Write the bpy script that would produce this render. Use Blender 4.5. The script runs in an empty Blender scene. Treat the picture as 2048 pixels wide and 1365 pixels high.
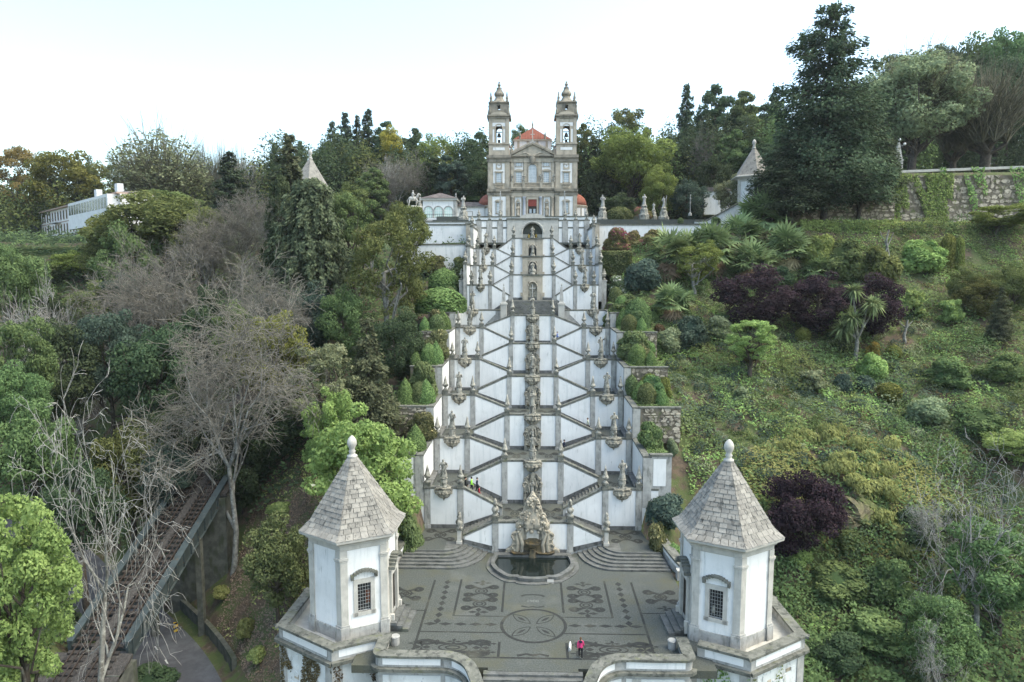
# Hillside baroque stairway with church, twin chapels and gardens - procedural scene
import bpy, math, random
import numpy as np
from mathutils import Vector

S = bpy.context.scene
COL = S.collection
RAD = math.radians

# ------------------------------------------------------------------ camera
PITCH, YAW = 5.83, 1.62
CAMP = Vector((-0.2, 0.0, 28.9))
cd = bpy.data.cameras.new('camera'); cam = bpy.data.objects.new('camera', cd); COL.objects.link(cam)
cd.lens, cd.sensor_width, cd.clip_start, cd.clip_end = 24.0, 36.0, 0.5, 4000.0
cam.location = CAMP
cam.rotation_euler = (RAD(90 - PITCH), 0, RAD(YAW))
S.camera = cam
S.render.resolution_x, S.render.resolution_y = 1024, 682

# ------------------------------------------------------------------ sky and sun (sun placed high on the right for soft, even light)
SUN_EL, SUN_AZ = 60.0, 98.0          # degrees; azimuth measured from +Y towards +X
wd = bpy.data.worlds.new('World'); S.world = wd; wd.use_nodes = True
nt = wd.node_tree; nt.nodes.clear()
sky = nt.nodes.new('ShaderNodeTexSky'); sky.sky_type = 'NISHITA'; sky.sun_disc = False
sky.sun_elevation, sky.sun_rotation = RAD(SUN_EL), RAD(SUN_AZ)
sky.air_density, sky.dust_density, sky.ozone_density = 1.0, 3.0, 0.8
bg = nt.nodes.new('ShaderNodeBackground'); bg.inputs[1].default_value = 0.15
wo = nt.nodes.new('ShaderNodeOutputWorld')
nt.links.new(sky.outputs[0], bg.inputs[0]); nt.links.new(bg.outputs[0], wo.inputs[0])
sl = bpy.data.lights.new('sun', 'SUN'); sl.energy = 0.5; sl.angle = RAD(60); sl.color = (1.0, 0.93, 0.82)
so = bpy.data.objects.new('sun', sl); COL.objects.link(so)
_d = Vector((math.sin(RAD(SUN_AZ)) * math.cos(RAD(SUN_EL)), math.cos(RAD(SUN_AZ)) * math.cos(RAD(SUN_EL)), math.sin(RAD(SUN_EL))))
so.rotation_euler = _d.to_track_quat('Z', 'Y').to_euler(); so.location = _d * 300
S.view_settings.view_transform = 'Standard'; S.view_settings.look = 'None'
S.view_settings.exposure = 1.86; S.view_settings.gamma = 1.0
S.view_settings.use_curve_mapping = False
S.view_settings.use_white_balance = True; S.view_settings.white_balance_temperature = 6800; S.view_settings.white_balance_tint = 0
S.cycles.max_bounces = 6; S.cycles.diffuse_bounces = 4; S.cycles.glossy_bounces = 2
S.cycles.transmission_bounces = 3; S.cycles.transparent_max_bounces = 4; S.cycles.use_denoising = True
S.cycles.volume_bounces = 0

# ------------------------------------------------------------------ authoring helper: picture point + distance -> place
_a, _p = RAD(YAW), RAD(PITCH)
_F = Vector((-math.sin(_a) * math.cos(_p), math.cos(_a) * math.cos(_p), -math.sin(_p)))
_R = Vector((math.cos(_a), math.sin(_a), 0)); _U = _R.cross(_F)
def ray(px, py):
    return _F + _R * ((px - 1024) / 1365.0) + _U * (-(py - 682.5) / 1365.0)
def at(px, py, Y):
    d = ray(px, py); t = Y / d.y
    return CAMP + d * t
def mpp(px, py, Y):                     # metres per photograph pixel at that place
    d = ray(px, py); return (Y / d.y) / 1365.0
def onz(px, py, z=0.0):
    d = ray(px, py); t = (z - CAMP.z) / d.z
    return CAMP + d * t

# ------------------------------------------------------------------ mesh helpers
class MB:
    def __init__(s): s.v = []; s.f = []
    def add(s, vs, fs):
        o = len(s.v); s.v.extend([tuple(map(float, p)) for p in vs]); s.f.extend([tuple(i + o for i in f) for f in fs]); return s
    def box(s, x0, x1, y0, y1, z0, z1):
        return s.add([(x0,y0,z0),(x1,y0,z0),(x1,y1,z0),(x0,y1,z0),(x0,y0,z1),(x1,y0,z1),(x1,y1,z1),(x0,y1,z1)],
                     [(0,3,2,1),(4,5,6,7),(0,1,5,4),(1,2,6,5),(2,3,7,6),(3,0,4,7)])
    def _ext(s, a, b):
        n = len(a)
        return s.add(list(a) + list(b), [tuple(range(n - 1, -1, -1)), tuple(range(n, 2 * n))] + [(i, (i + 1) % n, n + (i + 1) % n, n + i) for i in range(n)])
    def xz(s, poly, y0, y1): return s._ext([(x, y0, z) for x, z in poly], [(x, y1, z) for x, z in poly])
    def xy(s, poly, z0, z1): return s._ext([(x, y, z0) for x, y in poly], [(x, y, z1) for x, y in poly])
    def yz(s, poly, x0, x1): return s._ext([(x0, y, z) for y, z in poly], [(x1, y, z) for y, z in poly])
    def lathe(s, prof, cx=0, cy=0, z=0, n=12, sx=1, sy=1, rot=0, arc=(0, 2 * math.pi), wob=0, wn=5):
        full = abs(arc[1] - arc[0] - 2 * math.pi) < 1e-6
        m = n if full else n + 1; vs = []
        for r, h in prof:
            for i in range(m):
                t = arc[0] + (arc[1] - arc[0]) * i / n + rot
                k = r * (1 + wob * math.sin(wn * t + h * 2.3))
                vs.append((cx + k * math.cos(t) * sx, cy + k * math.sin(t) * sy, z + h))
        fs = []
        for j in range(len(prof) - 1):
            for i in range(m if full else m - 1):
                a = j * m + i; b = j * m + (i + 1) % m
                fs.append((a, b, b + m, a + m))
        fs.append(tuple(range(m - 1, -1, -1))); k = (len(prof) - 1) * m; fs.append(tuple(range(k, k + m)))
        return s.add(vs, fs)
    def tube(s, pts, rad, n=5):
        pts = [Vector(p) for p in pts]; vs = []
        up = Vector((0.13, 0.21, 0.97))
        for i, p in enumerate(pts):
            d = (pts[min(i + 1, len(pts) - 1)] - pts[max(i - 1, 0)])
            d = d.normalized() if d.length > 1e-9 else Vector((0, 0, 1))
            u = d.cross(up if abs(d.dot(up)) < .95 else Vector((1, 0, 0))).normalized(); w = d.cross(u)
            r = rad[i] if hasattr(rad, '__len__') else rad
            for k in range(n):
                t = 2 * math.pi * k / n
                vs.append(p + u * (r * math.cos(t)) + w * (r * math.sin(t)))
        fs = []
        for i in range(len(pts) - 1):
            for k in range(n):
                a = i * n + k; b = i * n + (k + 1) % n
                fs.append((a, b, b + n, a + n))
        fs.append(tuple(range(n - 1, -1, -1))); e = (len(pts) - 1) * n; fs.append(tuple(range(e, e + n)))
        return s.add(vs, fs)
    def ribbon(s, pts, wid, z):
        n = len(pts); vs = []
        for i, (x, y) in enumerate(pts):
            a = pts[max(i - 1, 0)]; b = pts[min(i + 1, n - 1)]
            dx, dy = b[0] - a[0], b[1] - a[1]; L = math.hypot(dx, dy) or 1
            w = (wid[i] if hasattr(wid, '__len__') else wid) / 2
            vs += [(x - dy / L * w, y + dx / L * w, z), (x + dy / L * w, y - dx / L * w, z)]
        return s.add(vs, [(2 * i + 1, 2 * i + 3, 2 * i + 2, 2 * i) for i in range(n - 1)])
    def ball(s, c, r, n=8, m=6, sx=1, sy=1, sz=1):
        return s.lathe([(max(r * math.sin(math.pi * j / m), 1e-3), -r * math.cos(math.pi * j / m) * sz) for j in range(m + 1)], c[0], c[1], c[2], n, sx, sy)
    def mesh(s, name, mat, off=(0, 0, 0), smooth=False):
        me = bpy.data.meshes.new(name)
        ox, oy, oz = off
        me.from_pydata([(x - ox, y - oy, z - oz) for x, y, z in s.v], [], s.f)
        me.materials.append(mat)
        if smooth: me.polygons.foreach_set('use_smooth', [True] * len(me.polygons))
        me.update(); return me

def link(name, data, parent=None, loc=(0, 0, 0), rz=0, scale=None):
    o = bpy.data.objects.new(name, data); COL.objects.link(o); o.location = loc
    if rz: o.rotation_euler = (0, 0, rz)
    if scale is not None: o.scale = scale
    if parent is not None: o.parent = parent
    return o
def tag(o, label, cat, group=None):
    o['label'] = label; o['category'] = cat
    if group: o['group'] = group
    return o
def thing(name, label, cat, loc=(0, 0, 0), group=None, rz=0, scale=None):
    return tag(link(name, None, None, loc, rz, scale), label, cat, group)
ORIGIN = {}
def part(name, mb, mat, root, smooth=False, off=None):          # mb in world coordinates, root an unrotated Empty (or a part of one)
    o = off if off is not None else (ORIGIN.get(root.name) or tuple(root.location))
    p = link(name, mb.mesh(name, mat, o, smooth), root)
    ORIGIN[p.name] = o
    return p
def lpart(name, mb, mat, root, smooth=False): return part(name, mb, mat, root, smooth, (0, 0, 0))   # mb in local coordinates
def struct(name, mb, mat, smooth=False):
    o = link(name, mb.mesh(name, mat, (0, 0, 0), smooth)); o['kind'] = 'structure'; ORIGIN[o.name] = (0, 0, 0); return o
def copy_tree(o, parent=None):
    c = o.copy(); COL.objects.link(c)
    if parent is not None: c.parent = parent
    for ch in list(o.children): copy_tree(ch, c)
    return c
def ordn(i): return ['lowest', 'second', 'third', 'fourth', 'fifth', 'sixth', 'seventh', 'eighth', 'ninth'][i]

# ------------------------------------------------------------------ materials
def mat(name, c0, c1, scale=1.0, layers=(), rough=0.85, aniso=(1, 1, 1), bump=0.0, bscale=12.0, spec=0.25, metallic=0, lo=.35, hi=.65, tone=0):
    """two-tone noise base + overlay layers (colour, scale, (ax,ay,az), lo, hi, strength) in world space"""
    m = bpy.data.materials.new(name); m.use_nodes = True
    t = m.node_tree; N = t.nodes; L = t.links; b = N['Principled BSDF']
    b.inputs['Roughness'].default_value = rough; b.inputs['Metallic'].default_value = metallic
    b.inputs['Specular IOR Level'].default_value = spec
    g = N.new('ShaderNodeNewGeometry')
    def noise(sc, an, det=4.0):
        mp = N.new('ShaderNodeMapping'); mp.inputs['Scale'].default_value = [sc * k for k in an]
        L.new(g.outputs['Position'], mp.inputs['Vector'])
        n = N.new('ShaderNodeTexNoise'); n.inputs['Scale'].default_value = 1.0; n.inputs['Detail'].default_value = det; n.inputs['Roughness'].default_value = .6
        L.new(mp.outputs[0], n.inputs['Vector']); return n.outputs['Fac']
    def rng(f, lo, hi, st=1.0):
        r = N.new('ShaderNodeMapRange'); r.interpolation_type = 'SMOOTHSTEP'; r.inputs[1].default_value = lo; r.inputs[2].default_value = hi; r.inputs[4].default_value = st
        L.new(f, r.inputs[0]); return r.outputs[0]
    def mix(f, a, c):
        x = N.new('ShaderNodeMix'); x.data_type = 'RGBA'
        L.new(f, x.inputs[0])
        for k, v in ((6, a), (7, c)):
            if isinstance(v, tuple): x.inputs[k].default_value = (*v, 1)
            else: L.new(v, x.inputs[k])
        return x.outputs[2]
    col = mix(rng(noise(scale, aniso), lo, hi), c0, c1)
    for (c, sc, an, l0, h0, st) in layers: col = mix(rng(noise(sc, an, 6.0), l0, h0, st), col, c)
    if tone:
        oi = N.new('ShaderNodeObjectInfo'); mr = N.new('ShaderNodeMapRange'); mr.inputs[3].default_value = 1 - tone; mr.inputs[4].default_value = 1 + tone
        hs = N.new('ShaderNodeHueSaturation'); L.new(oi.outputs['Random'], mr.inputs[0]); L.new(mr.outputs[0], hs.inputs['Value']); L.new(col, hs.inputs['Color']); col = hs.outputs[0]
    L.new(col, b.inputs['Base Color'])
    if bump:
        bp = N.new('ShaderNodeBump'); bp.inputs['Strength'].default_value = bump; bp.inputs['Distance'].default_value = .05
        L.new(noise(bscale, (1, 1, 1), 3.0), bp.inputs['Height']); L.new(bp.outputs[0], b.inputs['Normal'])
    return m
DK = (.045, .047, .042)
M = {}
M['plaster'] = mat('plaster', (.78, .775, .755), (.70, .695, .675), .35, [((.52, .54, .53), 2.6, (1, 1, .08), .50, .74, .55), ((.27, .28, .25), 3.2, (1, 1, .18), .58, .76, .65), ((.42, .44, .40), .55, (1, 1, 1), .56, .74, .35)])
M['plaster_old'] = mat('plaster_old', (.70, .71, .69), (.58, .59, .57), .6, [((.30, .29, .25), 1.3, (1, 1, .4), .52, .68, .7), ((.08, .08, .07), 3.5, (1, 1, .5), .62, .72, .7)])
M['granite'] = mat('granite', (.42, .41, .38), (.32, .315, .295), 1.6, [((.15, .15, .135), 2.5, (1, 1, .3), .50, .70, .75), ((.42, .42, .40), 14, (1, 1, 1), .58, .72, .5)], bump=.25)
M['granite_light'] = mat('granite_light', (.50, .48, .43), (.42, .40, .36), 1.4, [((.25, .25, .22), 2.2, (1, 1, .25), .54, .72, .6), ((.55, .54, .50), 16, (1, 1, 1), .58, .72, .4)], bump=.2)
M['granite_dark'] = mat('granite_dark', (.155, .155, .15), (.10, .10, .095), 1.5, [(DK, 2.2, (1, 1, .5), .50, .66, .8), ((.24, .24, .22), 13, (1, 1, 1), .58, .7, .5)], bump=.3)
M['coping'] = mat('coping', (.175, .175, .15), (.11, .112, .095), 1.8, [(DK, 2.4, (1, 1, 1), .50, .66, .8), ((.30, .30, .265), 9, (1, 1, 1), .60, .72, .55), ((.13, .14, .06), 1.1, (1, 1, 1), .56, .7, .5)], bump=.4)
M['carved'] = mat('carved', (.37, .34, .27), (.25, .23, .185), 2.5, [(DK, 2.2, (1, 1, .45), .47, .62, .85), ((.45, .42, .33), 8, (1, 1, 1), .58, .7, .6)], bump=.6, bscale=9)
M['carved_warm'] = mat('carved_warm', (.40, .36, .28), (.30, .27, .215), 2.0, [(DK, 1.8, (1, 1, .3), .53, .68, .7), ((.48, .44, .36), 8, (1, 1, 1), .58, .7, .5)], bump=.5, bscale=9)
M['pebble_pale'] = mat('pebble_pale', (.19, .195, .185), (.14, .145, .135), 8)
M['carved_wet'] = mat('carved_wet', (.12, .10, .06), (.05, .045, .035), 2.5, [((.22, .15, .06), 1.7, (1, 1, .5), .54, .66, .7)], bump=.5, rough=.5)
M['statue'] = mat('statue', (.36, .345, .295), (.25, .24, .205), 3.0, [((.07, .07, .06), 2.8, (1, 1, .6), .48, .62, .85)], bump=.5, bscale=14)
M['church_stone'] = mat('church_stone', (.47, .41, .32), (.37, .325, .26), .9, [((.20, .185, .15), 1.1, (1, 1, .3), .50, .70, .7), ((.52, .47, .38), 5, (1, 1, 1), .56, .72, .5)], bump=.2)
M['church_stone_dark'] = mat('church_stone_dark', (.30, .265, .21), (.22, .195, .155), .9, [((.09, .09, .075), .9, (1, 1, .4), .48, .64, .75)], bump=.2)
M['church_grey'] = mat('church_grey', (.42, .44, .48), (.36, .38, .42), .8, [((.25, .25, .25), 1.2, (1, 1, .3), .55, .7, .4)])
M['shingle'] = mat('shingle', (.27, .255, .225), (.20, .19, .17), 1.1, [((.055, .055, .05), 1.0, (3.0, 3.0, .22), .54, .68, .75), ((.42, .40, .35), 9, (1, 1, 1), .58, .70, .4)], bump=.3, tone=.17)
M['pebble'] = mat('pebble', (.09, .098, .088), (.054, .06, .054), 9.0, [((.20, .205, .195), 13, (1, 1, 1), .58, .68, .7), ((.04, .04, .037), 15, (1, 1, 1), .58, .66, .7), ((.085, .083, .05), .28, (1, 1, 1), .48, .70, .6), ((.14, .145, .135), .22, (1, 1, 1), .52, .7, .35)], bump=.5, bscale=14)
M['pebble_dark'] = mat('pebble_dark', (.034, .036, .034), (.022, .024, .022), 7.0, [((.08, .078, .06), .5, (1, 1, 1), .5, .7, .6), ((.11, .11, .10), 14, (1, 1, 1), .60, .68, .6)], bump=.5, bscale=14)
M['step'] = mat('step', (.135, .138, .13), (.09, .092, .087), 1.2, [(DK, 1.5, (1, 3, 1), .52, .66, .7), ((.33, .33, .31), 10, (1, 1, 1), .58, .7, .5), ((.14, .15, .08), .8, (1, 1, 1), .55, .7, .4)], bump=.3)
M['red_tile'] = mat('red_tile', (.29, .105, .07), (.22, .08, .055), 1.0, [((.16, .06, .04), 1.5, (1, 1, 1), .5, .7, .6)])
M['dark_tile'] = mat('dark_tile', (.16, .135, .125), (.10, .085, .08), 1.2, [((.05, .05, .05), 2, (1, 1, 1), .5, .7, .6)])
M['rubble'] = mat('rubble', (.46, .40, .31), (.30, .26, .205), 1.2, [((.12, .10, .075), 2.2, (1, 1, 1), .52, .6, .8), ((.16, .17, .06), .8, (1, 1, 1), .55, .66, .7)], bump=.8, bscale=4, tone=.4)
M['mortar'] = mat('mortar', (.20, .17, .13), (.12, .10, .075), 2.0, [((.10, .12, .04), .8, (1, 1, 1), .5, .65, .8)], bump=.6, bscale=6)
M['white'] = mat('white', (.74, .735, .72), (.68, .675, .66), 2.0)
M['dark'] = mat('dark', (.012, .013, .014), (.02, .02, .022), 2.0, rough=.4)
M['glass'] = mat('glass', (.03, .035, .04), (.05, .055, .06), 1.0, rough=.12, spec=.6)
M['glass_pale'] = mat('glass_pale', (.40, .46, .50), (.30, .35, .39), 1.4, rough=.15, spec=.6)
M['glass_green'] = mat('glass_green', (.42, .55, .50), (.55, .66, .62), .5, rough=.15, spec=.6)
M['wood_dark'] = mat('wood_dark', (.035, .028, .022), (.02, .017, .014), 3, rough=.6)
M['curtain'] = mat('curtain', (.26, .06, .045), (.20, .05, .04), 3)
M['orange_inside'] = mat('orange_inside', (.22, .05, .012), (.07, .025, .012), 1.6)
M['iron'] = mat('iron', (.30, .31, .30), (.22, .23, .23), 3, rough=.6)
M['bronze'] = mat('bronze', (.10, .085, .06), (.05, .05, .045), 3, rough=.5, metallic=.6)
M['gold'] = mat('gold', (.42, .30, .05), (.30, .20, .04), 3, rough=.5)
M['asphalt'] = mat('asphalt', (.10, .105, .115), (.07, .072, .08), .6, [((.14, .145, .155), .35, (1, 1, 1), .5, .7, .7), ((.035, .035, .04), 5, (1, 1, 1), .58, .7, .4)], bump=.3)
M['girder'] = mat('girder', (.055, .07, .07), (.035, .045, .045), 1.0, [((.11, .075, .045), 2.2, (1, 1, 1), .58, .7, .7), ((.16, .19, .19), 4, (1, 1, 1), .6, .7, .4)], rough=.6)
M['rail'] = mat('rail', (.075, .055, .042), (.05, .038, .03), 2, rough=.55, metallic=.4)
M['sleeper'] = mat('sleeper', (.05, .042, .036), (.025, .022, .02), 2.2)
M['ballast'] = mat('ballast', (.075, .066, .058), (.04, .036, .032), 6, [((.17, .16, .15), 9, (1, 1, 1), .6, .68, .8)], bump=.8)
M['concrete'] = mat('concrete', (.12, .12, .10), (.07, .072, .06), 1.2, [((.05, .06, .03), 1.2, (1, 1, .5), .5, .66, .7)], bump=.3)
M['yellow'] = mat('yellow', (.75, .48, .03), (.65, .40, .03), 3)
M['paint_white'] = mat('paint_white', (.60, .60, .58), (.45, .45, .44), 4)
M['soil'] = mat('soil', (.11, .08, .055), (.065, .05, .035), 1.4, [((.07, .095, .03), .4, (1, 1, 1), .42, .56, .9), ((.17, .13, .10), 3.5, (1, 1, 1), .58, .68, .6)], bump=1.0, bscale=5)
M['bark'] = mat('bark', (.085, .068, .052), (.045, .037, .03), 2.2, [((.16, .16, .13), 2.0, (1, 1, .6), .55, .66, .5)], bump=.6)
M['bark_pale'] = mat('bark_pale', (.27, .265, .235), (.15, .145, .13), 1.6, [((.07, .062, .05), 1.3, (1, 1, .6), .52, .62, .7), ((.45, .46, .42), 4, (1, 1, 1), .56, .66, .6)], bump=.5)
M['twig_brown'] = mat('twig_brown', (.21, .195, .165), (.135, .125, .105), 1.0)
M['twig_grey'] = mat('twig_grey', (.36, .35, .32), (.22, .21, .19), 1.0)
M['twig_olive'] = mat('twig_olive', (.15, .14, .09), (.10, .095, .065), 1.0)
M['skin'] = mat('skin', (.50, .32, .24), (.45, .28, .21), 3)

def leafmat(name, dark, light, trans=.35, hue=.03, alt=None, altp=.0, rough=.6):
    """leaf colour: per-leaf value attribute 'tint' between two leaf tones, small shift per plant"""
    m = bpy.data.materials.new(name); m.use_nodes = True
    t = m.node_tree; N = t.nodes; L = t.links; N.clear()
    out = N.new('ShaderNodeOutputMaterial')
    a = N.new('ShaderNodeAttribute'); a.attribute_name = 'tint'
    r = N.new('ShaderNodeValToRGB'); e = r.color_ramp.elements
    e[0].position, e[0].color = 0.0, (*dark, 1); e[1].position, e[1].color = .92 if altp == 0 else 1 - altp - .01, (*light, 1)
    if altp: x = e.new(1 - altp); x.color = (*alt, 1)
    L.new(a.outputs['Fac'], r.inputs[0])
    oi = N.new('ShaderNodeObjectInfo')
    hs = N.new('ShaderNodeHueSaturation')
    mr = N.new('ShaderNodeMapRange'); mr.inputs[3].default_value = .5 - hue; mr.inputs[4].default_value = .5 + hue
    mv = N.new('ShaderNodeMapRange'); mv.inputs[3].default_value = .82; mv.inputs[4].default_value = 1.18
    L.new(oi.outputs['Random'], mr.inputs[0]); L.new(oi.outputs['Random'], mv.inputs[0])
    L.new(mr.outputs[0], hs.inputs['Hue']); L.new(mv.outputs[0], hs.inputs['Value']); L.new(r.outputs[0], hs.inputs['Color'])
    d = N.new('ShaderNodeBsdfDiffuse'); tr = N.new('ShaderNodeBsdfTranslucent'); mx = N.new('ShaderNodeMixShader'); mx.inputs[0].default_value = trans
    L.new(hs.outputs[0], d.inputs[0]); L.new(hs.outputs[0], tr.inputs[0])
    L.new(d.outputs[0], mx.inputs[1]); L.new(tr.outputs[0], mx.inputs[2]); L.new(mx.outputs[0], out.inputs[0])
    return m
LF = {
 'mid':    leafmat('leaf_mid', (0.073, 0.110, 0.047), (0.186, 0.259, 0.107)),
 'olive':  leafmat('leaf_olive', (.075, .09, .035), (.205, .225, .085)),
 'lime':   leafmat('leaf_lime', (0.147, 0.231, 0.074), (0.420, 0.546, 0.199), .4),
 'lime_flower': leafmat('leaf_lime_flower', (0.147, 0.231, 0.074), (0.393, 0.520, 0.183), .4, .015, (.62, .60, .45), .018),
 'gold':   leafmat('leaf_gold_and_sunlit', (.18, .15, .04), (.42, .32, .09), .5),  # yellow leaf tone; for the skyline tree, sunlight put into the colour
 'orange': leafmat('leaf_orange_sunlit', (.16, .12, .06), (.34, .24, .10), .5),  # leaf tone with orange sunlight put into the colour
 'dark':   leafmat('leaf_dark', (0.042, 0.065, 0.036), (0.106, 0.144, 0.075)),
 'blueg':  leafmat('leaf_bluegreen', (0.046, 0.071, 0.056), (0.122, 0.164, 0.122)),
 'conifer': leafmat('leaf_conifer', (.024, .04, .025), (.11, .14, .08), .2),
 'weep':   leafmat('leaf_weeping', (.045, .056, .034), (.165, .18, .105), .25),
 'sage':   leafmat('leaf_sage', (.13, .165, .09), (.34, .38, .22), .35),
 'yolive': leafmat('leaf_yellow_olive', (.10, .12, .035), (.27, .29, .09), .4),
 'purple': leafmat('leaf_purple', (.022, .016, .021), (.075, .05, .058), .25, .01),
 'topiary': leafmat('leaf_topiary', (0.088, 0.136, 0.051), (0.216, 0.311, 0.116), .25, .015),
 'topiary_dark': leafmat('leaf_topiary_dark', (0.065, 0.091, 0.038), (0.193, 0.229, 0.103), .25),
 'camellia': leafmat('leaf_camellia', (0.069, 0.079, 0.037), (0.186, 0.186, 0.092), .25, .01, (.50, .44, .22), .10),
 'whiteflower': leafmat('leaf_white_flower', (0.072, 0.098, 0.051), (0.181, 0.223, 0.118), .25, .01, (.62, .60, .55), .14),
 'azalea': leafmat('leaf_azalea', (0.108, 0.121, 0.047), (0.270, 0.230, 0.108), .3, .01, (.40, .13, .16), .24),
 'magenta': leafmat('leaf_magenta', (.16, .06, .10), (.42, .14, .27), .3, .01),
 'palm':   leafmat('leaf_palm', (0.087, 0.129, 0.056), (0.265, 0.328, 0.154), .25),
 'straw':  leafmat('leaf_straw', (0.309, 0.246, 0.151), (0.542, 0.436, 0.279), .2),
 'fern':   leafmat('leaf_fern', (0.165, 0.197, 0.070), (0.377, 0.409, 0.156), .35),
 'ivy':    leafmat('leaf_ivy', (0.102, 0.155, 0.049), (0.335, 0.430, 0.145), .3),
 'ground': leafmat('leaf_ground', (0.073, 0.110, 0.047), (0.239, 0.312, 0.123), .3, .01),
 'ground_blue': leafmat('leaf_ground_blue', (0.074, 0.111, 0.074), (0.213, 0.276, 0.181), .3, .01, (.6, .62, .6), .05),
 'litter': leafmat('leaf_litter', (.10, .075, .055), (.26, .20, .15), .1, .01),
 'rust':   leafmat('leaf_rust', (0.071, 0.061, 0.032), (0.205, 0.163, 0.085), .3),
}
# ------------------------------------------------------------------ stair geometry tables
W2 = 4.05
LY = [67.9 + 8.1 * i for i in range(6)]                       # planes of the six lower central walls
LC = [3.35, 7.54, 11.16, 14.78, 18.40, 22.03]                 # their coping heights
LFL = [c - .9 for c in LC]                                    # landing floors
SY = [y + W2 for y in LY]                                     # side walls
SC = [5.60, 9.18, 12.88, 16.57, 20.40, 22.65]
SF = [c - .9 for c in SC]
UY = [120.0, 127.0, 134.0]                                    # upper flight of three
UC = [28.4, 31.75, 35.4]
UFL = [c - .9 for c in UC]
USY = [116.5, 123.5, 130.5]
USC = [26.7, 30.05, 33.3]
USF = [c - .9 for c in USC]
TFL, TSIDE = 23.9, 21.75
CHY, CHZ = 170.0, 41.4                                        # church front and floor

# ------------------------------------------------------------------ terrain
def ss(a, b, x):
    t = np.clip((np.asarray(x, float) - a) / (b - a), 0, 1); return t * t * (3 - 2 * t)
ROAD = [(-18, 24), (-22, 35), (-25, 44), (-28, 52), (-31.7, 57.4), (-35.4, 61.8), (-39.1, 65.5), (-45.4, 71.2), (-56, 80), (-70, 92), (-90, 104)]
RZ = -9.0
def road_dist(x, y):
    d = np.full(np.shape(x), 1e9)
    for (ax, ay), (bx, by) in zip(ROAD[:-1], ROAD[1:]):
        L = (bx - ax) ** 2 + (by - ay) ** 2
        t = np.clip(((x - ax) * (bx - ax) + (y - ay) * (by - ay)) / L, 0, 1)
        d = np.minimum(d, np.hypot(x - ax - t * (bx - ax), y - ay - t * (by - ay)))
    return d
def railz(y): return -2.0 + .42 * (np.asarray(y, float) - 56)
def gnoise(x, y):
    return (np.sin(x * .31 + 1.3 * np.sin(y * .17)) + np.sin(y * .37 + 1.1 * np.sin(x * .23)) + .6 * np.sin(x * .83 + y * .71) + .5 * np.sin(x * 1.7 - y * 1.3)) * .25
def ground(x, y):
    x = np.asarray(x, float); y = np.asarray(y, float); x, y = np.broadcast_arrays(x, y)
    z = np.interp(y, [0, 45, 56, 70, 76, 108, 141, 160, 200, 235, 265, 300, 420, 600], [-22, -7.5, -2.4, 3.5, 6.0, 19.6, 33.6, 38.5, 42, 47, 52, 55, 56, 40])
    far = ss(175, 240, y)
    z = z + far * (15 * ss(30, 110, x) + 3 * ss(-30, -60, x) - 11 * ss(-70, -150, x))
    # right garden
    rz = np.interp(y, [0, 45, 58, 66, 72, 78, 84, 92, 100, 108, 118, 124, 130, 141, 160, 230], [-20, -9, -6.5, -4, -1, 6.3, 10, 13.6, 17.2, 20.6, 26.0, 29.5, 32.5, 34.5, 41, 48])
    pl = np.interp(y, [0, 45, 58, 66, 72, 78, 84, 92, 100, 108, 117, 123, 128, 141, 160, 230], [-20, -10, -7.5, -5, -2, 5.3, 9.3, 13.2, 17, 20.6, 25.8, 31, 37.2, 38.2, 41, 48])
    pl = pl + np.interp(y, [143.2, 144.4, 160, 230], [0, 10.4, 8.6, 10]) * ss(58, 64, x)
    rz = rz + (pl - rz) * ss(36, 50, x)
    rz = rz + 3.0 * ss(45, 75, x) * ss(70, 85, y) * (1 - ss(110, 125, y))
    # rocky knoll with the overhang
    rz = rz + 4.0 * np.exp(-((x - 35) / 9) ** 2 - ((y - 74) / 5) ** 2)
    # church terrace
    m = ss(13, 17, x) * (1 - ss(150, 190, y) * (1 - ss(56, 66, x)))
    m = m * (1 - ss(200, 240, y))
    z = z * (1 - m) + rz * m
    # left: hotel shelf and slopes beyond the railway
    lz = z - 3.5 * ss(-44, -70, x) * (1 - ss(120, 150, y))
    hs = ss(-70, -85, x) * ss(134, 146, y) * (1 - ss(215, 240, y))
    z = lz * (1 - hs) + 35.0 * hs
    z = z + gnoise(x, y) * .55 * (1 - ss(11, 13, -np.abs(x) + 25) * (y < 68))
    # railway bed
    rb = (1 - ss(3.2, 6.0, np.abs(x + 36.9))) * (1 - ss(118, 135, y))
    z = z * (1 - rb) + (railz(y) - .35) * rb
    # road valley
    d = road_dist(x, y)
    bank = RZ - .12 + np.clip(d - 4.2, 0, None) * 1.25
    z = np.where(y < 110, np.minimum(z, np.maximum(bank, RZ - .12)), z)
    # plaza and stairs: keep the ground below the built floors
    inner = (np.abs(x) < 11.4) & (y > 68) & (y < 142)
    fl = np.interp(y, [60, 68, 76, 110, 116, 120, 141, 143], [-1, -1, .5, 18.5, 20.3, 22.0, 31, 34]) - .8
    z = np.where(inner, np.minimum(z, fl), z)
    pz = (np.abs(x) < 19.2) & (y > 50) & (y <= 68.5)
    z = np.where(pz, np.minimum(z, -1.2), z)
    pf = (np.abs(x) < 24) & (y <= 50)
    z = np.where(pf, np.minimum(z, -8.5), z)
    ct = (np.abs(x) < 40) & (y > 143) & (y < 178)
    z = np.where(ct, np.minimum(z, np.interp(y, [143, 152, 165, 178], [36.9, 39.0, 41.0, 41.2])), z)
    return z
def g1(x, y): return float(ground(np.array([x]), np.array([y]))[0])
_gs = np.concatenate([np.arange(30, 150, .4), np.arange(150, 420, 1.0)])
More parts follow.
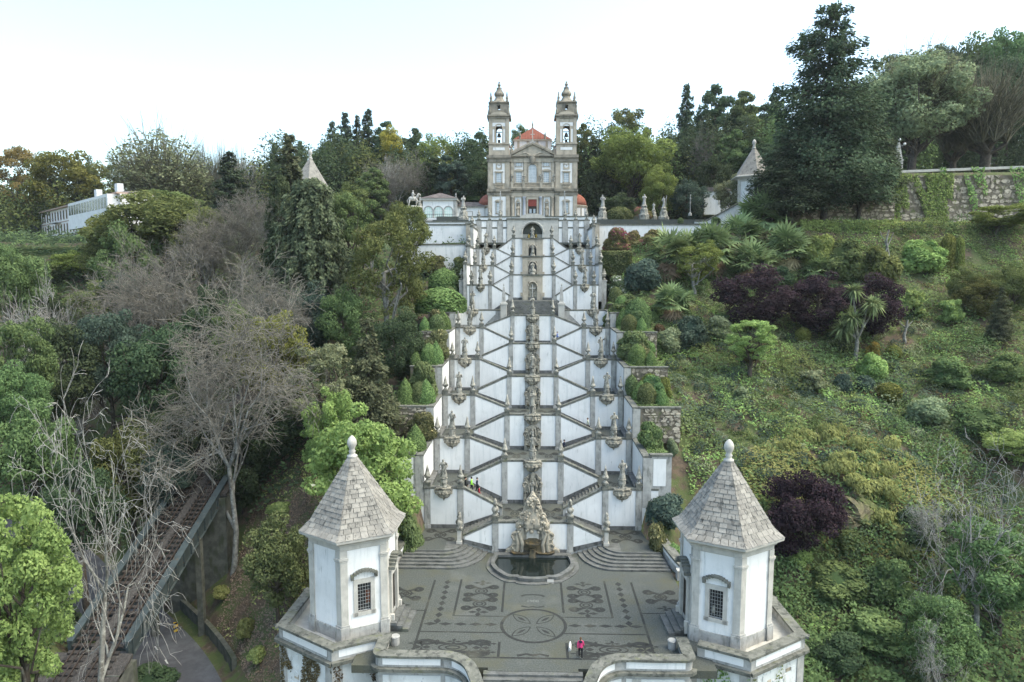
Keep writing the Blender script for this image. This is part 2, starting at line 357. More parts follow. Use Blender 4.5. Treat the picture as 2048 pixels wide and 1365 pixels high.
def hit(px, py):                          # where the sight line through a picture point meets the ground
    d = ray(px, py); t = _gs / d.y
    X = CAMP.x + d.x * t; Z = CAMP.z + d.z * t
    k = np.nonzero(ground(X, _gs) > Z)[0]
    i = k[0] if len(k) else len(_gs) - 1
    return float(X[i]), float(_gs[i])

xs = np.concatenate([np.arange(-420, -70, 7.0), np.arange(-70, 70, 1.25), np.arange(70, 430, 7.0)])
ys = np.concatenate([np.arange(8, 152, 1.25), np.arange(152, 620, 7.0)])
GX, GY = np.meshgrid(xs, ys); GZ = ground(GX, GY)
nx, ny = len(xs), len(ys)
me = bpy.data.meshes.new('terrain')
me.vertices.add(nx * ny); me.vertices.foreach_set('co', np.stack([GX, GY, GZ], -1).astype(np.float32).ravel())
ii = (np.arange(ny - 1)[:, None] * nx + np.arange(nx - 1)[None, :]).ravel()
q = np.stack([ii, ii + 1, ii + nx + 1, ii + nx], -1).astype(np.int32)
me.loops.add(q.size); me.loops.foreach_set('vertex_index', q.ravel())
me.polygons.add(len(q)); me.polygons.foreach_set('loop_start', np.arange(len(q), dtype=np.int32) * 4)
me.polygons.foreach_set('use_smooth', np.ones(len(q), bool)); me.update(calc_edges=True)
me.materials.append(M['soil'])
terrain = link('terrain', me); terrain['kind'] = 'structure'

# ------------------------------------------------------------------ road under the railway bridge
def offset_line(pts, d):
    out = []
    for i, (x, y) in enumerate(pts):
        a = pts[max(i - 1, 0)]; b = pts[min(i + 1, len(pts) - 1)]
        dx, dy = b[0] - a[0], b[1] - a[1]; L = math.hypot(dx, dy)
        out.append((x - dy / L * d, y + dx / L * d))
    return out
def dense(pts, n=8):
    P = [pts[0]] + list(pts) + [pts[-1]]; out = []
    for i in range(1, len(P) - 2):
        for k in range(n):
            t = k / n; o = []
            for c in (0, 1):
                p0, p1, p2, p3 = (P[i - 1][c], P[i][c], P[i + 1][c], P[i + 2][c])
                o.append(.5 * (2 * p1 + (p2 - p0) * t + (2 * p0 - 5 * p1 + 4 * p2 - p3) * t * t + (3 * p1 - p0 - 3 * p2 + p3) * t ** 3))
            out.append(tuple(o))
    return out + [pts[-1]]
rd = dense(ROAD, 6)
road = struct('road', MB().ribbon(rd, 6.6, RZ), M['asphalt'])
for i in range(2, len(rd) - 4, 4):
    part('lane_marking', MB().ribbon(rd[i:i + 2], .13, RZ + .006), M['paint_white'], road)
for sd in (-3.75, 3.75):
    part('verge', MB().ribbon(offset_line(rd, sd), .9, RZ + .004), M['soil'], road)
# ------------------------------------------------------------------ stairway walls
def sxz(poly, sg):
    return [(x * sg, z) for x, z in poly] if sg > 0 else [(x * sg, z) for x, z in reversed(poly)]
def slab_cap(mb, x0, z0, x1, z1, y0, y1, t=.2, over=.07):
    """coping stone along a (sloping) wall top"""
    mb.xz([(x0, z0 - t), (x1, z1 - t), (x1, z1), (x0, z0)] if x0 < x1 else [(x1, z1 - t), (x0, z0 - t), (x0, z0), (x1, z1)], y0 - over, y1 + over)
PIN_SPOTS = []      # (x, y, z, kind, label)
STAT_SPOTS = []
TH = .5             # parapet thickness
def pilaster(root, x, y, z0, z1, w=None, mname='granite'):
    w = w or (.60 if y < 114 else .52)
    mb = MB(); mb.box(x - w / 2, x + w / 2, y - .14, y + .10, z0, z1 - .2)
    mb.box(x - w / 2 - .06, x + w / 2 + .06, y - .20, y + .10, z0, z0 + .5)
    p = part('pilaster', mb, M[mname], root)
    part('capital', MB().box(x - w / 2 - .07, x + w / 2 + .07, y - .21, y + .1, z1 - .2, z1 + .012), M['coping'], p)
    # pedestal block over the coping
    part('block', MB().box(x - w / 2 - .02, x + w / 2 + .02, y - .14, y + TH + .1, z1 + .012, z1 + .34), M['coping'], p)
    return p
def panel(root, poly, y, mname='plaster'):
    part('plaster_panel', MB().xz(poly, y - .035, y + .02), M[mname], root)
def split_panels(root, x0, x1, z0, z1, y):
    panel(root, [(x0, z0), (x1, z0), (x1, z1), (x0, z1)], y)

def centre_wall(i, y, base, cop, xin, xout, side_cop, side_fl, label, name='terrace_wall', wing_from=None, pil=True):
    """wall under a central landing with the parapets of the two flights that climb inward to it"""
    r = thing(name, label, 'wall', (0, y, base))
    core = MB(); core.box(-xin, xin, y, y + TH, base - 1.6, cop - .2)
    part('wall_core', core, M['granite'], r)
    part('plinth', MB().box(-xin + .3, xin - .3, y - .10, y + .02, base - .3, base + .42), M['granite_dark'], r)
    c = MB(); slab_cap(c, -xin, cop, xin, cop, y, y + TH); part('coping', c, M['coping'], r)
    gap = 1.05
    for sg in (-1, 1):
        a, b = sorted((sg * gap, sg * (xin - .33)))
        split_panels(r, a, b, base + .42, cop - .26, y)
        if pil: pilaster(r, sg * xin, y, base - .2, cop)
        # sloping wing of the inward flight
        xo = xout - .4; xi = xin + .1
        wz0 = side_fl - 1.4
        wing = MB().xz(sxz([(xi, min(base, wz0) - .6), (xo, wz0), (xo, side_cop - .2), (xi, cop - .2)], sg), y, y + TH)
        part('wing_wall', wing, M['granite'], r)
        c = MB(); slab_cap(c, sg * (xi + .25), cop - .06, sg * (xo + .1), side_cop, y, y + TH); part('wing_coping', c, M['coping'], r)
        p0 = xin + .34
        def lerp(x, za, zb): return za + (zb - za) * (x - xi) / (xo - xi)
        pz = [(p0, lerp(p0, base, side_fl) + .62), (xo - .12, side_fl + .38), (xo - .12, side_cop - .27), (p0, lerp(p0, cop, side_cop) - .29)]
        if pz[1][1] > pz[2][1] - .12: pz[1] = (xo - .12, pz[2][1] - .12)
        panel(r, sxz(pz, sg), y)
        # stringer stone over the flight in front
        part('stringer', MB().xz(sxz([(p0 - .1, lerp(p0, base, side_fl) + .05), (xo, side_fl + .05), (xo, side_fl + .36), (p0 - .1, lerp(p0, base, side_fl) + .6)], sg), y - .06, y + .02), M['granite_dark'], r)
    return r
def side_wall(y, base, cop, fl_in, cop_in, base_in, xin, x1, x2, xend, sg, label):
    """front wall of a side landing with the rising parapet of the flight that climbs outward to it"""
    r = thing('terrace_wall', label, 'wall', (sg * (x1 + x2) / 2, y, base))
    a, b = x1 - .4, xend
    part('wall_core', MB().xz(sxz([(a, base - 1.4), (b, base - 1.4), (b, cop - .2), (a, cop - .2)], sg), y, y + TH), M['granite'], r)
    part('wing_wall', MB().xz(sxz([(xin + .1, base_in - 1.2), (a, base - 1.4), (a, cop - .2), (xin + .1, cop_in - .2)], sg), y, y + TH), M['granite'], r)
    part('plinth', MB().box(*sorted((sg * (x1 + .3), sg * (x2 - .3))), y - .10, y + .02, base - .2, base + .42), M['granite_dark'], r)
    c = MB(); slab_cap(c, sg * a, cop, sg * b, cop, y, y + TH); part('coping', c, M['coping'], r)
    c = MB(); slab_cap(c, sg * (xin + .1), cop_in + .05, sg * (a - .02), cop - .01, y, y + TH); part('wing_coping', c, M['coping'], r)
    panel(r, sxz([(x1 + .33, base + .38), (x2 - .33, base + .38), (x2 - .33, cop - .26), (x1 + .33, cop - .26)], sg), y)
    p0 = xin + .45; e = x1 - .34
    def lerp(x, za, zb): return za + (zb - za) * (x - xin) / (x1 - xin)
    panel(r, sxz([(p0, lerp(p0, base_in, base) + .55), (e, base + .5), (e, cop - .3), (p0, lerp(p0, cop_in, cop) - .30)], sg), y)
    part('stringer', MB().xz(sxz([(p0 - .1, lerp(p0, base_in, base) - .1), (e, base - .1), (e, base + .48), (p0 - .1, lerp(p0, base_in, base) + .52)], sg), y - .06, y + .02), M['granite_dark'], r)
    if xend > x2 + .6: panel(r, sxz([(x2 + .4, base + .42), (xend - .06, base + .42), (xend - .06, cop - .26), (x2 + .4, cop - .26)], sg), y)
    pilaster(r, sg * x1, y, base - .1, cop); pilaster(r, sg * x2, y, base - .1, cop)
    return r
def flight(x0, z0, x1, z1, y0, y1, n, single=False):
    """steps from (x0,z0) up to (x1,z1) along x"""
    o = None
    for k in range(n):
        xa = x0 + (x1 - x0) * k / n; xb = x0 + (x1 - x0) * (k + 1) / n + (x1 - x0) / n * .15
        za = z0 + (z1 - z0) * k / n; zb = z0 + (z1 - z0) * (k + 1) / n
        if o is None: o = MB() if not single else link('stair_flight', None)
        if single:
            o['kind'] = 'structure'
            part('step', MB().box(min(xa, xb), max(xa, xb), y0, y1, za - .3, zb), M['step'], o)
        else: o.box(min(xa, xb), max(xa, xb), y0, y1, za - .3, zb)
    if not single:
        o.box(min(x0, x1) + .1, max(x0, x1) - .1, y0 + .05, y1 - .05, min(z0, z1) - 1.2, min(z0, z1) - .15)
        struct('stair_flight', o, M['step'])
def spiral(cx, cy, r, turns, a0, sgn, n=22):
    return [(cx + r * (1 - .8 * k / n) * math.cos(a0 + sgn * turns * 2 * math.pi * k / n), cy + r * (1 - .8 * k / n) * math.sin(a0 + sgn * turns * 2 * math.pi * k / n)) for k in range(n + 1)]
def motif(root, cx, cy, z, sx, sy, cross=False):
    mb = MB()
    t = [2 * math.pi * k / 24 for k in range(25)]
    mb.ribbon([(cx + .36 * sx * math.cos(a), cy + .36 * sy * math.sin(a)) for a in t], .15, z)
    mb.ribbon([(cx + .18 * sx * math.cos(a), cy + .18 * sy * math.sin(a)) for a in t], .16, z)
    for ux in (-1, 1):
        for uy in (-1, 1):
            n = 22; pts = []; wd = []
            for k in range(n + 1):
                u = k / n
                if u < .45: pts.append((cx + ux * sx * (.05 + u / .45 * .62), cy + uy * sy * (.40 + .35 * (u / .45) ** 2)))
                else:
                    a = math.pi / 2 - (u - .45) / .55 * 1.5 * math.pi
                    rr = (.22) * (1 - (u - .45) * .7)
                    pts.append((cx + ux * sx * (.67 + rr * math.cos(a) * 1.25), cy + uy * sy * (.53 + rr * math.sin(a))))
                wd.append(.14 + .32 * math.sin(math.pi * u))
            mb.ribbon(pts, wd, z + .0012 * (2 + ux + uy * .5))
    part('mosaic_scroll', mb, M['pebble_dark'], root)
def floret(root, cx, cy, z, sx, sy):
    mb = MB()
    for k, (dx, dy) in enumerate(((1, 0), (-1, 0), (0, 1), (0, -1))):
        L = sx if dx else sy; w = .28 * (sy if dx else sx)
        px, py = -dy, dx
        mb.add([(cx, cy, z + .001 * k), (cx + dx * L * .55 + px * w, cy + dy * L * .55 + py * w, z + .001 * k), (cx + dx * L, cy + dy * L, z + .001 * k), (cx + dx * L * .55 - px * w, cy + dy * L * .55 - py * w, z + .001 * k)], [(0, 1, 2, 3)])
    part('mosaic_floret', mb, M['pebble_dark'], root)

NTH = ['lowest', 'second', 'third', 'fourth', 'fifth', 'sixth']
XI, X1, X2 = 3.2, 7.85, 11.45
for i in range(6):
    base = 0.0 if i == 0 else LFL[i - 1]
    scop, sfl = (1.9, 1.0) if i == 0 else (SC[i - 1], SF[i - 1])
    xin = 3.85 if i == 0 else XI
    lab = ['white plastered wall with stone columns directly behind the great shell fountain',
           'white panelled wall under the %s landing of the lower stairway']
    centre_wall(i, LY[i], base, LC[i], xin, X1 if i else 7.5, scop, sfl, lab[0] if i == 0 else lab[1] % NTH[i], pil=True)
    if i < 5:
        yb = LY[i + 1]
        fl = struct('landing_floor', MB().box(-XI - .4, XI + .4, LY[i] + TH, yb, LFL[i] - .4, LFL[i]), M['pebble'])
        if i < 4:
            for sg in (-1, 1): motif(fl, sg * 1.95, (LY[i] + yb) / 2 + .6, LFL[i] + .006, 1.15, 2.3)
    for sg in (-1, 1):
        side = 'left' if sg < 0 else 'right'
        if i < 5:
            b = 1.0 if i == 0 else SF[i - 1]
            xe = 13.6 if i == 0 else 11.9
            side_wall(SY[i], b, SC[i], LFL[i], LC[i], LFL[i], XI, X1, X2, xe, sg, 'white panelled wall under the %s %s side landing, with a statue bracket' % (NTH[i], side))
            # side landing floor, bench, outer wall
            fl = struct('landing_floor', MB().box(*sorted((sg * (X1 - .5), sg * 11.9)), SY[i] + TH, SY[i + 1], SF[i] - .4, SF[i]), M['pebble'])
            if i < 3: motif(fl, sg * 9.6, SY[i] + 3.6, SF[i] + .006, 1.4, 2.4)
            ow = thing('side_wall', 'white wall running back along the outer edge of the %s %s side landing' % (NTH[i], side), 'wall', (sg * 11.9, SY[i], SF[i]))
            top = SC[i + 1]
            part('wall_core', MB().box(*sorted((sg * 11.92, sg * 12.45)), SY[i] + .02, SY[i + 1] - .02, SF[i] - 1.5, top - .2), M['granite'], ow)
            part('plaster_panel', MB().box(*sorted((sg * 11.88, sg * 11.94)), SY[i] + .5, SY[i + 1] - .3, SF[i] + .55, top - .26), M['plaster'], ow)
            part('coping', MB().box(*sorted((sg * 11.82, sg * 12.56)), SY[i] - .06, SY[i + 1] - .12, top - .2, top + .01), M['coping'], ow)
            part('end_pier', MB().box(*sorted((sg * 11.86, sg * 12.75)), SY[i] - .08, SY[i] + .55, SF[i] - 1.2, top - .19), M['granite'], ow)
            bn = thing('stone_bench', 'dark stone bench along the outer wall of the %s %s side landing' % (NTH[i], side), 'bench', (sg * 11.5, SY[i] + 3, SF[i]))
            part('seat', MB().box(*sorted((sg * 11.25, sg * 11.87)), SY[i] + 1.3, SY[i + 1] - .6, SF[i] + .38, SF[i] + .5), M['granite_dark'], bn)
            part('support', MB().box(*sorted((sg * 11.45, sg * 11.85)), SY[i] + 1.5, SY[i + 1] - .9, SF[i], SF[i] + .38), M['granite_dark'], bn)
            # flights: outward behind the side plane, inward behind the next central plane
            flight(sg * (XI + .25), LFL[i], sg * (X1 - .4), SF[i], SY[i] + TH, LY[i + 1], 11, single=(i < 2))
            flight(sg * (X1 - .4), SF[i], sg * (XI + .25), LFL[i + 1], LY[i + 1] + TH, SY[i + 1], 11)
            for nm, xx in (('inner', X1), ('outer', X2)):
                PIN_SPOTS.append((sg * xx, SY[i] + .2, SC[i] + .34, 'pin', 'pointed stone pinnacle on the %s pilaster of the %s %s side landing' % (nm, NTH[i], side)))
            STAT_SPOTS.append((sg * 9.65, SY[i] + .1, SC[i], i, sg, 'weathered stone statue on the parapet of the %s %s side landing' % (NTH[i], side)))
        else:
            # terrace wall above the top landing
            r = thing('terrace_wall', 'long white wall under the %s end of the middle terrace' % side, 'wall', (sg * 9, SY[5], 21))
            part('wall_core', MB().xz(sxz([(5.2, 20.2), (7.6, SF[4] - 1), (12.4, SF[4] - 1), (12.4, SC[5] - .2), (5.2, SC[5] - .2)], sg), SY[5], SY[5] + TH), M['granite'], r)
            panel(r, sxz([(6.1, 21.85), (7.9, 20.1), (11.9, 20.1), (11.9, SC[5] - .26), (6.1, SC[5] - .26)], sg), SY[5])
            c = MB(); slab_cap(c, sg * 5.2, SC[5], sg * 12.5, SC[5], SY[5], SY[5] + TH); part('coping', c, M['coping'], r)
            STAT_SPOTS.append((sg * 9.9, SY[5] + .1, SC[5], 5, sg, 'weathered stone statue at the %s end of the middle terrace' % side))
    if i: 
        for sg in (-1, 1):
            PIN_SPOTS.append((sg * XI, LY[i] + .2, LC[i] + .34, 'pin', 'pointed stone pinnacle %s of the axis on the %s central wall' % ('left' if sg < 0 else 'right', NTH[i])))
    else:
        for sg in (-1, 1):
            PIN_SPOTS.append((sg * 3.85, LY[0] + .2, LC[0] + .34, 'knob', 'carved stone finial on the column %s of the great shell fountain' % ('left' if sg < 0 else 'right')))
# top landing and middle terrace
fl = struct('landing_floor', MB().box(-5.2, 5.2, LY[5] + TH, 112.5, LFL[5] - .4, LFL[5]), M['pebble'])
st = link('terrace_steps', None); st['kind'] = 'structure'
ns = 15
for k in range(ns):
    f = k / ns; z = LFL[5] + (TFL - LFL[5]) * (k + 1) / ns; y = 111.2 + 4.4 * f
    hw = 6.6 - 2.0 * f if k > 5 else 4.6
    part('step', MB().box(-hw, hw, y, 116.6, z - .4, z), M['step'], st)
tf = MB()
for sg in (-1, 1): tf.box(*sorted((sg * 4.7, sg * 12.4)), SY[5] + TH, 120, TSIDE - .5, TSIDE)
tf.box(-4.7, 4.7, 116.4, 120.2, TFL - .6, TFL - .02)
struct('terrace_floor', tf, M['pebble'])
XU, XU1, XU2 = 3.7, 7.25, 10.4
for i in range(3):
    base = TFL if i == 0 else UFL[i - 1]
    centre_wall(i, UY[i], base, UC[i], XU, XU1, USC[i], USF[i], 'white panelled wall under the %s landing of the upper stairway' % NTH[i])
    nxt = UY[i + 1] if i < 2 else 141.0
    struct('landing_floor', MB().box(-XU - .4 if i < 2 else -11, XU + .4 if i < 2 else 11, UY[i] + TH, nxt, UFL[i] - .4, UFL[i]), M['pebble'])
    for sg in (-1, 1):
        side = 'left' if sg < 0 else 'right'
        b = TSIDE if i == 0 else USF[i - 1]
        cin = TFL + .9 if i == 0 else UC[i - 1]
        side_wall(USY[i], b, USC[i], cin - .9, cin, cin - .9, XU, XU1, XU2, 11.2, sg, 'white panelled wall under the %s %s side landing of the upper stairway' % (NTH[i], side))
        struct('landing_floor', MB().box(*sorted((sg * (XU1 - .5), sg * 11.2)), USY[i] + TH, (USY[i + 1] if i < 2 else UY[2] + 3.5), USF[i] - .4, USF[i]), M['pebble'])
        flight(sg * (XU + .25), base, sg * (XU1 - .4), USF[i], USY[i] + TH, UY[i], 11)
        flight(sg * (XU1 - .4), USF[i], sg * (XU + .25), UFL[i], UY[i] + TH, UY[i] + 3.2, 11)
        for nm, xx in (('inner', XU1), ('outer', XU2)):
            PIN_SPOTS.append((sg * xx, USY[i] + .2, USC[i] + .34, 'urn', 'stone urn, %s pilaster, %s %s side landing of the upper stairway' % (nm, NTH[i], side)))
        PIN_SPOTS.append((sg * XU, UY[i] + .2, UC[i] + .34, 'urn', 'stone urn %s of the niche on the %s wall of the upper stairway' % (side, NTH[i])))
        STAT_SPOTS.append((sg * (8.85 - .0 * i), USY[i] + .1, USC[i], 6 + i, sg, 'weathered stone statue on the %s %s side landing of the upper stairway' % (NTH[i], side)))
# outer side walls of the upper stairway
for sg in (-1, 1):
    side = 'left' if sg < 0 else 'right'
    for i in range(3):
        y0, y1 = USY[i], (USY[i + 1] if i < 2 else 141)
        top = USC[i + 1] if i < 2 else 37.2
        ow = thing('side_wall', 'stone edged outer wall beside the %s %s side landing of the upper stairway' % (NTH[i], side), 'wall', (sg * 11.4, y0, USF[i]))
        part('wall_core', MB().box(*sorted((sg * 11.25, sg * 11.8)), y0 + .02, y1 - .02, USF[i] - 2, top), M['granite'], ow)
        part('plaster_panel', MB().box(*sorted((sg * 11.2, sg * 11.27)), y0 + .5, y1 - .4, USF[i] + .5, top - .3), M['plaster'], ow)
        part('coping', MB().box(*sorted((sg * 11.14, sg * 11.92)), y0 - .05, y1 - .1, top, top + .22), M['coping'], ow)
        PIN_SPOTS.append((sg * 11.5, y0 + .3, top + .22, 'urn', 'stone urn on the outer wall end, %s %s landing of the upper stairway' % (NTH[i], side)))

# ------------------------------------------------------------------ head of the stairs: niche wall and terrace front
HY = 141.0
r = thing('terrace_wall', 'grey and white terrace wall with an arched niche at the head of the stairs', 'wall', (0, HY, 34.5))
hw = MB()
n = 14
arch = [(2.0 * math.cos(math.pi * k / n), 36.7 + 2.0 * math.sin(math.pi * k / n)) for k in range(n + 1)]
hw.xz([(-5.2, 33.8), (-2.0, 33.8), (-2.0, 36.7)] + [(-x, z) for x, z in arch[:n // 2 + 1]] + [(0, 39.35), (-5.2, 39.35)], HY - .3, HY + 1.2)
hw.xz([(2.0, 33.8), (5.2, 33.8), (5.2, 39.35), (0, 39.35)] + [(x, z) for x, z in reversed(arch[:n // 2 + 1])], HY - .3, HY + 1.2)
part('niche_wall', hw, M['granite_light'], r)
part('niche_back', MB().box(-2.05, 2.05, HY + 1.0, HY + 1.4, 33.8, 38.9), M['granite_light'], r)
part('arch_moulding', MB().tube([(x * 1.12, HY - .32, 36.7 + (z - 36.7) * 1.12) for x, z in arch], .16, 6), M['granite_light'], r)
part('gable', MB().xz([(-2.9, 39.35)] + [(-2.9 * math.cos(math.pi * k / 12), 39.35 + 1.25 * math.sin(math.pi * k / 12)) for k in range(1, 12)] + [(2.9, 39.35)], HY - .35, HY + .9), M['granite_light'], r)
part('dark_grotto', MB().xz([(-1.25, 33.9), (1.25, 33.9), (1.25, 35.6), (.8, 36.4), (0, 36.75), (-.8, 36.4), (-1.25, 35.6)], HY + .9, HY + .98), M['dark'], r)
part('coping', MB().box(-5.35, 5.35, HY - .5, HY + 1.3, 39.36, 39.66), M['coping'], r)
for sg in (-1, 1):
    part('wall_core', MB().box(*sorted((sg * 5.2, sg * 11.6)), HY, HY + .9, 33.6, 39.1), M['granite'], r)
    part('coping', MB().box(*sorted((sg * 5.2, sg * 11.7)), HY - .12, HY + 1.0, 39.1, 39.36), M['coping'], r)
    part('ledge', MB().box(*sorted((sg * 5.2, sg * 11.7)), HY - .08, HY + .2, 37.6, 37.85), M['coping'], r)
    for xx, kind in ((6.1, 0), (8.3, 1), (10.5, 0)):
        part('pilaster', MB().box(*sorted((sg * (xx - .0), sg * (xx + 1.05))), HY - .16, HY + .1, 33.8, 39.1), M['granite'], r)
        PIN_SPOTS.append((sg * (xx + .5), HY + .4, 39.36, 'urn', 'stone urn on the stair head wall, %s of its arch, %s of three' % ('left' if sg < 0 else 'right', {6.1: 'nearest to it', 8.3: 'middle', 10.5: 'farthest'}[xx])))
    for xa, xb in ((5.35, 6.0), (7.25, 8.2), (9.45, 10.4)):
        panel(r, [(min(sg * xa, sg * xb), 34.3), (max(sg * xa, sg * xb), 34.3), (max(sg * xa, sg * xb), 37.55), (min(sg * xa, sg * xb), 37.55)], HY)
        panel(r, [(min(sg * xa, sg * xb), 37.9), (max(sg * xa, sg * xb), 37.9), (max(sg * xa, sg * xb), 39.05), (min(sg * xa, sg * xb), 39.05)], HY)
struct('church_terrace', MB().box(-26, 40, HY + .9, CHY + 2, 36.5, 38.6).box(-22, 40, 152, CHY + 2, 38.5, 40.2).box(-22, 24, 158, 186, 40.1, CHZ), M['pebble'])
# low white parapet in front of the church
r = thing('parapet', 'low white parapet with stone coping right in front of the church', 'wall', (0, 152, 40))
for a, b in ((-14, -3), (3, 14)):
    part('plaster_panel', MB().box(a, b, 151.6, 151.95, 38.6, 40.7), M['plaster'], r)
    part('coping', MB().box(a - .1, b + .1, 151.45, 152.1, 40.7, 40.95), M['coping'], r)

# ------------------------------------------------------------------ garden terraces beside the lower stairway
def rubble_wall(root, x0, x1, y, z0, z1, seed, s=.55, th=.35, nmax=60):
    """irregular stones standing proud of a mortar bed"""
    rng = random.Random(seed)
    part('wall_bed', MB().box(x0, x1, y, y + th, z0, z1), M['mortar'], root)
    z = z0 + .1; cnt = 0
    while z < z1 - .15:
        h = s * rng.uniform(.5, 1.15); x = x0 - rng.uniform(0, s)
        while x < x1 - .2:
            w = s * rng.uniform(.5, 1.9); hh = h * rng.uniform(.6, 1.25); zz = z + h * rng.uniform(-.22, .22)
            if rng.random() < .84 and cnt < nmax and x > x0:
                k = rng.choice((5, 6, 7)); a0 = rng.random() * 6
                pts = [(min(max(x + w / 2 + w * .5 * math.cos(2 * math.pi * j / k + a0) * rng.uniform(.72, 1.1), x0), x1), min(max(zz + hh / 2 + hh * .5 * math.sin(2 * math.pi * j / k + a0) * rng.uniform(.72, 1.1), z0), z1)) for j in range(k)]
                part('stone', MB().xz(pts, y - rng.uniform(.02, .16), y + .1), M['rubble'], root); cnt += 1
            x += w * .98
        z += h * .95
for sg in (-1, 1):
    side = 'left' if sg < 0 else 'right'
    xw = 17.5 if sg > 0 else 16.0
    for i in range(6):
        y0 = SY[i]; y1 = SY[i] + 8.1; top = (SC[i + 1] if i < 5 else 23.6) - .12
        if i == 5: y1 = 116.4
        xe = 14.8 if i == 0 else xw
        bed = MB().box(*sorted((sg * 12.46, sg * xe)), y0 + .4, y1, top - 6, top)
        struct('garden_terrace', bed, M['soil'])
        if i == 0:
            r = thing('garden_wall', 'white panelled end wall between stone piers, %s of the second side landing' % side, 'wall', (sg * 13.5, y0, 4))
            part('wall_core', MB().box(*sorted((sg * 12.76, sg * 14.9)), y0 - .02, y0 + .42, 4.6, top + .1), M['granite'], r)
            panel(r, [(min(sg * 12.95, sg * 14.3), 5.9), (max(sg * 12.95, sg * 14.3), 5.9), (max(sg * 12.95, sg * 14.3), top - .2), (min(sg * 12.95, sg * 14.3), top - .2)], y0 - .02)
            part('coping', MB().box(*sorted((sg * 12.56, sg * 15.0)), y0 - .12, y0 + .6, top + .1, top + .32), M['coping'], r)
        else:
            r = thing('garden_wall', 'rough stone retaining wall of the %s %s garden terrace' % (NTH[i], side), 'wall', (sg * 15, y0, top - 4))
            rubble_wall(r, min(sg * 12.76, sg * xw), max(sg * 12.76, sg * xw), y0, top - 4.2, top, 11 * i + sg)
            part('coping', MB().box(*sorted((sg * 12.56, sg * (xw + .1))), y0 - .14, y0 + .5, top, top + .16), M['coping'], r)

# ------------------------------------------------------------------ pinnacles, urns, finials
PROF = {
 'pin': [(.30, 0), (.34, .06), (.24, .16), (.15, .28), (.14, .38), (.26, .46), (.37, .62), (.38, .72), (.30, .80), (.24, 1.0), (.12, 1.55), (.03, 1.95)],
 'urn': [(.30, 0), (.30, .12), (.16, .22), (.12, .36), (.22, .5), (.38, .8), (.42, 1.0), (.30, 1.1), (.20, 1.18), (.26, 1.3), (.20, 1.44), (.10, 1.6), (.14, 1.72), (.03, 1.9)],
 'knob': [(.34, 0), (.34, .15), (.2, .25), (.34, .5), (.40, .7), (.30, .9), (.16, 1.0), (.22, 1.15), (.24, 1.3), (.14, 1.42), (.2, 1.55), (.04, 1.85)],
}
PMESH = {}
for k, pf in PROF.items():
    sc = {'pin': 1.0, 'urn': 1.05, 'knob': 1.0}[k]
    b = MB().box(-.36, .36, -.36, .36, 0, .16)
    PMESH[k] = (b.mesh('base_block', M['coping']), MB().lathe([(r * sc, z + .16) for r, z in pf], n=12).mesh('finial', M['statue'], smooth=True))
for j, (x, y, z, k, lab) in enumerate(PIN_SPOTS):
    nm = {'pin': 'pinnacle', 'urn': 'stone_urn', 'knob': 'finial_stone'}[k]
    r = thing(nm, lab, {'pin': 'pinnacle', 'urn': 'urn', 'knob': 'finial'}[k], (x, y, z), {'pin': 'pinnacles along the lower stairway', 'urn': 'urns along the upper stairway', 'knob': 'finials beside the great fountain'}[k], rz=(j * 1.7) % .2 - .1)
    link('base_block', PMESH[k][0], r); link('spire' if k == 'pin' else 'bowl', PMESH[k][1], r)
# ------------------------------------------------------------------ forecourt
plaza = struct('plaza_floor', MB().box(-13.4, 13.4, 47.3, 68.2, -.6, 0).box(-3.3, 3.3, 46.9, 47.3, -.6, -.002), M['pebble'])
def C(x, y, z=.006):
    v = onz(720 + x / 2.926, 1080 + y / 2.926, 0); return (v.x, v.y)
def band(pts, w, z=.006): part('mosaic_band', MB().ribbon([C(*p) if len(p) == 2 else p[:2] for p in pts], w, z), M['pebble_dark'], plaza)
cxm, cym = C(1015, 500)
rr = 2.62
part('mosaic_ring', MB().ribbon([(cxm + rr * math.cos(2 * math.pi * k / 48), cym + rr * math.sin(2 * math.pi * k / 48) * 1.0) for k in range(49)], .26, .008), M['pebble_dark'], plaza)
for k in range(4):
    a = math.pi / 4 + k * math.pi / 2; pts = []
    mb = MB()
    for sgn in (-1, 1):
        mb.ribbon([(cxm + (.35 + 2.1 * u) * math.cos(a) - sgn * .42 * math.sin(math.pi * u) * math.sin(a), cym + (.35 + 2.1 * u) * math.sin(a) + sgn * .42 * math.sin(math.pi * u) * math.cos(a)) for u in [j / 12 for j in range(13)]], .10, .006 + .001 * (sgn + 1))
    mb.ribbon([(cxm + (.9 + 1.0 * u) * math.cos(a), cym + (.9 + 1.0 * u) * math.sin(a)) for u in [j / 6 for j in range(7)]], [.02, .14, .24, .28, .24, .14, .02], .006)
    part('mosaic_petal', mb, M['pebble_dark'], plaza)
yb0 = C(868, 240)[1]; yb1 = C(845, 430)[1]; yb2 = C(835, 590)[1]; yb3 = C(833, 690)[1]; yL = C(600, 445)[1]; yM = C(600, 540)[1]
xl1 = 2.62; xl2 = abs(C(575, 320)[0]); xl3 = abs(C(385, 410)[0])
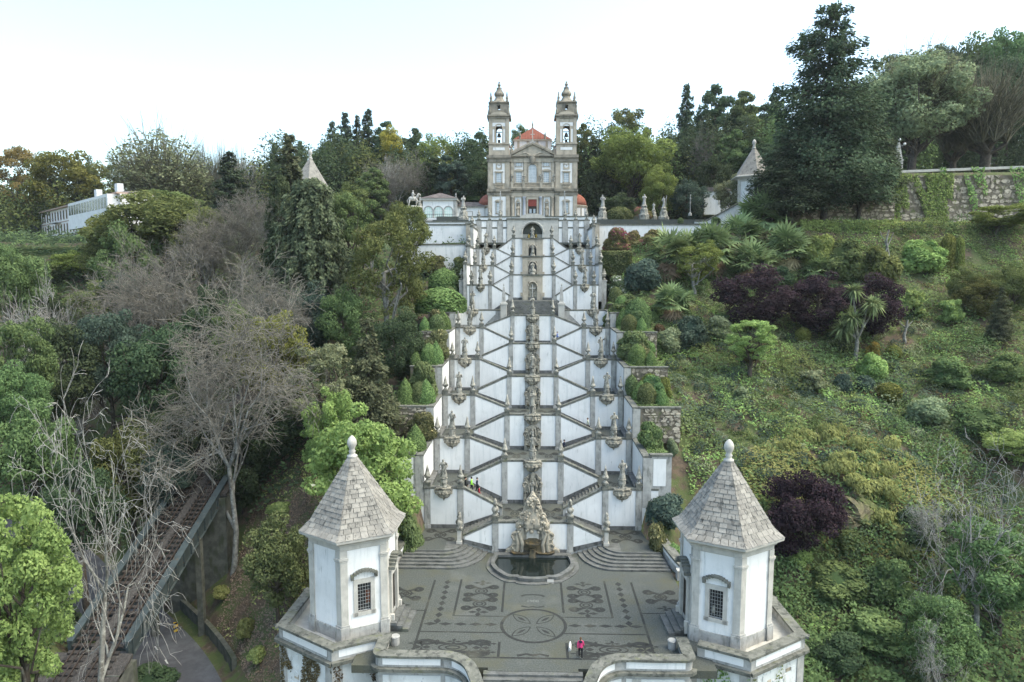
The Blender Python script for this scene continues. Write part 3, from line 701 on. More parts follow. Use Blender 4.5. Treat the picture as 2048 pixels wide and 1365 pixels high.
for sg in (-1, 1):
    def bd(p, w=.2, z=.006): part('mosaic_band', MB().ribbon(p, w, z), M['pebble_dark'], plaza)
    bd([(sg * xl1, yb0), (sg * xl1, yb1 + .2)]); bd([(sg * xl1, yb2 - .2), (sg * xl1, yb3)])
    bd([(sg * xl2, 61.6), (sg * xl2, yL)]); bd([(sg * xl2, yL), (sg * 2.3, yL)], .14, .0075)
    bd([(sg * xl3, 61.4), (sg * xl3, 49.8)]); bd([(sg * xl3, yM), (sg * 2.3, yM)], .16, .0075)
    bd([(sg * xl3, 55.6), (sg * 13.2, 55.6)], .16, .0075)
    xd = (xl2 + xl3) / 2; n = 8
    for k in range(n):
        y = 61.0 - (61.0 - yL + .9) * k / (n - 1)
        part('mosaic_diamond', MB().add([(sg * xd - .32, y, .006), (sg * xd, y - .44, .006), (sg * xd + .32, y, .006), (sg * xd, y + .44, .006)], [(0, 1, 2, 3)]), M['pebble_dark'], plaza)
    yd = (yL + yM) / 2 - .05
    for k in range(5):
        x = sg * (3.45 + 1.25 * k)
        if abs(x) < xl3 - .3: part('mosaic_diamond', MB().add([(x - .58, yd, .0075), (x, yd - .26, .0075), (x + .58, yd, .0075), (x, yd + .26, .0075)], [(0, 1, 2, 3)]), M['pebble_dark'], plaza)
    xc = (xl1 + xl2) / 2
    motif(plaza, sg * xc, 59.3, .006, 1.5, 1.35); motif(plaza, sg * xc, 56.9, .006, 1.5, 1.35)
    floret(plaza, sg * xc, 60.9, .006, .9, .55); floret(plaza, sg * xc, 55.45, .006, .9, .75)
    motif(plaza, sg * 6.2, 49.9, .006, 3.0, 1.3); floret(plaza, sg * 4.0, 49.9, .0085, .7, .9); floret(plaza, sg * 8.6, 49.9, .0085, .7, .9)
    motif(plaza, sg * 11.4, 58.6, .006, 1.4, 1.5)
    for q, (mx, my) in enumerate(((4.9, 50.6), (6.2, 50.75), (7.5, 50.6), (4.9, 49.15), (6.2, 49.05), (7.5, 49.15), (3.4, 50.5), (3.4, 49.3), (9.2, 50.4), (9.2, 49.4))):
        floret(plaza, sg * mx, my, .0105, .62, .42)
    for yy in (58.1, 56.0): floret(plaza, sg * 11.4, yy + .5, .0105, .8, .5)
bd([(-4.9, yb3), (4.9, yb3)], .2, .0085)
bd([(0 - 1.2, 48.9), (-.5, 49.15), (0, 48.95), (.5, 49.15), (1.2, 48.9)], [.3, .2, .34, .2, .3])
bd([(-1.05, 58.4), (-.7, 58.65), (0, 58.72), (.7, 58.65), (1.05, 58.4)], [.3, .24, .2, .24, .3])
bd([(-1.0, 56.6), (-.4, 56.4), (0, 56.5), (.4, 56.4), (1.0, 56.6)], [.25, .16, .2, .16, .25])
tc = bpy.data.curves.new('date_lettering', 'FONT'); tc.body = '1908'; tc.size = .5; tc.align_x = 'CENTER'; tc.align_y = 'CENTER'
tc.materials.append(M['pebble_pale'])
to = link('date_lettering', tc, plaza, (0, 57.5, .007)); to.scale = (1.1, 1.25, 1)
# front steps going down towards the viewer
st = link('front_steps', None); st['kind'] = 'structure'
for k in range(14):
    part('step', MB().box(-3.6, 3.6, 46.9 - .4 * (k + 1), 46.9 - .4 * k + .1, -.17 * (k + 1) - .5, -.17 * k - .03), M['step'], st)
# rounded side steps up to the platforms
for sg in (-1, 1):
    st = link('fan_steps', None); st['kind'] = 'structure'
    for i in range(6):                                   # 0 = top
        fr = 65.9 - .44 * i; inn = 7.1 - .5 * i; a = 1.9 + .3 * i; zt = 1.0 - .166 * i
        poly = [(12.75, 68.2), (12.75 + .12 * i, fr), (inn + a, fr)] + [(inn + a - a * math.sin(t), fr + (68.2 - fr) * (1 - math.cos(t))) for t in [math.pi / 2 * k / 10 for k in range(1, 11)]]
        poly = [(sg * x, y) for x, y in poly]
        if sg > 0: poly = poly[::-1]
        part('step', MB().xy(poly, zt - .45, zt - (.0 if i else .0)), M['step'], st)
    pf = MB().box(*sorted((sg * 6.9, sg * 12.7)), 68.2, SY[0] + .1, .2, 1.0)
    o = struct('platform_floor', pf, M['pebble'])
    motif(o, sg * 9.8, 69.9, 1.006, 1.6, 2.0); floret(o, sg * 9.8, 69.9, 1.008, .8, 1.0)
    part('platform_edge', MB().box(*sorted((sg * 8.9, sg * 12.7)), 66.0, 68.25, .6, 1.004), M['pebble'], o)
    flight(sg * 7.4, 1.0, sg * 4.0, LFL[0], LY[0] + TH, SY[0], 9, single=True)
    # newel
    nw = thing('newel_post', 'slim stone newel post at the foot of the %s stair flight beside the rounded steps' % ('left' if sg < 0 else 'right'), 'post', (sg * 7.55, 67.75, 1.0))
    part('shaft', MB().box(sg * 7.55 - .2, sg * 7.55 + .2, 67.6, 68.0, .9, 2.4), M['granite_light'], nw)
    part('base', MB().box(sg * 7.55 - .28, sg * 7.55 + .28, 67.52, 68.08, .9, 1.25), M['granite_light'], nw)
    part('cap', MB().box(sg * 7.55 - .3, sg * 7.55 + .3, 67.5, 68.1, 2.4, 2.56), M['coping'], nw)
    part('finial', MB().lathe([(r, z) for r, z in PROF['knob']], sg * 7.55, 67.8, 2.56, 10), M['statue'], nw, True)
    # curved outer parapet
    pw = thing('parapet', 'sloping white faced parapet on the outer edge of the %s rounded steps' % ('left' if sg < 0 else 'right'), 'wall', (sg * 13.2, 66, 0))
    line = dense([(12.75, 72.0), (12.95, 68.6), (13.4, 66.0), (14.3, 63.2), (14.9, 62.4)], 5)
    tops = np.interp([p[1] for p in line], [62.3, 63.2, 66.0, 68.6, 72.0], [1.05, 1.1, 1.75, 2.05, 2.1])
    def strip(o1, o2, dz0, dz1, zb=None):
        A = offset_line([(sg * x, y) for x, y in line], o1); B = offset_line([(sg * x, y) for x, y in line], o2); vs = []; fs = []
        for k in range(len(line)):
            lo = zb if zb is not None else tops[k] + dz0
            vs += [(*A[k], lo), (*B[k], lo), (*B[k], tops[k] + dz1), (*A[k], tops[k] + dz1)]
        for k in range(len(line) - 1):
            for q in range(4): fs.append((4 * k + q, 4 * k + (q + 1) % 4, 4 * k + 4 + (q + 1) % 4, 4 * k + 4 + q))
        fs += [(3, 2, 1, 0), tuple(4 * (len(line) - 1) + q for q in range(4))]
        return MB().add(vs, fs)
    part('wall_core', strip(-.3 , .42, 0, -.22, zb=-.8), M['granite'], pw)
    part('plaster_face', strip(-.33 if sg > 0 else .40, -.29 if sg > 0 else .45, -.62, -.25), M['plaster'], pw)
    part('coping', strip(-.42, .55, -.22, 0), M['coping'], pw)
    sn = tag(link('notice_plate', MB().box(-.22, .22, -.02, .02, 0, .4).mesh('notice_plate', M['white'])), 'small white notice plate on the end of the %s stair parapet' % ('left' if sg < 0 else 'right'), 'sign')
    sn.location = (sg * 14.15, 61.98, .28)
    part('end_block', MB().box(*sorted((sg * 13.6, sg * 15.2)), 62.02, 62.75, -.8, .86), M['granite'], pw)
struct('garden_ground', MB().box(-19.2, -13.38, 56, 72, -.9, -.06).box(13.38, 19.2, 56, 72, -.9, -.06), M['soil'])

# ------------------------------------------------------------------ bastions with parapets around the chapels
CHAP = [(-14.75, 54.0, RAD(-2.4), -1), (15.55, 53.6, RAD(2.75), 1)]
class Face:
    """box builder in the frame of a wall: u along, w outward from the centre, z up"""
    def __init__(s, cx, cy, ang):
        s.c = (cx, cy); s.n = (math.sin(ang), -math.cos(ang)); s.t = (math.cos(ang), math.sin(ang))
    def p(s, u, w, z): return (s.c[0] + s.n[0] * w + s.t[0] * u, s.c[1] + s.n[1] * w + s.t[1] * u, z)
    def box(s, mb, u0, u1, w0, w1, z0, z1, k=0):      # k: mitre, how far u grows with w
        vs = [s.p(u, w, z) for z in (z0, z1) for u, w in ((u0 - k * (w0 - w1) * 0, w0), (u1, w0), (u1 + k * (w1 - w0), w1), (u0 - k * (w1 - w0), w1))]
        mb.add(vs, [(3, 2, 1, 0), (4, 5, 6, 7), (0, 1, 5, 4), (1, 2, 6, 5), (2, 3, 7, 6), (3, 0, 4, 7)]); return mb
T30 = math.tan(math.pi / 6)
for ci, (cx, cy, rot, sg) in enumerate(CHAP):
    side = 'left' if sg < 0 else 'right'
    r = thing('bastion', 'tall walled bastion with white parapet panels carrying the %s near chapel' % side, 'bastion', (cx, cy, -8.5))
    R = 6.2; ap = R * math.cos(math.pi / 6); half = R / 2
    floor = MB().xy([(cx + (R - .2) * math.sin(RAD(60 * k) + rot), cy - (R - .2) * math.cos(RAD(60 * k) + rot)) for k in range(6)], -8.6, -.01)
    part('platform', floor, M['granite_light'], r)
    faces = [sg * -0 + k for k in ((-3, -2, -1, 0) if sg < 0 else (2, 1, 0, -1))]
    for k in faces:
        F = Face(cx, cy, RAD(60 * k + 30) + rot)
        inner = (k == 0 if sg < 0 else k == -1)
        u0, u1 = -half, half
        if inner:
            if sg < 0: u1 = half - 2.3
            else: u0 = -half + 2.3
        kk = 0 if inner else T30
        part('outer_wall', F.box(MB(), u0, u1, ap - .6, ap - .12, -8.6, -.05), M['plaster_old'], r)
        # corner quoins
        e = (u0 if sg < 0 else u1) if inner else None
        for uu in ((u0,) if sg < 0 else (u1,)) if inner else (u0, u1):
            s2 = 1 if uu == u0 else -1
            part('corner_pier', F.box(MB(), *sorted((uu, uu + s2 * .8)), ap - .13, ap - .04, -8.6, -.36), M['granite'], r)
        part('moulding', F.box(MB(), u0 - .02, u1 + .02, ap - .2, ap + .3, -.36 - .003 * (k % 3), -.1 + .003 * (k % 3), kk * .4), M['coping'], r)
        part('parapet', F.box(MB(), u0, u1, ap - .5, ap - .05, -.1, .78), M['granite'], r)
        part('plaster_panel', F.box(MB(), u0 + .55, u1 - .55, ap - .06, ap - .02, .12, .74), M['plaster'], r)
        part('coping', F.box(MB(), u0 + (.0 if inner else .12), u1 - (.0 if inner else .12), ap - .72, ap + .12, .78, .97 + .004 * (k % 3), kk * .9 if not inner else 0), M['coping'], r)
        if not inner:
            rng = random.Random(k + ci * 7)
            for _ in range(26):
                u = rng.uniform(u0 + .9, u1 - .9); z = -.6 - rng.random() ** 1.4 * 5
                w = rng.uniform(.3, .55); h = rng.uniform(.25, .4)
                part('stone', F.box(MB(), u, min(u + w, u1 - .85), ap - .13, ap - rng.uniform(.06, .1), z, z + h), M['plaster_old'] if rng.random() < .6 else M['rubble'], r)
# front parapets, straight then curving down along the front steps
for sg in (-1, 1):
    side = 'left' if sg < 0 else 'right'
    pw = thing('parapet', 'front parapet with white panel curving down beside the %s of the front steps' % side, 'wall', (sg * 8, 47.4, -.6))
    line = dense([(11.4, 50.2), (11.4, 48.4), (11.35, 47.55), (10.6, 47.42), (8.5, 47.4), (6.4, 47.4), (5.2, 47.0), (4.35, 46.1), (3.8, 44.8), (3.65, 43.0)], 5)
    d = np.cumsum([0] + [math.hypot(line[k + 1][0] - line[k][0], line[k + 1][1] - line[k][1]) for k in range(len(line) - 1)])
    ds = d[-1]
    tops = np.interp(d, [0, ds - 5.5, ds - 3.6, ds], [.95, .95, .75, -1.0])
    LL = [(sg * x, y) for x, y in line]
    def strip2(o1, o2, dz0, dz1, zb=None, k0=0, k1=None):
        k1 = len(line) if k1 is None else k1
        A = offset_line(LL, o1)[k0:k1]; B = offset_line(LL, o2)[k0:k1]; vs = []; fs = []
        for k in range(k1 - k0):
            lo = zb if zb is not None else tops[k + k0] + dz0
            vs += [(*A[k], lo), (*B[k], lo), (*B[k], tops[k + k0] + dz1), (*A[k], tops[k + k0] + dz1)]
        for k in range(k1 - k0 - 1):
            for q in range(4): fs.append((4 * k + q, 4 * k + (q + 1) % 4, 4 * k + 4 + (q + 1) % 4, 4 * k + 4 + q))
        fs += [(3, 2, 1, 0), tuple(4 * (k1 - k0 - 1) + q for q in range(4))]
        return MB().add(vs, fs)
    o = 1 if sg < 0 else -1        # outward (towards viewer) side of the offset
    ins, outs = (-.25, .25)
    part('wall_core', strip2(-.25, .25, 0, -.18, zb=-8.6), M['granite'], pw)
    f0, f1 = (-.31, -.24) if sg < 0 else (.24, .31)
    nL = len(line); a1 = int(nL * .55); 
    part('plaster_panel', strip2(f0, f1, -.75, -.24, k0=int(nL * .30), k1=int(nL * .56)), M['plaster'], pw)
    part('plaster_panel', strip2(f0, f1, -.75, -.24, k0=int(nL * .60), k1=nL - 1), M['plaster'], pw)
    part('coping', strip2(-.45, .45, -.18, .0), M['coping'], pw)
    m0, m1 = (-.62, -.2) if sg < 0 else (.2, .62)
    part('moulding', strip2(m0, m1, -1.15, -.92, k0=int(nL * .2)), M['coping'], pw)
    for q in ((.62, .72), (.36, .56)):
        part('plaster_panel', strip2(f0, f1, -3.6, -1.55, k0=int(nL * (q[0] - .06)), k1=int(nL * q[1])), M['plaster_old'], pw)

# ------------------------------------------------------------------ hexagonal chapels
def hexpts(cx, cy, R, rot, z): return [(cx + R * math.sin(RAD(60 * k) + rot), cy - R * math.cos(RAD(60 * k) + rot), z) for k in range(6)]
def hexloft(mb, cx, cy, rot, rings):
    vs = []; 
    for R, z in rings: vs += hexpts(cx, cy, R, rot, z)
    fs = [(6 * j + k, 6 * j + (k + 1) % 6, 6 * j + 6 + (k + 1) % 6, 6 * j + 6 + k) for j in range(len(rings) - 1) for k in range(6)]
    fs += [tuple(range(5, -1, -1)), tuple(6 * (len(rings) - 1) + k for k in range(6))]
    return mb.add(vs, fs)
def chapel(cx, cy, z0, rot, wink, doork, label, scale=1.0, near=True, seed=1, inside='orange_inside'):
    s = scale; rng = random.Random(seed)
    r = thing('hexagonal_chapel', label, 'chapel', (cx, cy, z0))
    R = 3.55 * s; ap = R * math.cos(math.pi / 6); half = R / 2
    hb = 7.35 * s
    part('plinth', hexloft(MB(), cx, cy, rot, [(R + .12 * s, z0 - .3), (R + .12 * s, z0 + .95 * s)]), M['granite'], r)
    for k in range(6):
        F = Face(cx, cy, RAD(60 * k + 30) + rot)
        kk = ((k + 3) % 6) - 3
        wb = MB(); ua, ub, za, zb = -half + .2 * s, half - .2 * s, z0 + .95 * s, z0 + hb
        if near and kk == wink:
            for (a, b, c, d) in ((ua, -.52, za, zb), (.52, ub, za, zb), (-.52, .52, za, z0 + 2.15), (-.52, .52, z0 + 4.45, zb)): F.box(wb, a, b, ap - .35, ap, c, d)
        else: F.box(wb, ua, ub, ap - .35, ap, za, zb)
        wl = part('wall', wb, M['plaster'], r)
        # pilaster at the vertex between this face and the next (two leaves)
        V = Face(cx, cy, RAD(60 * (k + 1)) + rot)
        mb = MB()
        def vpil(u, out, za, zb):
            # wrapped corner pier: pentagon around the hexagon vertex
            a = RAD(60 * (k + 1)) + rot
            def P(rr, du):
                # point along face directions
                n0 = RAD(60 * k + 30) + rot; n1 = RAD(60 * k + 90) + rot
                return None
            t0 = (math.cos(RAD(60 * k + 30) + rot), math.sin(RAD(60 * k + 30) + rot)); t1 = (math.cos(RAD(60 * k + 90) + rot), math.sin(RAD(60 * k + 90) + rot))
            vx, vy = cx + (R + out) * math.sin(a), cy - (R + out) * math.cos(a)
            ix, iy = cx + (R - .5 * s) * math.sin(a), cy - (R - .5 * s) * math.cos(a)
            w = u
            poly = [(ix, iy), (vx - t0[0] * w, vy - t0[1] * w), (vx, vy), (vx + t1[0] * w, vy + t1[1] * w)]
            mb.xy(poly, za, zb)
        vpil(.55 * s, .14 * s, z0 + 1.2 * s, z0 + hb)
        pl = part('pilaster', mb, M['granite_light'], r)
        mb = MB(); vpil(.72 * s, .30 * s, z0 - .3, z0 + 1.15 * s); vpil(.66 * s, .22 * s, z0 + 1.15 * s, z0 + 1.3 * s); part('pilaster_base', mb, M['granite'], pl)
        mb = MB(); vpil(.68 * s, .26 * s, z0 + hb - .75 * s, z0 + hb - .6 * s); vpil(.62 * s, .2 * s, z0 + hb - .9 * s, z0 + hb - .8 * s); part('capital', mb, M['granite_light'], pl)
        if near and kk == wink:
            w0, w1, h0, h1 = -.52, .52, 2.15, 4.45
            fr = MB()
            for (a, b, c, d) in ((w0 - .32, w0, h0 - .32, h1 + .4), (w1, w1 + .32, h0 - .32, h1 + .4), (w0, w1, h1, h1 + .4), (w0 - .4, w1 + .4, h0 - .32, h0)):
                F.box(fr, a, b, ap - .1, ap + .07, z0 + c, z0 + d)
            wn = part('window', fr, M['granite_light'], r)
            hd = MB(); n = 10
            pts = [(-1.05 + 2.1 * q / n, h1 + .62 + .42 * math.sin(math.pi * q / n)) for q in range(n + 1)]
            for q in range(n):
                F.box(hd, pts[q][0], pts[q + 1][0], ap - .05, ap + .32, z0 + (pts[q][1] + pts[q + 1][1]) / 2, z0 + (pts[q][1] + pts[q + 1][1]) / 2 + .2)
            for ux in (-1.05, .83): F.box(hd, ux, ux + .22, ap - .05, ap + .26, z0 + h1 + .45, z0 + h1 + .72)
            part('hood', hd, M['coping'], wn)
            part('room_dark_panel', F.box(MB(), w0, w1, ap - .3, ap - .25, z0 + h0, z0 + h1), M['dark'], wn)  # black panel standing for the unlit interior
            part('inside_figure', F.box(MB(), .12, .5, ap - .24, ap - .16, z0 + h0 + .55, z0 + h0 + 1.6) if inside == 'orange_inside' else F.box(MB(), -.3, -.1, ap - .24, ap - .16, z0 + h0 + .3, z0 + h0 + .9), M[inside], wn)  # plain coloured block behind the grille
            g = MB()
            for q in range(1, 5): F.box(g, w0 + (w1 - w0) * q / 5 - .014, w0 + (w1 - w0) * q / 5 + .014, ap - .03, ap - .005, z0 + h0, z0 + h1)
            for q in range(1, 8): F.box(g, w0, w1, ap - .028, ap - .003, z0 + h0 + (h1 - h0) * q / 8 - .013, z0 + h0 + (h1 - h0) * q / 8 + .013)
            part('grille', g, M['iron'], wn)
        if near and kk == doork:
            d = MB()
            for (a, b, c, e) in ((-1.15, -.75, .3, 4.3), (.75, 1.15, .3, 4.3), (-1.15, 1.15, 4.3, 4.75)): F.box(d, a, b, ap - .05, ap + .28, z0 + c, z0 + e)
            dr = part('doorway', d, M['granite_light'], r)
            hd = MB(); n = 10
            for q in range(n):
                u0 = -1.45 + 2.9 * q / n; zz = 4.9 + .75 * math.sin(math.pi * (q + .5) / n)
                F.box(hd, u0, u0 + .29, ap - .05, ap + .62, z0 + zz, z0 + zz + .24)
            part('hood', hd, M['coping'], dr)
            part('door_leaf', F.box(MB(), -.75, .75, ap - .02, ap + .05, z0 + .3, z0 + 4.3), M['wood_dark'], dr)
            for ux in (-1.35, 1.15):
                part('jamb_base', F.box(MB(), ux, ux + .22, ap, ap + .5, z0 + .2, z0 + 1.2), M['granite_light'], dr)
            sp = thing('door_steps', 'short flight of stone steps at the door of the %s near chapel' % ('left' if cx < 0 else 'right'), 'steps', (cx, cy, 0))
            for q in range(3):
                part('step', F.box(MB(), -1.75, 1.35, ap + .2, ap + 1.75 - .48 * q, -.1 + .001 * q, .24 * (q + 1)), M['step'], sp)
    part('cornice', hexloft(MB(), cx, cy, rot, [(R + .05 * s, z0 + hb - .02), (R + .10 * s, z0 + hb + .02), (R + .12 * s, z0 + hb + .35 * s), (R + .3 * s, z0 + hb + .42 * s), (R + .34 * s, z0 + hb + .55 * s), (R + .82 * s, z0 + hb + .8 * s), (R + .85 * s, z0 + hb + .98 * s), (R + .3 * s, z0 + hb + 1.12 * s)]), M['granite_light'], r)
    rz0, rz1 = z0 + hb + 1.05 * s, z0 + 13.9 * s
    roof = part('roof', hexloft(MB(), cx, cy, rot, [(R + .55 * s, rz0 - .05), (R + .12 * s, rz0 + .28 * s), (.3 * s, rz1)]), M['granite_dark'] if near else M['shingle'], r)
    prof = [(R + .80 * s, rz0 - .02), (R + .13 * s, rz0 + .42 * s), (.34 * s, rz1)]
    if near:
        ncs = 17; hid = MB()
        zs = [rz0 - .02 + (rz1 - rz0) * (q / ncs) ** .97 for q in range(ncs + 1)]
        for k in range(6):
            kk = ((k + 3) % 6) - 3
            vis = kk in (-2, -1, 0, 1)
            F = Face(cx, cy, RAD(60 * k + 30) + rot)
            for c in range(ncs):
                za, zb = zs[c], zs[c + 1]
                ra = np.interp(za, [prof[0][1], prof[1][1], prof[2][1]], [prof[0][0], prof[1][0], prof[2][0]]); rb = np.interp(zb, [prof[0][1], prof[1][1], prof[2][1]], [prof[0][0], prof[1][0], prof[2][0]])
                ha, hbv = ra / 2, rb / 2; wa, wb = ra * .866, rb * .866
                nt_ = max(1, round(2 * ha / .62)); off = (c % 2) * .5 / nt_
                cuts = sorted({0.0, 1.0} | {q / nt_ + off for q in range(nt_ + 1) if .12 / nt_ < q / nt_ + off < 1 - .12 / nt_})
                for q in range(len(cuts) - 1):
                    gq = .02 / (2 * ha); f0, f1 = cuts[q] + (gq if q else 0), cuts[q + 1] - gq
                    if q == len(cuts) - 2: f1 = cuts[q + 1]
                    l = rng.uniform(.05, .10); l2 = rng.uniform(-.01, .015); g = .02
                    lo = [F.p(-ha + 2 * ha * f, wa + l + (l2 if f == f0 else 0), za + .012) for f in (f0, f1)]
                    hi = [F.p(-hbv + 2 * hbv * f, wb + .012, zb + .03) for f in (f1, f0)]
                    lo2 = [F.p(-ha + 2 * ha * f, wa - .05, za - .03) for f in (f0, f1)]; hi2 = [F.p(-hbv + 2 * hbv * f, wb - .06, zb - .02) for f in (f1, f0)]
                    tile = MB() if vis else hid
                    tile.add(lo + hi + lo2 + hi2, [(0, 1, 2, 3), (7, 6, 5, 4), (0, 4, 5, 1), (1, 5, 6, 2), (2, 6, 7, 3), (3, 7, 4, 0)])
                    if vis: part('tile', tile, M['shingle'], roof)
        hd = part('tiles', hid, M['shingle'], roof); hd['kind'] = 'stuff'
    f = [(.34, 0), (.42, .12), (.42, .22), (.26, .3), (.22, .42), (.3, .55), (.2, .68), (.26, .85), (.4, 1.15), (.38, 1.4), (.28, 1.62), (.12, 1.8), (.03, 1.86)]
    part('finial', MB().lathe([(a * s, b * s) for a, b in f], cx, cy, rz1 - .12 * s, 12), M['granite_light'], r, True)
    return r
chapel(CHAP[0][0], CHAP[0][1], 0, CHAP[0][2], 0, 1, 'left near white hexagonal chapel with stone pyramid roof and an orange glimpse behind its window', seed=3)
chapel(CHAP[1][0], CHAP[1][1], 0, CHAP[1][2], -1, -2, 'right near white hexagonal chapel with darker streaked stone pyramid roof', seed=5, inside='statue')
p_ = at(622, 360, 150); chapel(p_.x, 150, 37.2, RAD(10), 9, 9, 'distant hexagonal chapel on the left hill, its pale roof showing between trees', 1.15, False)
p_ = at(1508, 300, 158); chapel(p_.x, 158, 40.3, RAD(-5), 9, 9, 'distant hexagonal chapel on the right hill beside the tall dark conifers', 1.15, False)

# ------------------------------------------------------------------ carved fountains, statues
def mirror(h): return [(x, z) for x, z in h] + [(-x, z) for x, z in reversed(h) if x > 1e-6]
def scroll(mb, cx, y, cz, r, sg, th=.12, turns=1.3, a0=-math.pi / 2):
    n = 16; mb.tube([(cx + sg * r * (1 - .75 * k / n) * math.cos(a0 + turns * 2 * math.pi * k / n), y, cz + r * (1 - .75 * k / n) * math.sin(a0 + turns * 2 * math.pi * k / n)) for k in range(n + 1)], [th * (1 - .5 * k / n) for k in range(n + 1)], 5)
def figure(h, seed=0, arms=0):
    """draped standing figure, local coordinates, feet at z=0"""
    rng = random.Random(seed); mb = MB(); n = 14; vs = []
    sw = rng.uniform(-.03, .03); ph = rng.random() * 6
    prof = [(0, .165, .14), (.06, .175, .15), (.18, .15, .125), (.32, .13, .105), (.45, .125, .10), (.55, .12, .09), (.63, .135, .095), (.72, .155, .10), (.80, .15, .09), (.835, .09, .065), (.855, .045, .045), (.875, .045, .05), (.90, .062, .07), (.935, .066, .075), (.97, .05, .058), (.998, .015, .02)]
    for zf, rx, ry in prof:
        fold = .10 if zf < .6 else .03 if zf < .84 else 0
        for k in range(n):
            t = 2 * math.pi * k / n
            f = 1 + fold * math.sin(5 * t + ph + 3 * zf) + fold * .5 * math.sin(9 * t + 2 * ph)
            vs.append(((rx * math.cos(t) * f + sw * math.sin(zf * 5)) * h, (ry * math.sin(t) * f) * h, zf * h))
    fs = [(j * n + k, j * n + (k + 1) % n, (j + 1) * n + (k + 1) % n, (j + 1) * n + k) for j in range(len(prof) - 1) for k in range(n)]
    fs += [tuple(range(n - 1, -1, -1)), tuple((len(prof) - 1) * n + k for k in range(n))]
    mb.add(vs, fs)
    for s in (-1, 1):
        a = (s * .14 * h, 0, .79 * h)
        if arms == 1 and s == 1: e, w = (s * .25 * h, -.04 * h, .85 * h), (s * .22 * h, -.1 * h, 1.0 * h)
        elif arms == 2: e, w = (s * .2 * h, -.08 * h, .62 * h), (s * .04 * h, -.17 * h, .68 * h)
        else: e, w = (s * .21 * h, -.02 * h, .62 * h), (s * .14 * h, -.14 * h, .56 * h)
        mb.tube([a, e, w], [.052 * h, .045 * h, .03 * h], 6)
    if arms == 1: mb.tube([(.23 * h, -.1 * h, 0.02), (.23 * h, -.1 * h, 1.12 * h)], .018 * h, 5)
    return mb
CORB = [(.05, -1.7), (.1, -1.5), (.2, -1.42), (.42, -1.34), (.62, -1.2), (.74, -1.0), (.78, -.85), (.95, -.7), (1.0, -.45), (.88, -.25), (1.02, -.1), (1.0, .02)]
FIG = [figure(1.75, q, (0, 2, 1, 0, 2, 0)[q]) for q in range(6)]
FIGM = [f.mesh('figure', M['statue'], smooth=True) for f in FIG]
PEDM = MB().box(-.42, .42, -.42, .42, 0, .14).lathe([(.36, .14), (.33, .2), (.40, .55), (.38, .8), (.28, .9), (.44, .98), (.44, 1.08)], n=8).mesh('pedestal', M['statue'])
_c = MB().lathe(CORB, 0, 0, 0, 20, 1, .7, wob=.09, wn=7)
for k in range(7):
    t = -math.pi * (k + .5) / 7; _c.ball((.88 * math.cos(t), .6 * math.sin(t), -.68), .2, 6, 4)
for sg in (-1, 1): scroll(_c, sg * .82, -.25, -.3, .26, sg, .09)
CORM = _c.mesh('corbel', M['carved'])
for j, (x, y, z, lev, sg, lab) in enumerate(STAT_SPOTS):
    up = lev >= 6
    how = [', arms close to the body', ', hands folded in front', ', holding a tall staff', ', in a heavy robe', ', hands joined at the chest', ', head slightly bowed'][(j * 5 + lev) % 6]
    r = thing('statue', lab, 'statue', (x, y - .1, z), 'statues on the stairway parapets')
    s = .92 if up else 1.0
    link('pedestal', PEDM, r); link('figure', FIGM[(j * 5 + lev) % 6], r, (0, -.02, 1.08), rz=.2 * math.sin(j * 2.1), scale=(1.2 * s, 1.15 * s, 1.15 * s + .06 * math.sin(j)))
    link('corbel', CORM, r, (0, -.05, -.0), scale=(.92 if not up else .72, .9, .88))
def wall_fountain(y, z, cop, label, wide=1.0, seed=0):
    r = thing('wall_fountain', label, 'fountain', (0, y, z), 'carved fountains on the central walls')
    h = [(1.02, 0), (1.02, 1.3), (.86, 1.4), (1.02, 1.75), (1.06, 2.1), (.82, 2.45), (1.0, 2.72), (.66, 2.92), (.5, 3.2), (.22, 3.3), (0, 3.5)]
    H = (cop - z) * .74 / 3.5
    part('back_panel', MB().xz(mirror([(x * wide, z + q * H) for x, q in h]), y - .42, y - .03), M['carved'], r)
    d = MB()
    for sg in (-1, 1):
        scroll(d, sg * .8 * wide, y - .45, z + 2.2 * H, .32, sg, .13); scroll(d, sg * .72 * wide, y - .45, z + 1.25 * H, .28, -sg, .12); scroll(d, sg * .62 * wide, y - .45, z + 2.85 * H, .2, sg, .09)
        d.box(sg * .85 - .16, sg * .85 + .16, y - .6, y - .4, z, z + 1.15 * H)
        d.tube([(sg * .3, y - .5, z + 1.2 * H), (sg * .45, y - .55, z + 2.0 * H), (sg * .25, y - .5, z + 2.9 * H)], [.1, .14, .06], 6)
    part('ornament', d, M['carved'], r)
    fg = FIG[seed % 6]; m2 = MB().add([(a * .85, b * .85 + y - .55, c * .85 + z + 1.3 * H) for a, b, c in fg.v], fg.f); part('relief_figure', m2, M['statue'], r, True)
    part('basin', MB().lathe([(.2, 0), (.25, .3), (.75, .55), (.85, .7), (.72, .7), (.6, .62)], 0, y - .5, z, 14, 1, .75, arc=(math.pi, 2 * math.pi)), M['carved_wet'], r)
    return r
FN = ['great', 'second', 'third', 'fourth', 'fifth', 'sixth']
for i in range(1, 6):
    wall_fountain(LY[i] - .02, LFL[i - 1], LC[i], 'carved stone fountain with scrolls against the central wall above the %s landing' % NTH[i - 1], seed=i)
for i in range(1, 6):
    r = thing('statue', 'robed stone figure on a high pedestal over the centre of the %s central wall' % NTH[i], 'statue', (0, LY[i] - .05, LC[i]), 'statues on the stairway axis')
    link('pedestal', PEDM, r, scale=(1, 1, 1.1)); link('figure', FIGM[(i + 2) % 6], r, (0, 0, 1.18), rz=.1)
    link('corbel', CORM, r, (0, -.1, -.02), scale=(1.0, .95, .92))
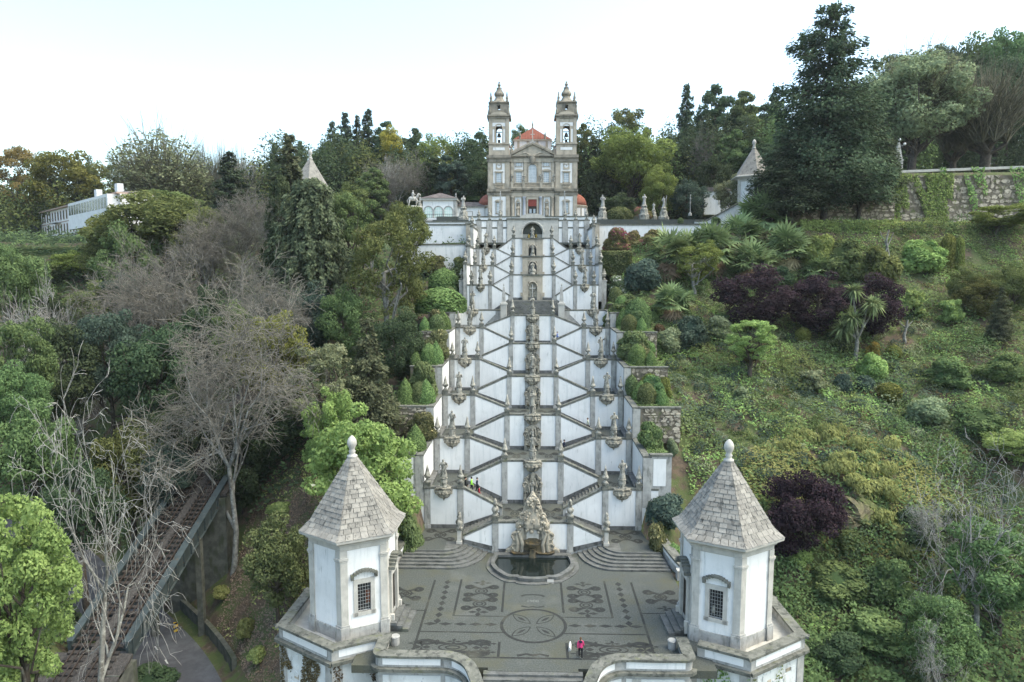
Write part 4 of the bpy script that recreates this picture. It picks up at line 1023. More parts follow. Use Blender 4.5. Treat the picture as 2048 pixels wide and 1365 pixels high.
# upper niches: stone frames with recesses, cross in the lowest
for i in range(3):
    z = TFL if i == 0 else UFL[i - 1]; y = UY[i]; top = UC[i]
    r = thing('wall_niche', 'stone niche %s in the %s wall of the upper stairway' % (('with a pale stone cross', 'sheltering a bulbous fountain urn', 'with dark openings and bronze figure')[i], NTH[i]), 'niche', (0, y, z))
    hw2 = 1.75 + .12 * i
    part('frame', MB().box(-hw2, -.78, y - .4, y - .03, z, top - .1).box(.78, hw2, y - .4, y - .03, z, top - .1).box(-.78, .78, y - .4, y - .03, z + 3.2, top - .1), M['church_stone'], r)
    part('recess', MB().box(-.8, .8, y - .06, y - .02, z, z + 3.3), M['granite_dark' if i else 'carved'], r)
    part('cornice', MB().box(-hw2 - .15, hw2 + .15, y - .55, y - .03, top - .32, top - .05), M['coping'], r)
    for sg in (-1, 1):
        part('side_block', MB().box(*sorted((sg * (hw2 - .1), sg * (hw2 + .35))), y - .3, y - .03, z + .6, z + 1.3), M['church_stone'], r)
    part('arch', MB().tube([(.78 * math.cos(math.pi * k / 10), y - .42, z + 2.45 + .78 * math.sin(math.pi * k / 10)) for k in range(11)], .11, 6), M['church_stone'], r)
    if i == 0:
        part('cross', MB().box(-.09, .09, y - .3, y - .12, z + .6, z + 2.7).box(-.55, .55, y - .29, y - .13, z + 1.95, z + 2.13), M['granite_light'], r)
    elif i == 1:
        part('fountain_urn', MB().lathe([(.5, 0), (.6, .2), (.35, .5), (.55, .9), (.75, 1.3), (.6, 1.8), (.3, 2.1), (.42, 2.35), (.12, 2.6)], 0, y - .45, z, 12, wob=.05), M['statue'], r, True)
    else:
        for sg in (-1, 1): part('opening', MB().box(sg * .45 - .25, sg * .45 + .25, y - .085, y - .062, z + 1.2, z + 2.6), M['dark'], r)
        part('figure', MB().add([(a, b + y - .5, c + z + .8) for a, b, c in FIG[1].v], FIG[1].f), M['bronze'], r, True)
    r2 = thing('statue', 'stone figure standing over the centre of the %s wall of the upper stairway' % NTH[i], 'statue', (0, y - .1, top), 'statues on the stairway axis')
    link('figure', FIGM[(i + 1) % 6], r2, (0, -.1, .5), scale=(.95, .95, .95)); lpart('pedestal', MB().lathe([(.5, 0), (.42, .1), (.36, .4), (.45, .52)], 0, -.1, 0, 8), M['statue'], r2)
r2 = thing('statue', 'stone figure with gilded companions inside the arched niche at the head of the stairs', 'statue', (0, HY + .2, 34.6))
link('figure', FIGM[3], r2, (0, 0, 1.1)); lpart('pedestal', MB().lathe([(.7, -.4), (.6, .3), (.5, 1.1)], n=10), M['statue'], r2)
for sg in (-1, 1): lpart('gilded_figure', MB().add([(a * .6 + sg * .75, b * .6, c * .6 + .9) for a, b, c in FIG[0].v], FIG[0].f), M['gold'], r2, True)
# obelisks at the middle terrace
for sg in (-1, 1):
    r = thing('obelisk', 'stone obelisk on a tall pedestal %s of the middle terrace steps' % ('left' if sg < 0 else 'right'), 'obelisk', (sg * 4.7, 111.6, 21))
    part('pedestal', MB().box(sg * 4.7 - .5, sg * 4.7 + .5, 110.9, 112.0, 20.6, 23.5).box(sg * 4.7 - .6, sg * 4.7 + .6, 110.8, 112.1, 23.5, 23.75), M['granite_light'], r)
    part('shaft', MB().lathe([(.62, 23.75), (.5, 23.95), (.45, 24.1), (.36, 25.2), (.2, 26.3), (.06, 26.5), (.16, 26.7), (.03, 26.95)], sg * 4.7, 111.45, 0, 4, rot=math.pi / 4), M['granite'], r)

# the great shell fountain and its pool
gf = thing('great_fountain', 'great carved stone fountain with scrolls and dark bowl above a lobed pool', 'fountain', (0, 67.4, 0))
y = 67.5
h = [(2.75, 0), (2.75, .4), (2.3, .75), (2.05, .7), (2.1, 1.3), (1.95, 1.75), (2.0, 2.1), (1.75, 2.45), (1.5, 2.7), (1.75, 3.0), (1.72, 3.35), (1.45, 3.6), (1.3, 4.1), (1.02, 4.5), (.92, 4.9), (.76, 5.3), (.62, 5.75), (.42, 6.0), (.2, 6.3), (0, 6.4)]
part('back_panel', MB().xz(mirror(h), y - .45, y + .36), M['carved_warm'], gf)
part('upper_shell', MB().lathe([(1.5, 3.1), (1.55, 3.5), (1.25, 4.0), (1.0, 4.5), (.9, 5.0), (.7, 5.5), (.5, 5.9), (.3, 6.25), (.12, 6.6)], 0, y, 0, 16, 1, .62, wob=.09, wn=6), M['carved_warm'], gf)
o = MB()
for sg in (-1, 1):
    scroll(o, sg * 2.35, y - .4, .45, .36, sg, .13); scroll(o, sg * 1.9, y - .5, 1.0, .45, -sg, .16); scroll(o, sg * 1.72, y - .5, 2.2, .42, sg, .17)
    scroll(o, sg * 1.3, y - .5, 3.2, .4, -sg, .15); scroll(o, sg * 1.0, y - .55, 4.3, .34, sg, .12); scroll(o, sg * .6, y - .5, 5.35, .28, -sg, .1)
    o.tube([(sg * 1.15, y - .5, .2), (sg * 1.0, y - .62, 1.3), (sg * 1.35, y - .6, 2.4), (sg * .9, y - .5, 3.1)], [.22, .2, .16, .12], 7)
    o.tube([(sg * 1.6, y - .5, .3), (sg * 1.5, y - .6, 1.4), (sg * 1.65, y - .5, 2.6)], [.15, .2, .1], 7)
    o.box(sg * 1.05 - .14, sg * 1.05 + .14, y - .62, y - .4, 1.9, 2.9)
rng = random.Random(5)
for k in range(46):
    zz = rng.uniform(2.6, 6.2); w = np.interp(zz, [2.6, 3.5, 4.5, 6.2], [1.6, 1.5, .9, .35]); o.ball((rng.uniform(-w, w), y - .5 - .35 * (1 - abs(zz - 3.6) / 3), zz), rng.uniform(.1, .22), 6, 4)
part('ornament', o, M['carved_warm'], gf)
part('niche', MB().xz([(-.62, 1.5), (.62, 1.5), (.62, 2.4), (.4, 2.75), (0, 2.9), (-.4, 2.75), (-.62, 2.4)], y - .62, y - .4), M['granite_light'], gf)
part('crest', MB().lathe([(.9, 0), (.8, .5), (.5, 1.0), (.2, 1.3)], 0, y - .3, 2.9, 12, 1, .5, wob=.1, wn=5), M['carved_warm'], gf)
part('wet_back', MB().xz([(-1.0, 0), (1.0, 0), (.85, 1.7), (.4, 2.0), (-.4, 2.0), (-.85, 1.7)], y - .72, y - .42), M['carved_wet'], gf)
part('bowl', MB().lathe([(.15, .5), (.2, .9), (.55, 1.3), (.72, 1.55), (.7, 1.62), (.5, 1.5), (.1, 1.45)], 0, y - .95, 0, 16, 1, .7), M['carved_wet'], gf)
part('spout_figure', MB().lathe([(.5, 0), (.4, .4), (.3, .8), (.35, 1.0)], 0, y - 1.0, .05, 10, wob=.12), M['carved_wet'], gf)
for sg in (-1, 1): part('side_shell', MB().lathe([(.1, 0), (.9, .25), (1.05, .42), (.95, .42), (.1, .2)], sg * 1.25, y - .8, .25, 14, 1, .6, wob=.06, wn=8), M['carved_wet'], gf)
half = [(300, 1030), (272, 1095), (300, 1165), (380, 1228), (450, 1262), (540, 1268), (560, 1280), (640, 1290), (709, 1293)]
def PP(x, y_, z): v = onz(920 + x / 4.876, 900 + y_ / 4.876, z); return (v.x, v.y)
out = [PP(x, yy, .45) for x, yy in half]; ax = out[-1][0]
out = [((x - ax) * .94, 66.6 - (66.6 - yy) * .88) for x, yy in out]; out[-1] = (0, out[-1][1])
outer = dense([(-3.8, 66.9)] + out[1:], 4); outer = outer + [(-x, yy) for x, yy in reversed(outer[:-1])]
def shrink(p, d):
    cx0, cy0 = 0, 66.2
    L = math.hypot(p[0] - cx0, p[1] - cy0); return (cx0 + (p[0] - cx0) * (1 - d / L), min(cy0 + (p[1] - cy0) * (1 - d / L), 66.6))
pl = thing('fountain_pool', 'lobed stone pool of dark water in front of the great fountain', 'pool', (0, 65, 0))
inner = [shrink(p, .42) for p in outer]; outer2 = [shrink(p, -.45) for p in outer]
n = len(outer); vs = []
for p, q in zip(outer, inner): vs += [(*p, 0), (*p, .42), (*q, .46), (*q, -.3)]
fs = [(4 * k + q, 4 * k + q + 1, 4 * k + 5 + q, 4 * k + 4 + q) for k in range(n - 1) for q in range(3)]
part('rim', MB().add(vs, fs), M['step'], pl)
vs = []
for p, q in zip(outer2, outer): vs += [(*p, 0), (*p, .1), (*q, .1)]
part('kerb', MB().add(vs, [(3 * k + q, 3 * k + q + 1, 3 * k + 4 + q, 3 * k + 3 + q) for k in range(n - 1) for q in range(2)]), M['step'], pl)
part('basin_floor', MB().xy(inner, -.35, -.28), M['carved_wet'], pl)
M['water'] = mat('water', (.006, .010, .009), (.010, .014, .012), 1.0, rough=.04, spec=.5, bump=.06, bscale=3)
part('water', MB().xy(inner, -.2, .2), M['water'], pl)
part('back_ledge', MB().box(-3.9, 3.9, 66.3, 67.0, -.2, .42), M['step'], pl)
sg_ = tag(link('notice_board', MB().box(-.3, .3, -.04, .04, 0, .36).mesh('notice_board', M['granite'])), 'small pale notice board on the paving at the pool edge', 'sign'); v = onz(1101, 1163, .2); sg_.location = (v.x, v.y, 0); sg_.rotation_euler = (RAD(-25), 0, 0)
v = onz(1101, 1166, 0)
# rope from right parapet to chapel
rp = tag(link('rope', MB().tube([(15.2, 62.3, .8), (15.9, 61.4, .35), (16.5, 60.3, .2), (16.2, 58.6, .35), (14.2, 57.2, .9)], .03, 5).mesh('rope', M['white'])), 'pale rope hanging from the right stair parapet towards the right chapel', 'rope')
for sg in (-1, 1):
    pb = tag(link('planter_box', MB().lathe([(.30, 0), (.32, .1), (.33, .6), (.36, .68), (.3, .74), (.1, .74)], n=12).mesh('planter_box', M['granite'])), 'stone drum beside the steps of the %s near chapel' % ('left' if sg < 0 else 'right'), 'planter'); pb.location = (sg * 10.7, 50.2, 0)
# ------------------------------------------------------------------ church
ch = thing('church', 'twin towered baroque church of warm stone and white panels at the top of the stairs', 'church', (0, CHY, CHZ))
Z = lambda q: CHZ + (1120 - q) * .0325         # heights read off the facade drawing
X = lambda q: (q - 1152) * .0325
def cp(name, mb, m='church_stone', parent=None, smooth=False): return part(name, mb, M[m], parent or ch, smooth)
fy = CHY
cp('body', MB().box(-10.6, 10.6, fy + .4, fy + 24, CHZ - .5, Z(660)), 'church_stone')
cp('centre_wall', MB().box(-5.4, 5.4, fy + .15, fy + .5, CHZ, Z(655)))
def cornice(x0, x1, y0, z0, z1, d, name='cornice', m='church_stone_dark', par=None):
    h = z1 - z0
    mb = MB().yz([(y0 + .3, z0), (y0 - d * .4, z0), (y0 - d * .45, z0 + h * .35), (y0 - d, z0 + h * .6), (y0 - d, z0 + h), (y0 + .3, z0 + h)], x0, x1)
    return cp(name, mb, m, par)
def window(x0, x1, z0, z1, y, par, fr=.22, glass='glass_pale', nx_=2, nz_=4, hood=None, m='church_stone'):
    w = MB()
    for a, b, c, d in ((x0 - fr, x0, z0 - fr, z1 + fr), (x1, x1 + fr, z0 - fr, z1 + fr), (x0, x1, z1, z1 + fr), (x0 - fr * 1.3, x1 + fr * 1.3, z0 - fr, z0)): w.box(a, b, y - .14, y + .05, c, d)
    wn = cp('window', w, m, par)
    part('pane', MB().box(x0, x1, y - .02, y + .03, z0, z1), M[glass], wn)
    g = MB()
    for k in range(1, nx_): g.box(x0 + (x1 - x0) * k / nx_ - .035, x0 + (x1 - x0) * k / nx_ + .035, y - .06, y - .021, z0, z1)
    for k in range(1, nz_): g.box(x0, x1, y - .056, y - .021, z0 + (z1 - z0) * k / nz_ - .03, z0 + (z1 - z0) * k / nz_ + .03)
    part('glazing_bar', g, M['white'], wn)
    if hood:
        if hood == 'arc':
            n = 8; cx = (x0 + x1) / 2; hw_ = (x1 - x0) / 2 + .4
            part('hood', MB().xz([(cx - hw_ * math.cos(math.pi * k / n), z1 + .3 + .5 * math.sin(math.pi * k / n)) for k in range(n + 1)], y - .32, y + .02), M[m], wn)
        else: part('hood', MB().box(x0 - .4, x1 + .4, y - .3, y + .02, z1 + fr, z1 + fr + .22), M[m], wn)
    return wn
def tower_prof(cx, zt):
    pass
for sg in (-1, 1):
    cx = sg * 8.2
    tw = cp('tower', MB().box(cx - 2.72, cx + 2.72, fy - .25, fy + 5.2, CHZ - .4, Z(650)))
    # ground storey: white field, window, pilasters
    part('plaster_panel', MB().box(cx - 1.65, cx + 1.65, fy - .29, fy - .2, CHZ + .9, Z(945)), M['plaster'], tw)
    for e in (-1, 1): part('pilaster', MB().box(cx + e * 2.2 - .42, cx + e * 2.2 + .42, fy - .42, fy - .2, CHZ, Z(935)), M['church_stone'], tw)
    wn = window(cx - .6, cx + .6, CHZ + 1.7, CHZ + 4.2, fy - .3, tw, hood='arc', glass='glass_pale')
    part('plinth', MB().box(cx - 2.8, cx + 2.8, fy - .45, fy - .2, CHZ - .4, CHZ + .8), M['church_stone'], tw)
    cornice(cx - 2.9, cx + 2.9, fy - .28, Z(935), Z(890), .62, par=tw)
    # second storey
    part('plaster_panel', MB().box(cx - 1.4, cx + 1.4, fy - .29, fy - .2, Z(845), Z(700)), M['plaster'], tw)
    for e in (-1, 1): part('pilaster', MB().box(cx + e * 2.15 - .4, cx + e * 2.15 + .4, fy - .38, fy - .2, Z(885), Z(690)), M['church_stone'], tw)
    window(cx - .62, cx + .62, Z(840), Z(772), fy - .3, tw, nx_=3, nz_=5, hood='flat')
    part('clock_frame', MB().box(cx - .75, cx + .75, fy - .4, fy - .2, Z(745), Z(695)).lathe([(.75, 0), (.75, .12)], cx, fy - .38, Z(712), 16, 1, .2), M['church_stone'], tw)
    part('clock_face', MB().add([(cx + .52 * math.cos(2 * math.pi * k / 16), fy - .405, Z(718) + .52 * math.sin(2 * math.pi * k / 16)) for k in range(16)], [tuple(range(16))]), M['white'], tw)
    part('clock_hands', MB().box(cx - .03, cx + .03, fy - .43, fy - .41, Z(718), Z(718) + .4).box(cx, cx + .26, fy - .43, fy - .41, Z(718) - .03, Z(718) + .03), M['dark'], tw)
    # balustrade under the window
    for k in range(6): part('baluster', MB().lathe([(.1, 0), (.13, .15), (.07, .35), (.1, .7)], cx - .75 + k * .3, fy - .5, Z(882), 6), M['church_stone'], tw)
    part('balcony_rail', MB().box(cx - 1.1, cx + 1.1, fy - .6, fy - .3, Z(858), Z(850)), M['church_stone'], tw)
    cornice(cx - 2.95, cx + 2.95, fy - .28, Z(690), Z(640), .6, par=tw)
    # belfry stage
    b0, b1 = Z(650), Z(372)
    bel = cp('belfry', MB(), 'church_stone', tw) if False else None
    aw = .78; zc_ = Z(440); z0_ = Z(548)
    n = 10
    shell = MB()
    for yy0, yy1 in ((fy - .1, fy + .6), (fy + 4.2, fy + 4.9)):
        shell.box(cx - 2.45, cx - aw, yy0, yy1, b0, b1); shell.box(cx + aw, cx + 2.45, yy0, yy1, b0, b1); shell.box(cx - aw, cx + aw, yy0, yy1, b0, z0_)
        arc_ = [(cx + aw * math.cos(math.pi * k / n), zc_ + aw * math.sin(math.pi * k / n)) for k in range(n + 1)]
        shell.xz([(cx + aw, zc_)] + arc_[1:-1] + [(cx - aw, zc_), (cx - aw, b1), (cx + aw, b1)], yy0, yy1)
    for xx in (cx - 2.45, cx + 1.75):
        shell.box(xx, xx + .7, fy + .6, fy + 1.7, b0, b1); shell.box(xx, xx + .7, fy + 3.1, fy + 4.2, b0, b1); shell.box(xx, xx + .7, fy + 1.7, fy + 3.1, b0, z0_); shell.box(xx, xx + .7, fy + 1.7, fy + 3.1, zc_ + .5, b1)
    shell.box(cx - 2.4, cx + 2.4, fy + .0, fy + 4.8, b0 - .1, b0 + .6)
    bel = part('belfry', shell, M['church_stone'], tw)
    for e in (-1, 1):
        part('pilaster', MB().box(cx + e * 2.1 - .36, cx + e * 2.1 + .36, fy - .26, fy - .08, Z(560), b1), M['church_stone'], tw)
        part('plaster_panel', MB().box(cx + e * 1.3 - .22, cx + e * 1.3 + .22, fy - .14, fy - .09, Z(545), Z(450)), M['plaster'], tw)
    part('plaster_panel', MB().box(cx - 1.55, cx + 1.55, fy - .13, fy - .095, Z(428), Z(402)), M['plaster'], tw)
    part('plaster_panel', MB().box(cx - 1.45, cx + 1.45, fy - .14, fy - .09, Z(602), Z(582)), M['plaster'], tw)
    part('arch_moulding', MB().tube([(cx + aw * 1.18, fy - .12, z0_)] + [(cx + aw * 1.18 * math.cos(math.pi * k / n), fy - .12, zc_ + aw * 1.18 * math.sin(math.pi * k / n)) for k in range(n + 1)] + [(cx - aw * 1.18, fy - .12, z0_)], .12, 6), M['church_stone'], tw)
    part('string_course', MB().box(cx - 2.65, cx + 2.65, fy - .32, fy + 5.0, Z(560), Z(550)), M['church_stone'], tw)
    bl = part('bell', MB().lathe([(.55, 0), (.5, .1), (.4, .5), (.3, .85), (.12, 1.0)], cx, fy + 1.2, Z(500), 12), M['bronze'], tw, True)
    part('bell_frame', MB().box(cx - .7, cx + .7, fy + 1.1, fy + 1.3, Z(466), Z(460)).box(cx - .3, cx + .3, fy + .9, fy + 1.5, Z(545), Z(520)), M['wood_dark'], bl)
    # main tower cornice with curved pediment
    cornice(cx - 2.85, cx + 2.85, fy - .12, b1, Z(345), .5, par=tw)
    part('cornice_side', MB().box(cx - 2.9, cx + 2.9, fy + .1, fy + 5.2, Z(362), Z(346)), M['church_stone_dark'], tw)
    n2 = 10
    part('curved_pediment', MB().xz([(cx - 2.0 * math.cos(math.pi * k / n2), Z(346) + .75 * math.sin(math.pi * k / n2)) for k in range(n2 + 1)], fy - .35, fy + .4), M['church_stone'], tw)
    # attic stage
    a0, a1 = Z(346), Z(262)
    at_ = MB(); ww = 2.28
    at_.box(cx - ww, cx - .32, fy + .2, fy + 1.0, a0, a1).box(cx + .32, cx + ww, fy + .2, fy + 1.0, a0, a1).box(cx - .32, cx + .32, fy + .2, fy + 1.0, a0, Z(306)).box(cx - .32, cx + .32, fy + .2, fy + 1.0, Z(272), a1)
    at_.box(cx - ww, cx - .32, fy + 3.6, fy + 4.4, a0, a1).box(cx + .32, cx + ww, fy + 3.6, fy + 4.4, a0, a1).box(cx - .32, cx + .32, fy + 3.6, fy + 4.4, a0, Z(306)).box(cx - .32, cx + .32, fy + 3.6, fy + 4.4, Z(272), a1)
    at_.box(cx - ww, cx - ww + .7, fy + 1.0, fy + 3.6, a0, a1).box(cx + ww - .7, cx + ww, fy + 1.0, fy + 3.6, a0, a1)
    part('attic', at_, M['church_stone_dark'], tw)
    for e in (-1, 1): part('scroll_buttress', MB().lathe([(.1, 0), (.42, .3), (.36, .9), (.2, 1.6), (.3, 2.2), (.1, 2.5)], cx + e * 2.3, fy + .3, a0, 8), M['church_stone_dark'], tw, True)
    cornice(cx - 2.5, cx + 2.5, fy + .2, a1, Z(250), .34, par=tw)
    part('cornice_side', MB().box(cx - 2.5, cx + 2.5, fy + .5, fy + 4.5, Z(260), Z(252)), M['church_stone_dark'], tw)
    # bulbous spire (square)
    pf = [(2.5, Z(252)), (1.75, Z(235)), (1.3, Z(222)), (1.0, Z(205)), (.95, Z(198)), (1.28, Z(188)), (1.32, Z(178)), (1.05, Z(164)), (.75, Z(152)), (.62, Z(140)), (.7, Z(134)), (.32, Z(128)), (.28, Z(120)), (.45, Z(112)), (.3, Z(102)), (.15, Z(96)), (.26, Z(92)), (.05, Z(86))]
    part('spire', MB().lathe([(a_, b_) for a_, b_ in pf], cx, fy + 2.3, 0, 8, rot=math.pi / 8), M['church_stone_dark'], tw)
    for ex in (-1, 1):
        for ey in (0, 1):
            part('corner_urn', MB().lathe([(.3, 0), (.3, .5), (.15, .6), (.34, 1.0), (.25, 1.4), (.14, 1.5), (.2, 1.75), (.1, 2.2), (.16, 2.3), (.02, 2.5)], cx + ex * 1.95, fy + .5 + ey * 3.6, Z(252), 8), M['church_stone_dark'], tw, True)
# centre: ground storey
for sg in (-1, 1):
    for xx in (2.0, 4.85): cp('column', MB().lathe([(.48, 0), (.48, .3), (.38, .45), (.36, 3.0), (.32, 5.1), (.45, 5.25), (.46, 5.5)], sg * xx, fy - .1, CHZ + .15, 12), 'church_grey' if xx < 3 else 'church_stone', smooth=True)
    cp('plaster_panel', MB().box(*sorted((sg * 2.75, sg * 4.3)), fy + .06, fy + .16, CHZ + .7, Z(945)), 'plaster')
    nw = cp('niche', MB().box(*sorted((sg * 3.0, sg * 3.15)), fy - .1, fy + .1, CHZ + 1.0, CHZ + 4.6).box(*sorted((sg * 3.9, sg * 4.05)), fy - .1, fy + .1, CHZ + 1.0, CHZ + 4.6).box(*sorted((sg * 2.85, sg * 4.2)), fy - .18, fy + .1, CHZ + .6, CHZ + 1.0), 'church_stone')
    part('recess', MB().box(*sorted((sg * 3.15, sg * 3.9)), fy + .02, fy + .05, CHZ + 1.0, CHZ + 4.2), M['church_stone_dark'], nw)
    part('arch', MB().tube([(sg * 3.525 + .52 * math.cos(math.pi * k / 8), fy - .05, CHZ + 4.1 + .5 * math.sin(math.pi * k / 8)) for k in range(9)], .12, 6), M['church_stone'], nw)
    part('crest', MB().lathe([(.5, 0), (.35, .25), (.1, .5)], sg * 3.525, fy, CHZ + 4.7, 8, 1, .4), M['church_stone'], nw)
    m2 = MB().add([(a * 1.4 + sg * 3.525, b * 1.2 + fy - .12, c * 1.55 + CHZ + 1.05) for a, b, c in FIG[1].v], FIG[1].f); st_ = part('figure', m2, M['church_stone'], nw, True)
cp('lower_entablature', MB().box(-5.5, 5.5, fy - .3, fy + .3, Z(945), Z(912)))
cornice(-5.5, 5.5, fy - .3, Z(912), Z(886), .55)
dw = cp('doorway', MB().box(-1.45, -1.05, fy - .2, fy + .2, CHZ, Z(945)).box(1.05, 1.45, fy - .2, fy + .2, CHZ, Z(945)).box(-1.05, 1.05, fy - .2, fy + .2, Z(965), Z(945)))
part('curtain', MB().box(-1.05, 1.05, fy - .06, fy + .0, Z(1016), Z(966)), M['curtain'], dw)
part('door_leaf', MB().box(-1.05, 1.05, fy + .02, fy + .12, CHZ, Z(1016)), M['wood_dark'], dw)
for sg in (-1, 1): part('door_pane', MB().box(*sorted((sg * .2, sg * .75)), fy - .02, fy + .015, Z(1068), Z(1036)), M['glass_pale'], dw)
# balustrade and statues on the ledge
bal = cp('balustrade', MB().box(-5.4, 5.4, fy - .6, fy - .35, Z(848), Z(842)).box(-5.4, 5.4, fy - .62, fy - .3, Z(884), Z(876)))
for k in range(34): part('baluster', MB().lathe([(.09, 0), (.13, .2), (.07, .5), (.1, .92)], -5.1 + k * .31, fy - .47, Z(876), 6), M['church_stone'], bal)
for xx in (-5.0, -2.15, 2.15, 5.0):
    part('pier', MB().box(xx - .32, xx + .32, fy - .68, fy - .28, Z(884), Z(838)), M['church_stone'], bal)
for k, (q, lb) in enumerate(((998, 'leftmost'), (1090, 'second from the left'), (1214, 'third from the left'), (1312, 'rightmost'))):
    r = thing('statue', 'small stone statue on the church balcony, %s of the four' % lb, 'statue', (X(q), fy - .5, Z(838)), 'statues on the church balcony')
    link('figure', FIGM[k], r, (0, 0, .1), scale=(1.1, 1.0, 1.05)); lpart('base', MB().box(-.3, .3, -.25, .25, 0, .1), M['church_stone'], r)
# centre upper storey
for sg in (-1, 1):
    for xx in (1.75, 4.9): cp('pilaster', MB().box(sg * xx - .35, sg * xx + .35, fy - .05, fy + .2, Z(842), Z(690)))
    cp('plaster_panel', MB().box(*sorted((sg * 2.3, sg * 4.4)), fy + .1, fy + .155, Z(842), Z(692)), 'plaster')
    window(sg * 3.35 - .68, sg * 3.35 + .68, Z(840), Z(765), fy + .1, ch, nx_=3, nz_=5, hood='arc')
    window(sg * 3.35 - .7, sg * 3.35 + .7, Z(720), Z(695), fy + .1, ch, fr=.15, nx_=3, nz_=2)
n = 12
gz = [( -1.0, Z(840)), (1.0, Z(840)), (1.0, Z(735))] + [(1.0 * math.cos(math.pi * k / n), Z(735) + 1.0 * math.sin(math.pi * k / n)) for k in range(1, n)] + [(-1.0, Z(735))]
bw = cp('arched_window', MB().tube([(1.1, fy - .02, Z(840))] + [(1.1 * math.cos(math.pi * k / n), fy - .02, Z(735) + 1.1 * math.sin(math.pi * k / n)) for k in range(n + 1)] + [(-1.1, fy - .02, Z(840))], .14, 6))
part('pane', MB().xz(gz, fy + .08, fy + .15), M['glass_pale'], bw)
g = MB()
for k in range(1, 6): g.box(-1 + k / 3 - .03, -1 + k / 3 + .03, fy + .05, fy + .075, Z(840), Z(735) + math.sqrt(max(0, 1 - (-1 + k / 3) ** 2)))
for k in range(1, 12): g.box(-1, 1, fy + .052, fy + .078, Z(840) + k * .36 - .02, Z(840) + k * .36 + .02)
part('glazing_bar', g, M['white'], bw)
cp('upper_entablature', MB().box(-5.5, 5.5, fy - .12, fy + .3, Z(692), Z(660)))
cornice(-5.5, 5.5, fy - .12, Z(660), Z(644), .5)
pd = cp('pediment', MB().xz([(-5.2, Z(644)), (5.2, Z(644)), (0, Z(560))], fy - .1, fy + 1.2))
for sg in (-1, 1):
    part('raking_cornice', MB().xz(sxz([(5.6, Z(644)), (5.6, Z(632)), (0, Z(546)), (0, Z(562))], sg), fy - .5, fy + 1.3), M['church_stone_dark'], pd)
    part('crowning_rail', MB().xz(sxz([(5.3, Z(632) + .1), (5.3, Z(606)), (.6, Z(540)), (.6, Z(556))], sg), fy + .6, fy + .9), M['church_stone'], pd)
    part('urn', MB().lathe([(.4, 0), (.4, 1.2), (.2, 1.3), (.3, 1.7), (.1, 2.2)], sg * 5.2, fy + .4, Z(632), 8), M['church_stone_dark'], pd)
    part('relief', MB().tube([(sg * .6, fy - .14, Z(640)), (sg * 1.8, fy - .16, Z(622)), (sg * 3.2, fy - .14, Z(634))], [.22, .16, .06], 6), M['church_stone'], pd)
part('coat_of_arms', MB().lathe([(.1, -1.6), (.6, -1.0), (.75, -.1), (.55, .5), (.3, .8)], 0, fy - .35, Z(660), 10, 1, .45, wob=.12), M['church_stone_dark'], pd)
part('cross', MB().box(-.09, .09, fy + .3, fy + .48, Z(556), Z(445)).box(-.5, .5, fy + .31, fy + .47, Z(488), Z(482)).box(-.3, .3, fy + .1, fy + .7, Z(556), Z(530)), M['granite_light'], pd)
ZD = lambda q, yy: CAMP.z + (Z(q) - CAMP.z) * yy / fy
# crossing: white drum with red pyramid roof
dr = cp('drum', MB().box(-4.7, 4.7, fy + 8, fy + 17, ZD(660, fy + 8), ZD(528, fy + 8)), 'plaster')
part('drum_cornice', MB().box(-4.95, 4.95, fy + 7.75, fy + 17.2, ZD(535, fy + 8), ZD(524, fy + 8)), M['church_stone'], dr)
for xx in (-3.6, -1.2, 1.2, 3.6): part('drum_pilaster', MB().box(xx - .3, xx + .3, fy + 7.9, fy + 8.1, ZD(640, fy + 8), ZD(535, fy + 8)), M['church_stone'], dr)
rf = part('roof', MB().add([(-4.85, fy + 7.8, ZD(524, fy + 8)), (4.85, fy + 7.8, ZD(524, fy + 8)), (4.85, fy + 17, ZD(524, fy + 8)), (-4.85, fy + 17, ZD(524, fy + 8)), (0, fy + 12.4, ZD(438, fy + 12.4))], [(0, 1, 4), (1, 2, 4), (2, 3, 4), (3, 0, 4), (3, 2, 1, 0)]), M['red_tile'], ch)
for k in range(-11, 12):
    x = k * .42; e = abs(x) / 4.85
    part('tile_row', MB().tube([(x, fy + 7.75, ZD(524, fy + 8) + .06), (x * 1.0, fy + 7.8 + 4.6 * (1 - e), ZD(524, fy + 8) + (ZD(438, fy + 12.4) - ZD(524, fy + 8)) * (1 - e) + .05)], .07, 4), M['red_tile'], rf)
part('finial', MB().lathe([(.3, 0), (.15, .5), (.25, .8), (.08, 1.3), (.02, 2.0)], 0, fy + 12.4, ZD(440, fy + 12.4), 8), M['church_stone_dark'], rf)
for xx in (-3.2, 3.2): part('pinnacle', MB().lathe([(.3, 0), (.2, .5), (.28, .9), (.05, 1.9)], xx, fy + 8, ZD(524, fy + 8), 8), M['church_stone_dark'], rf)
cp('nave_roof', MB().xz([(-5.6, Z(660)), (5.6, Z(660)), (0, Z(590))], fy + 1.3, fy + 24), 'red_tile')
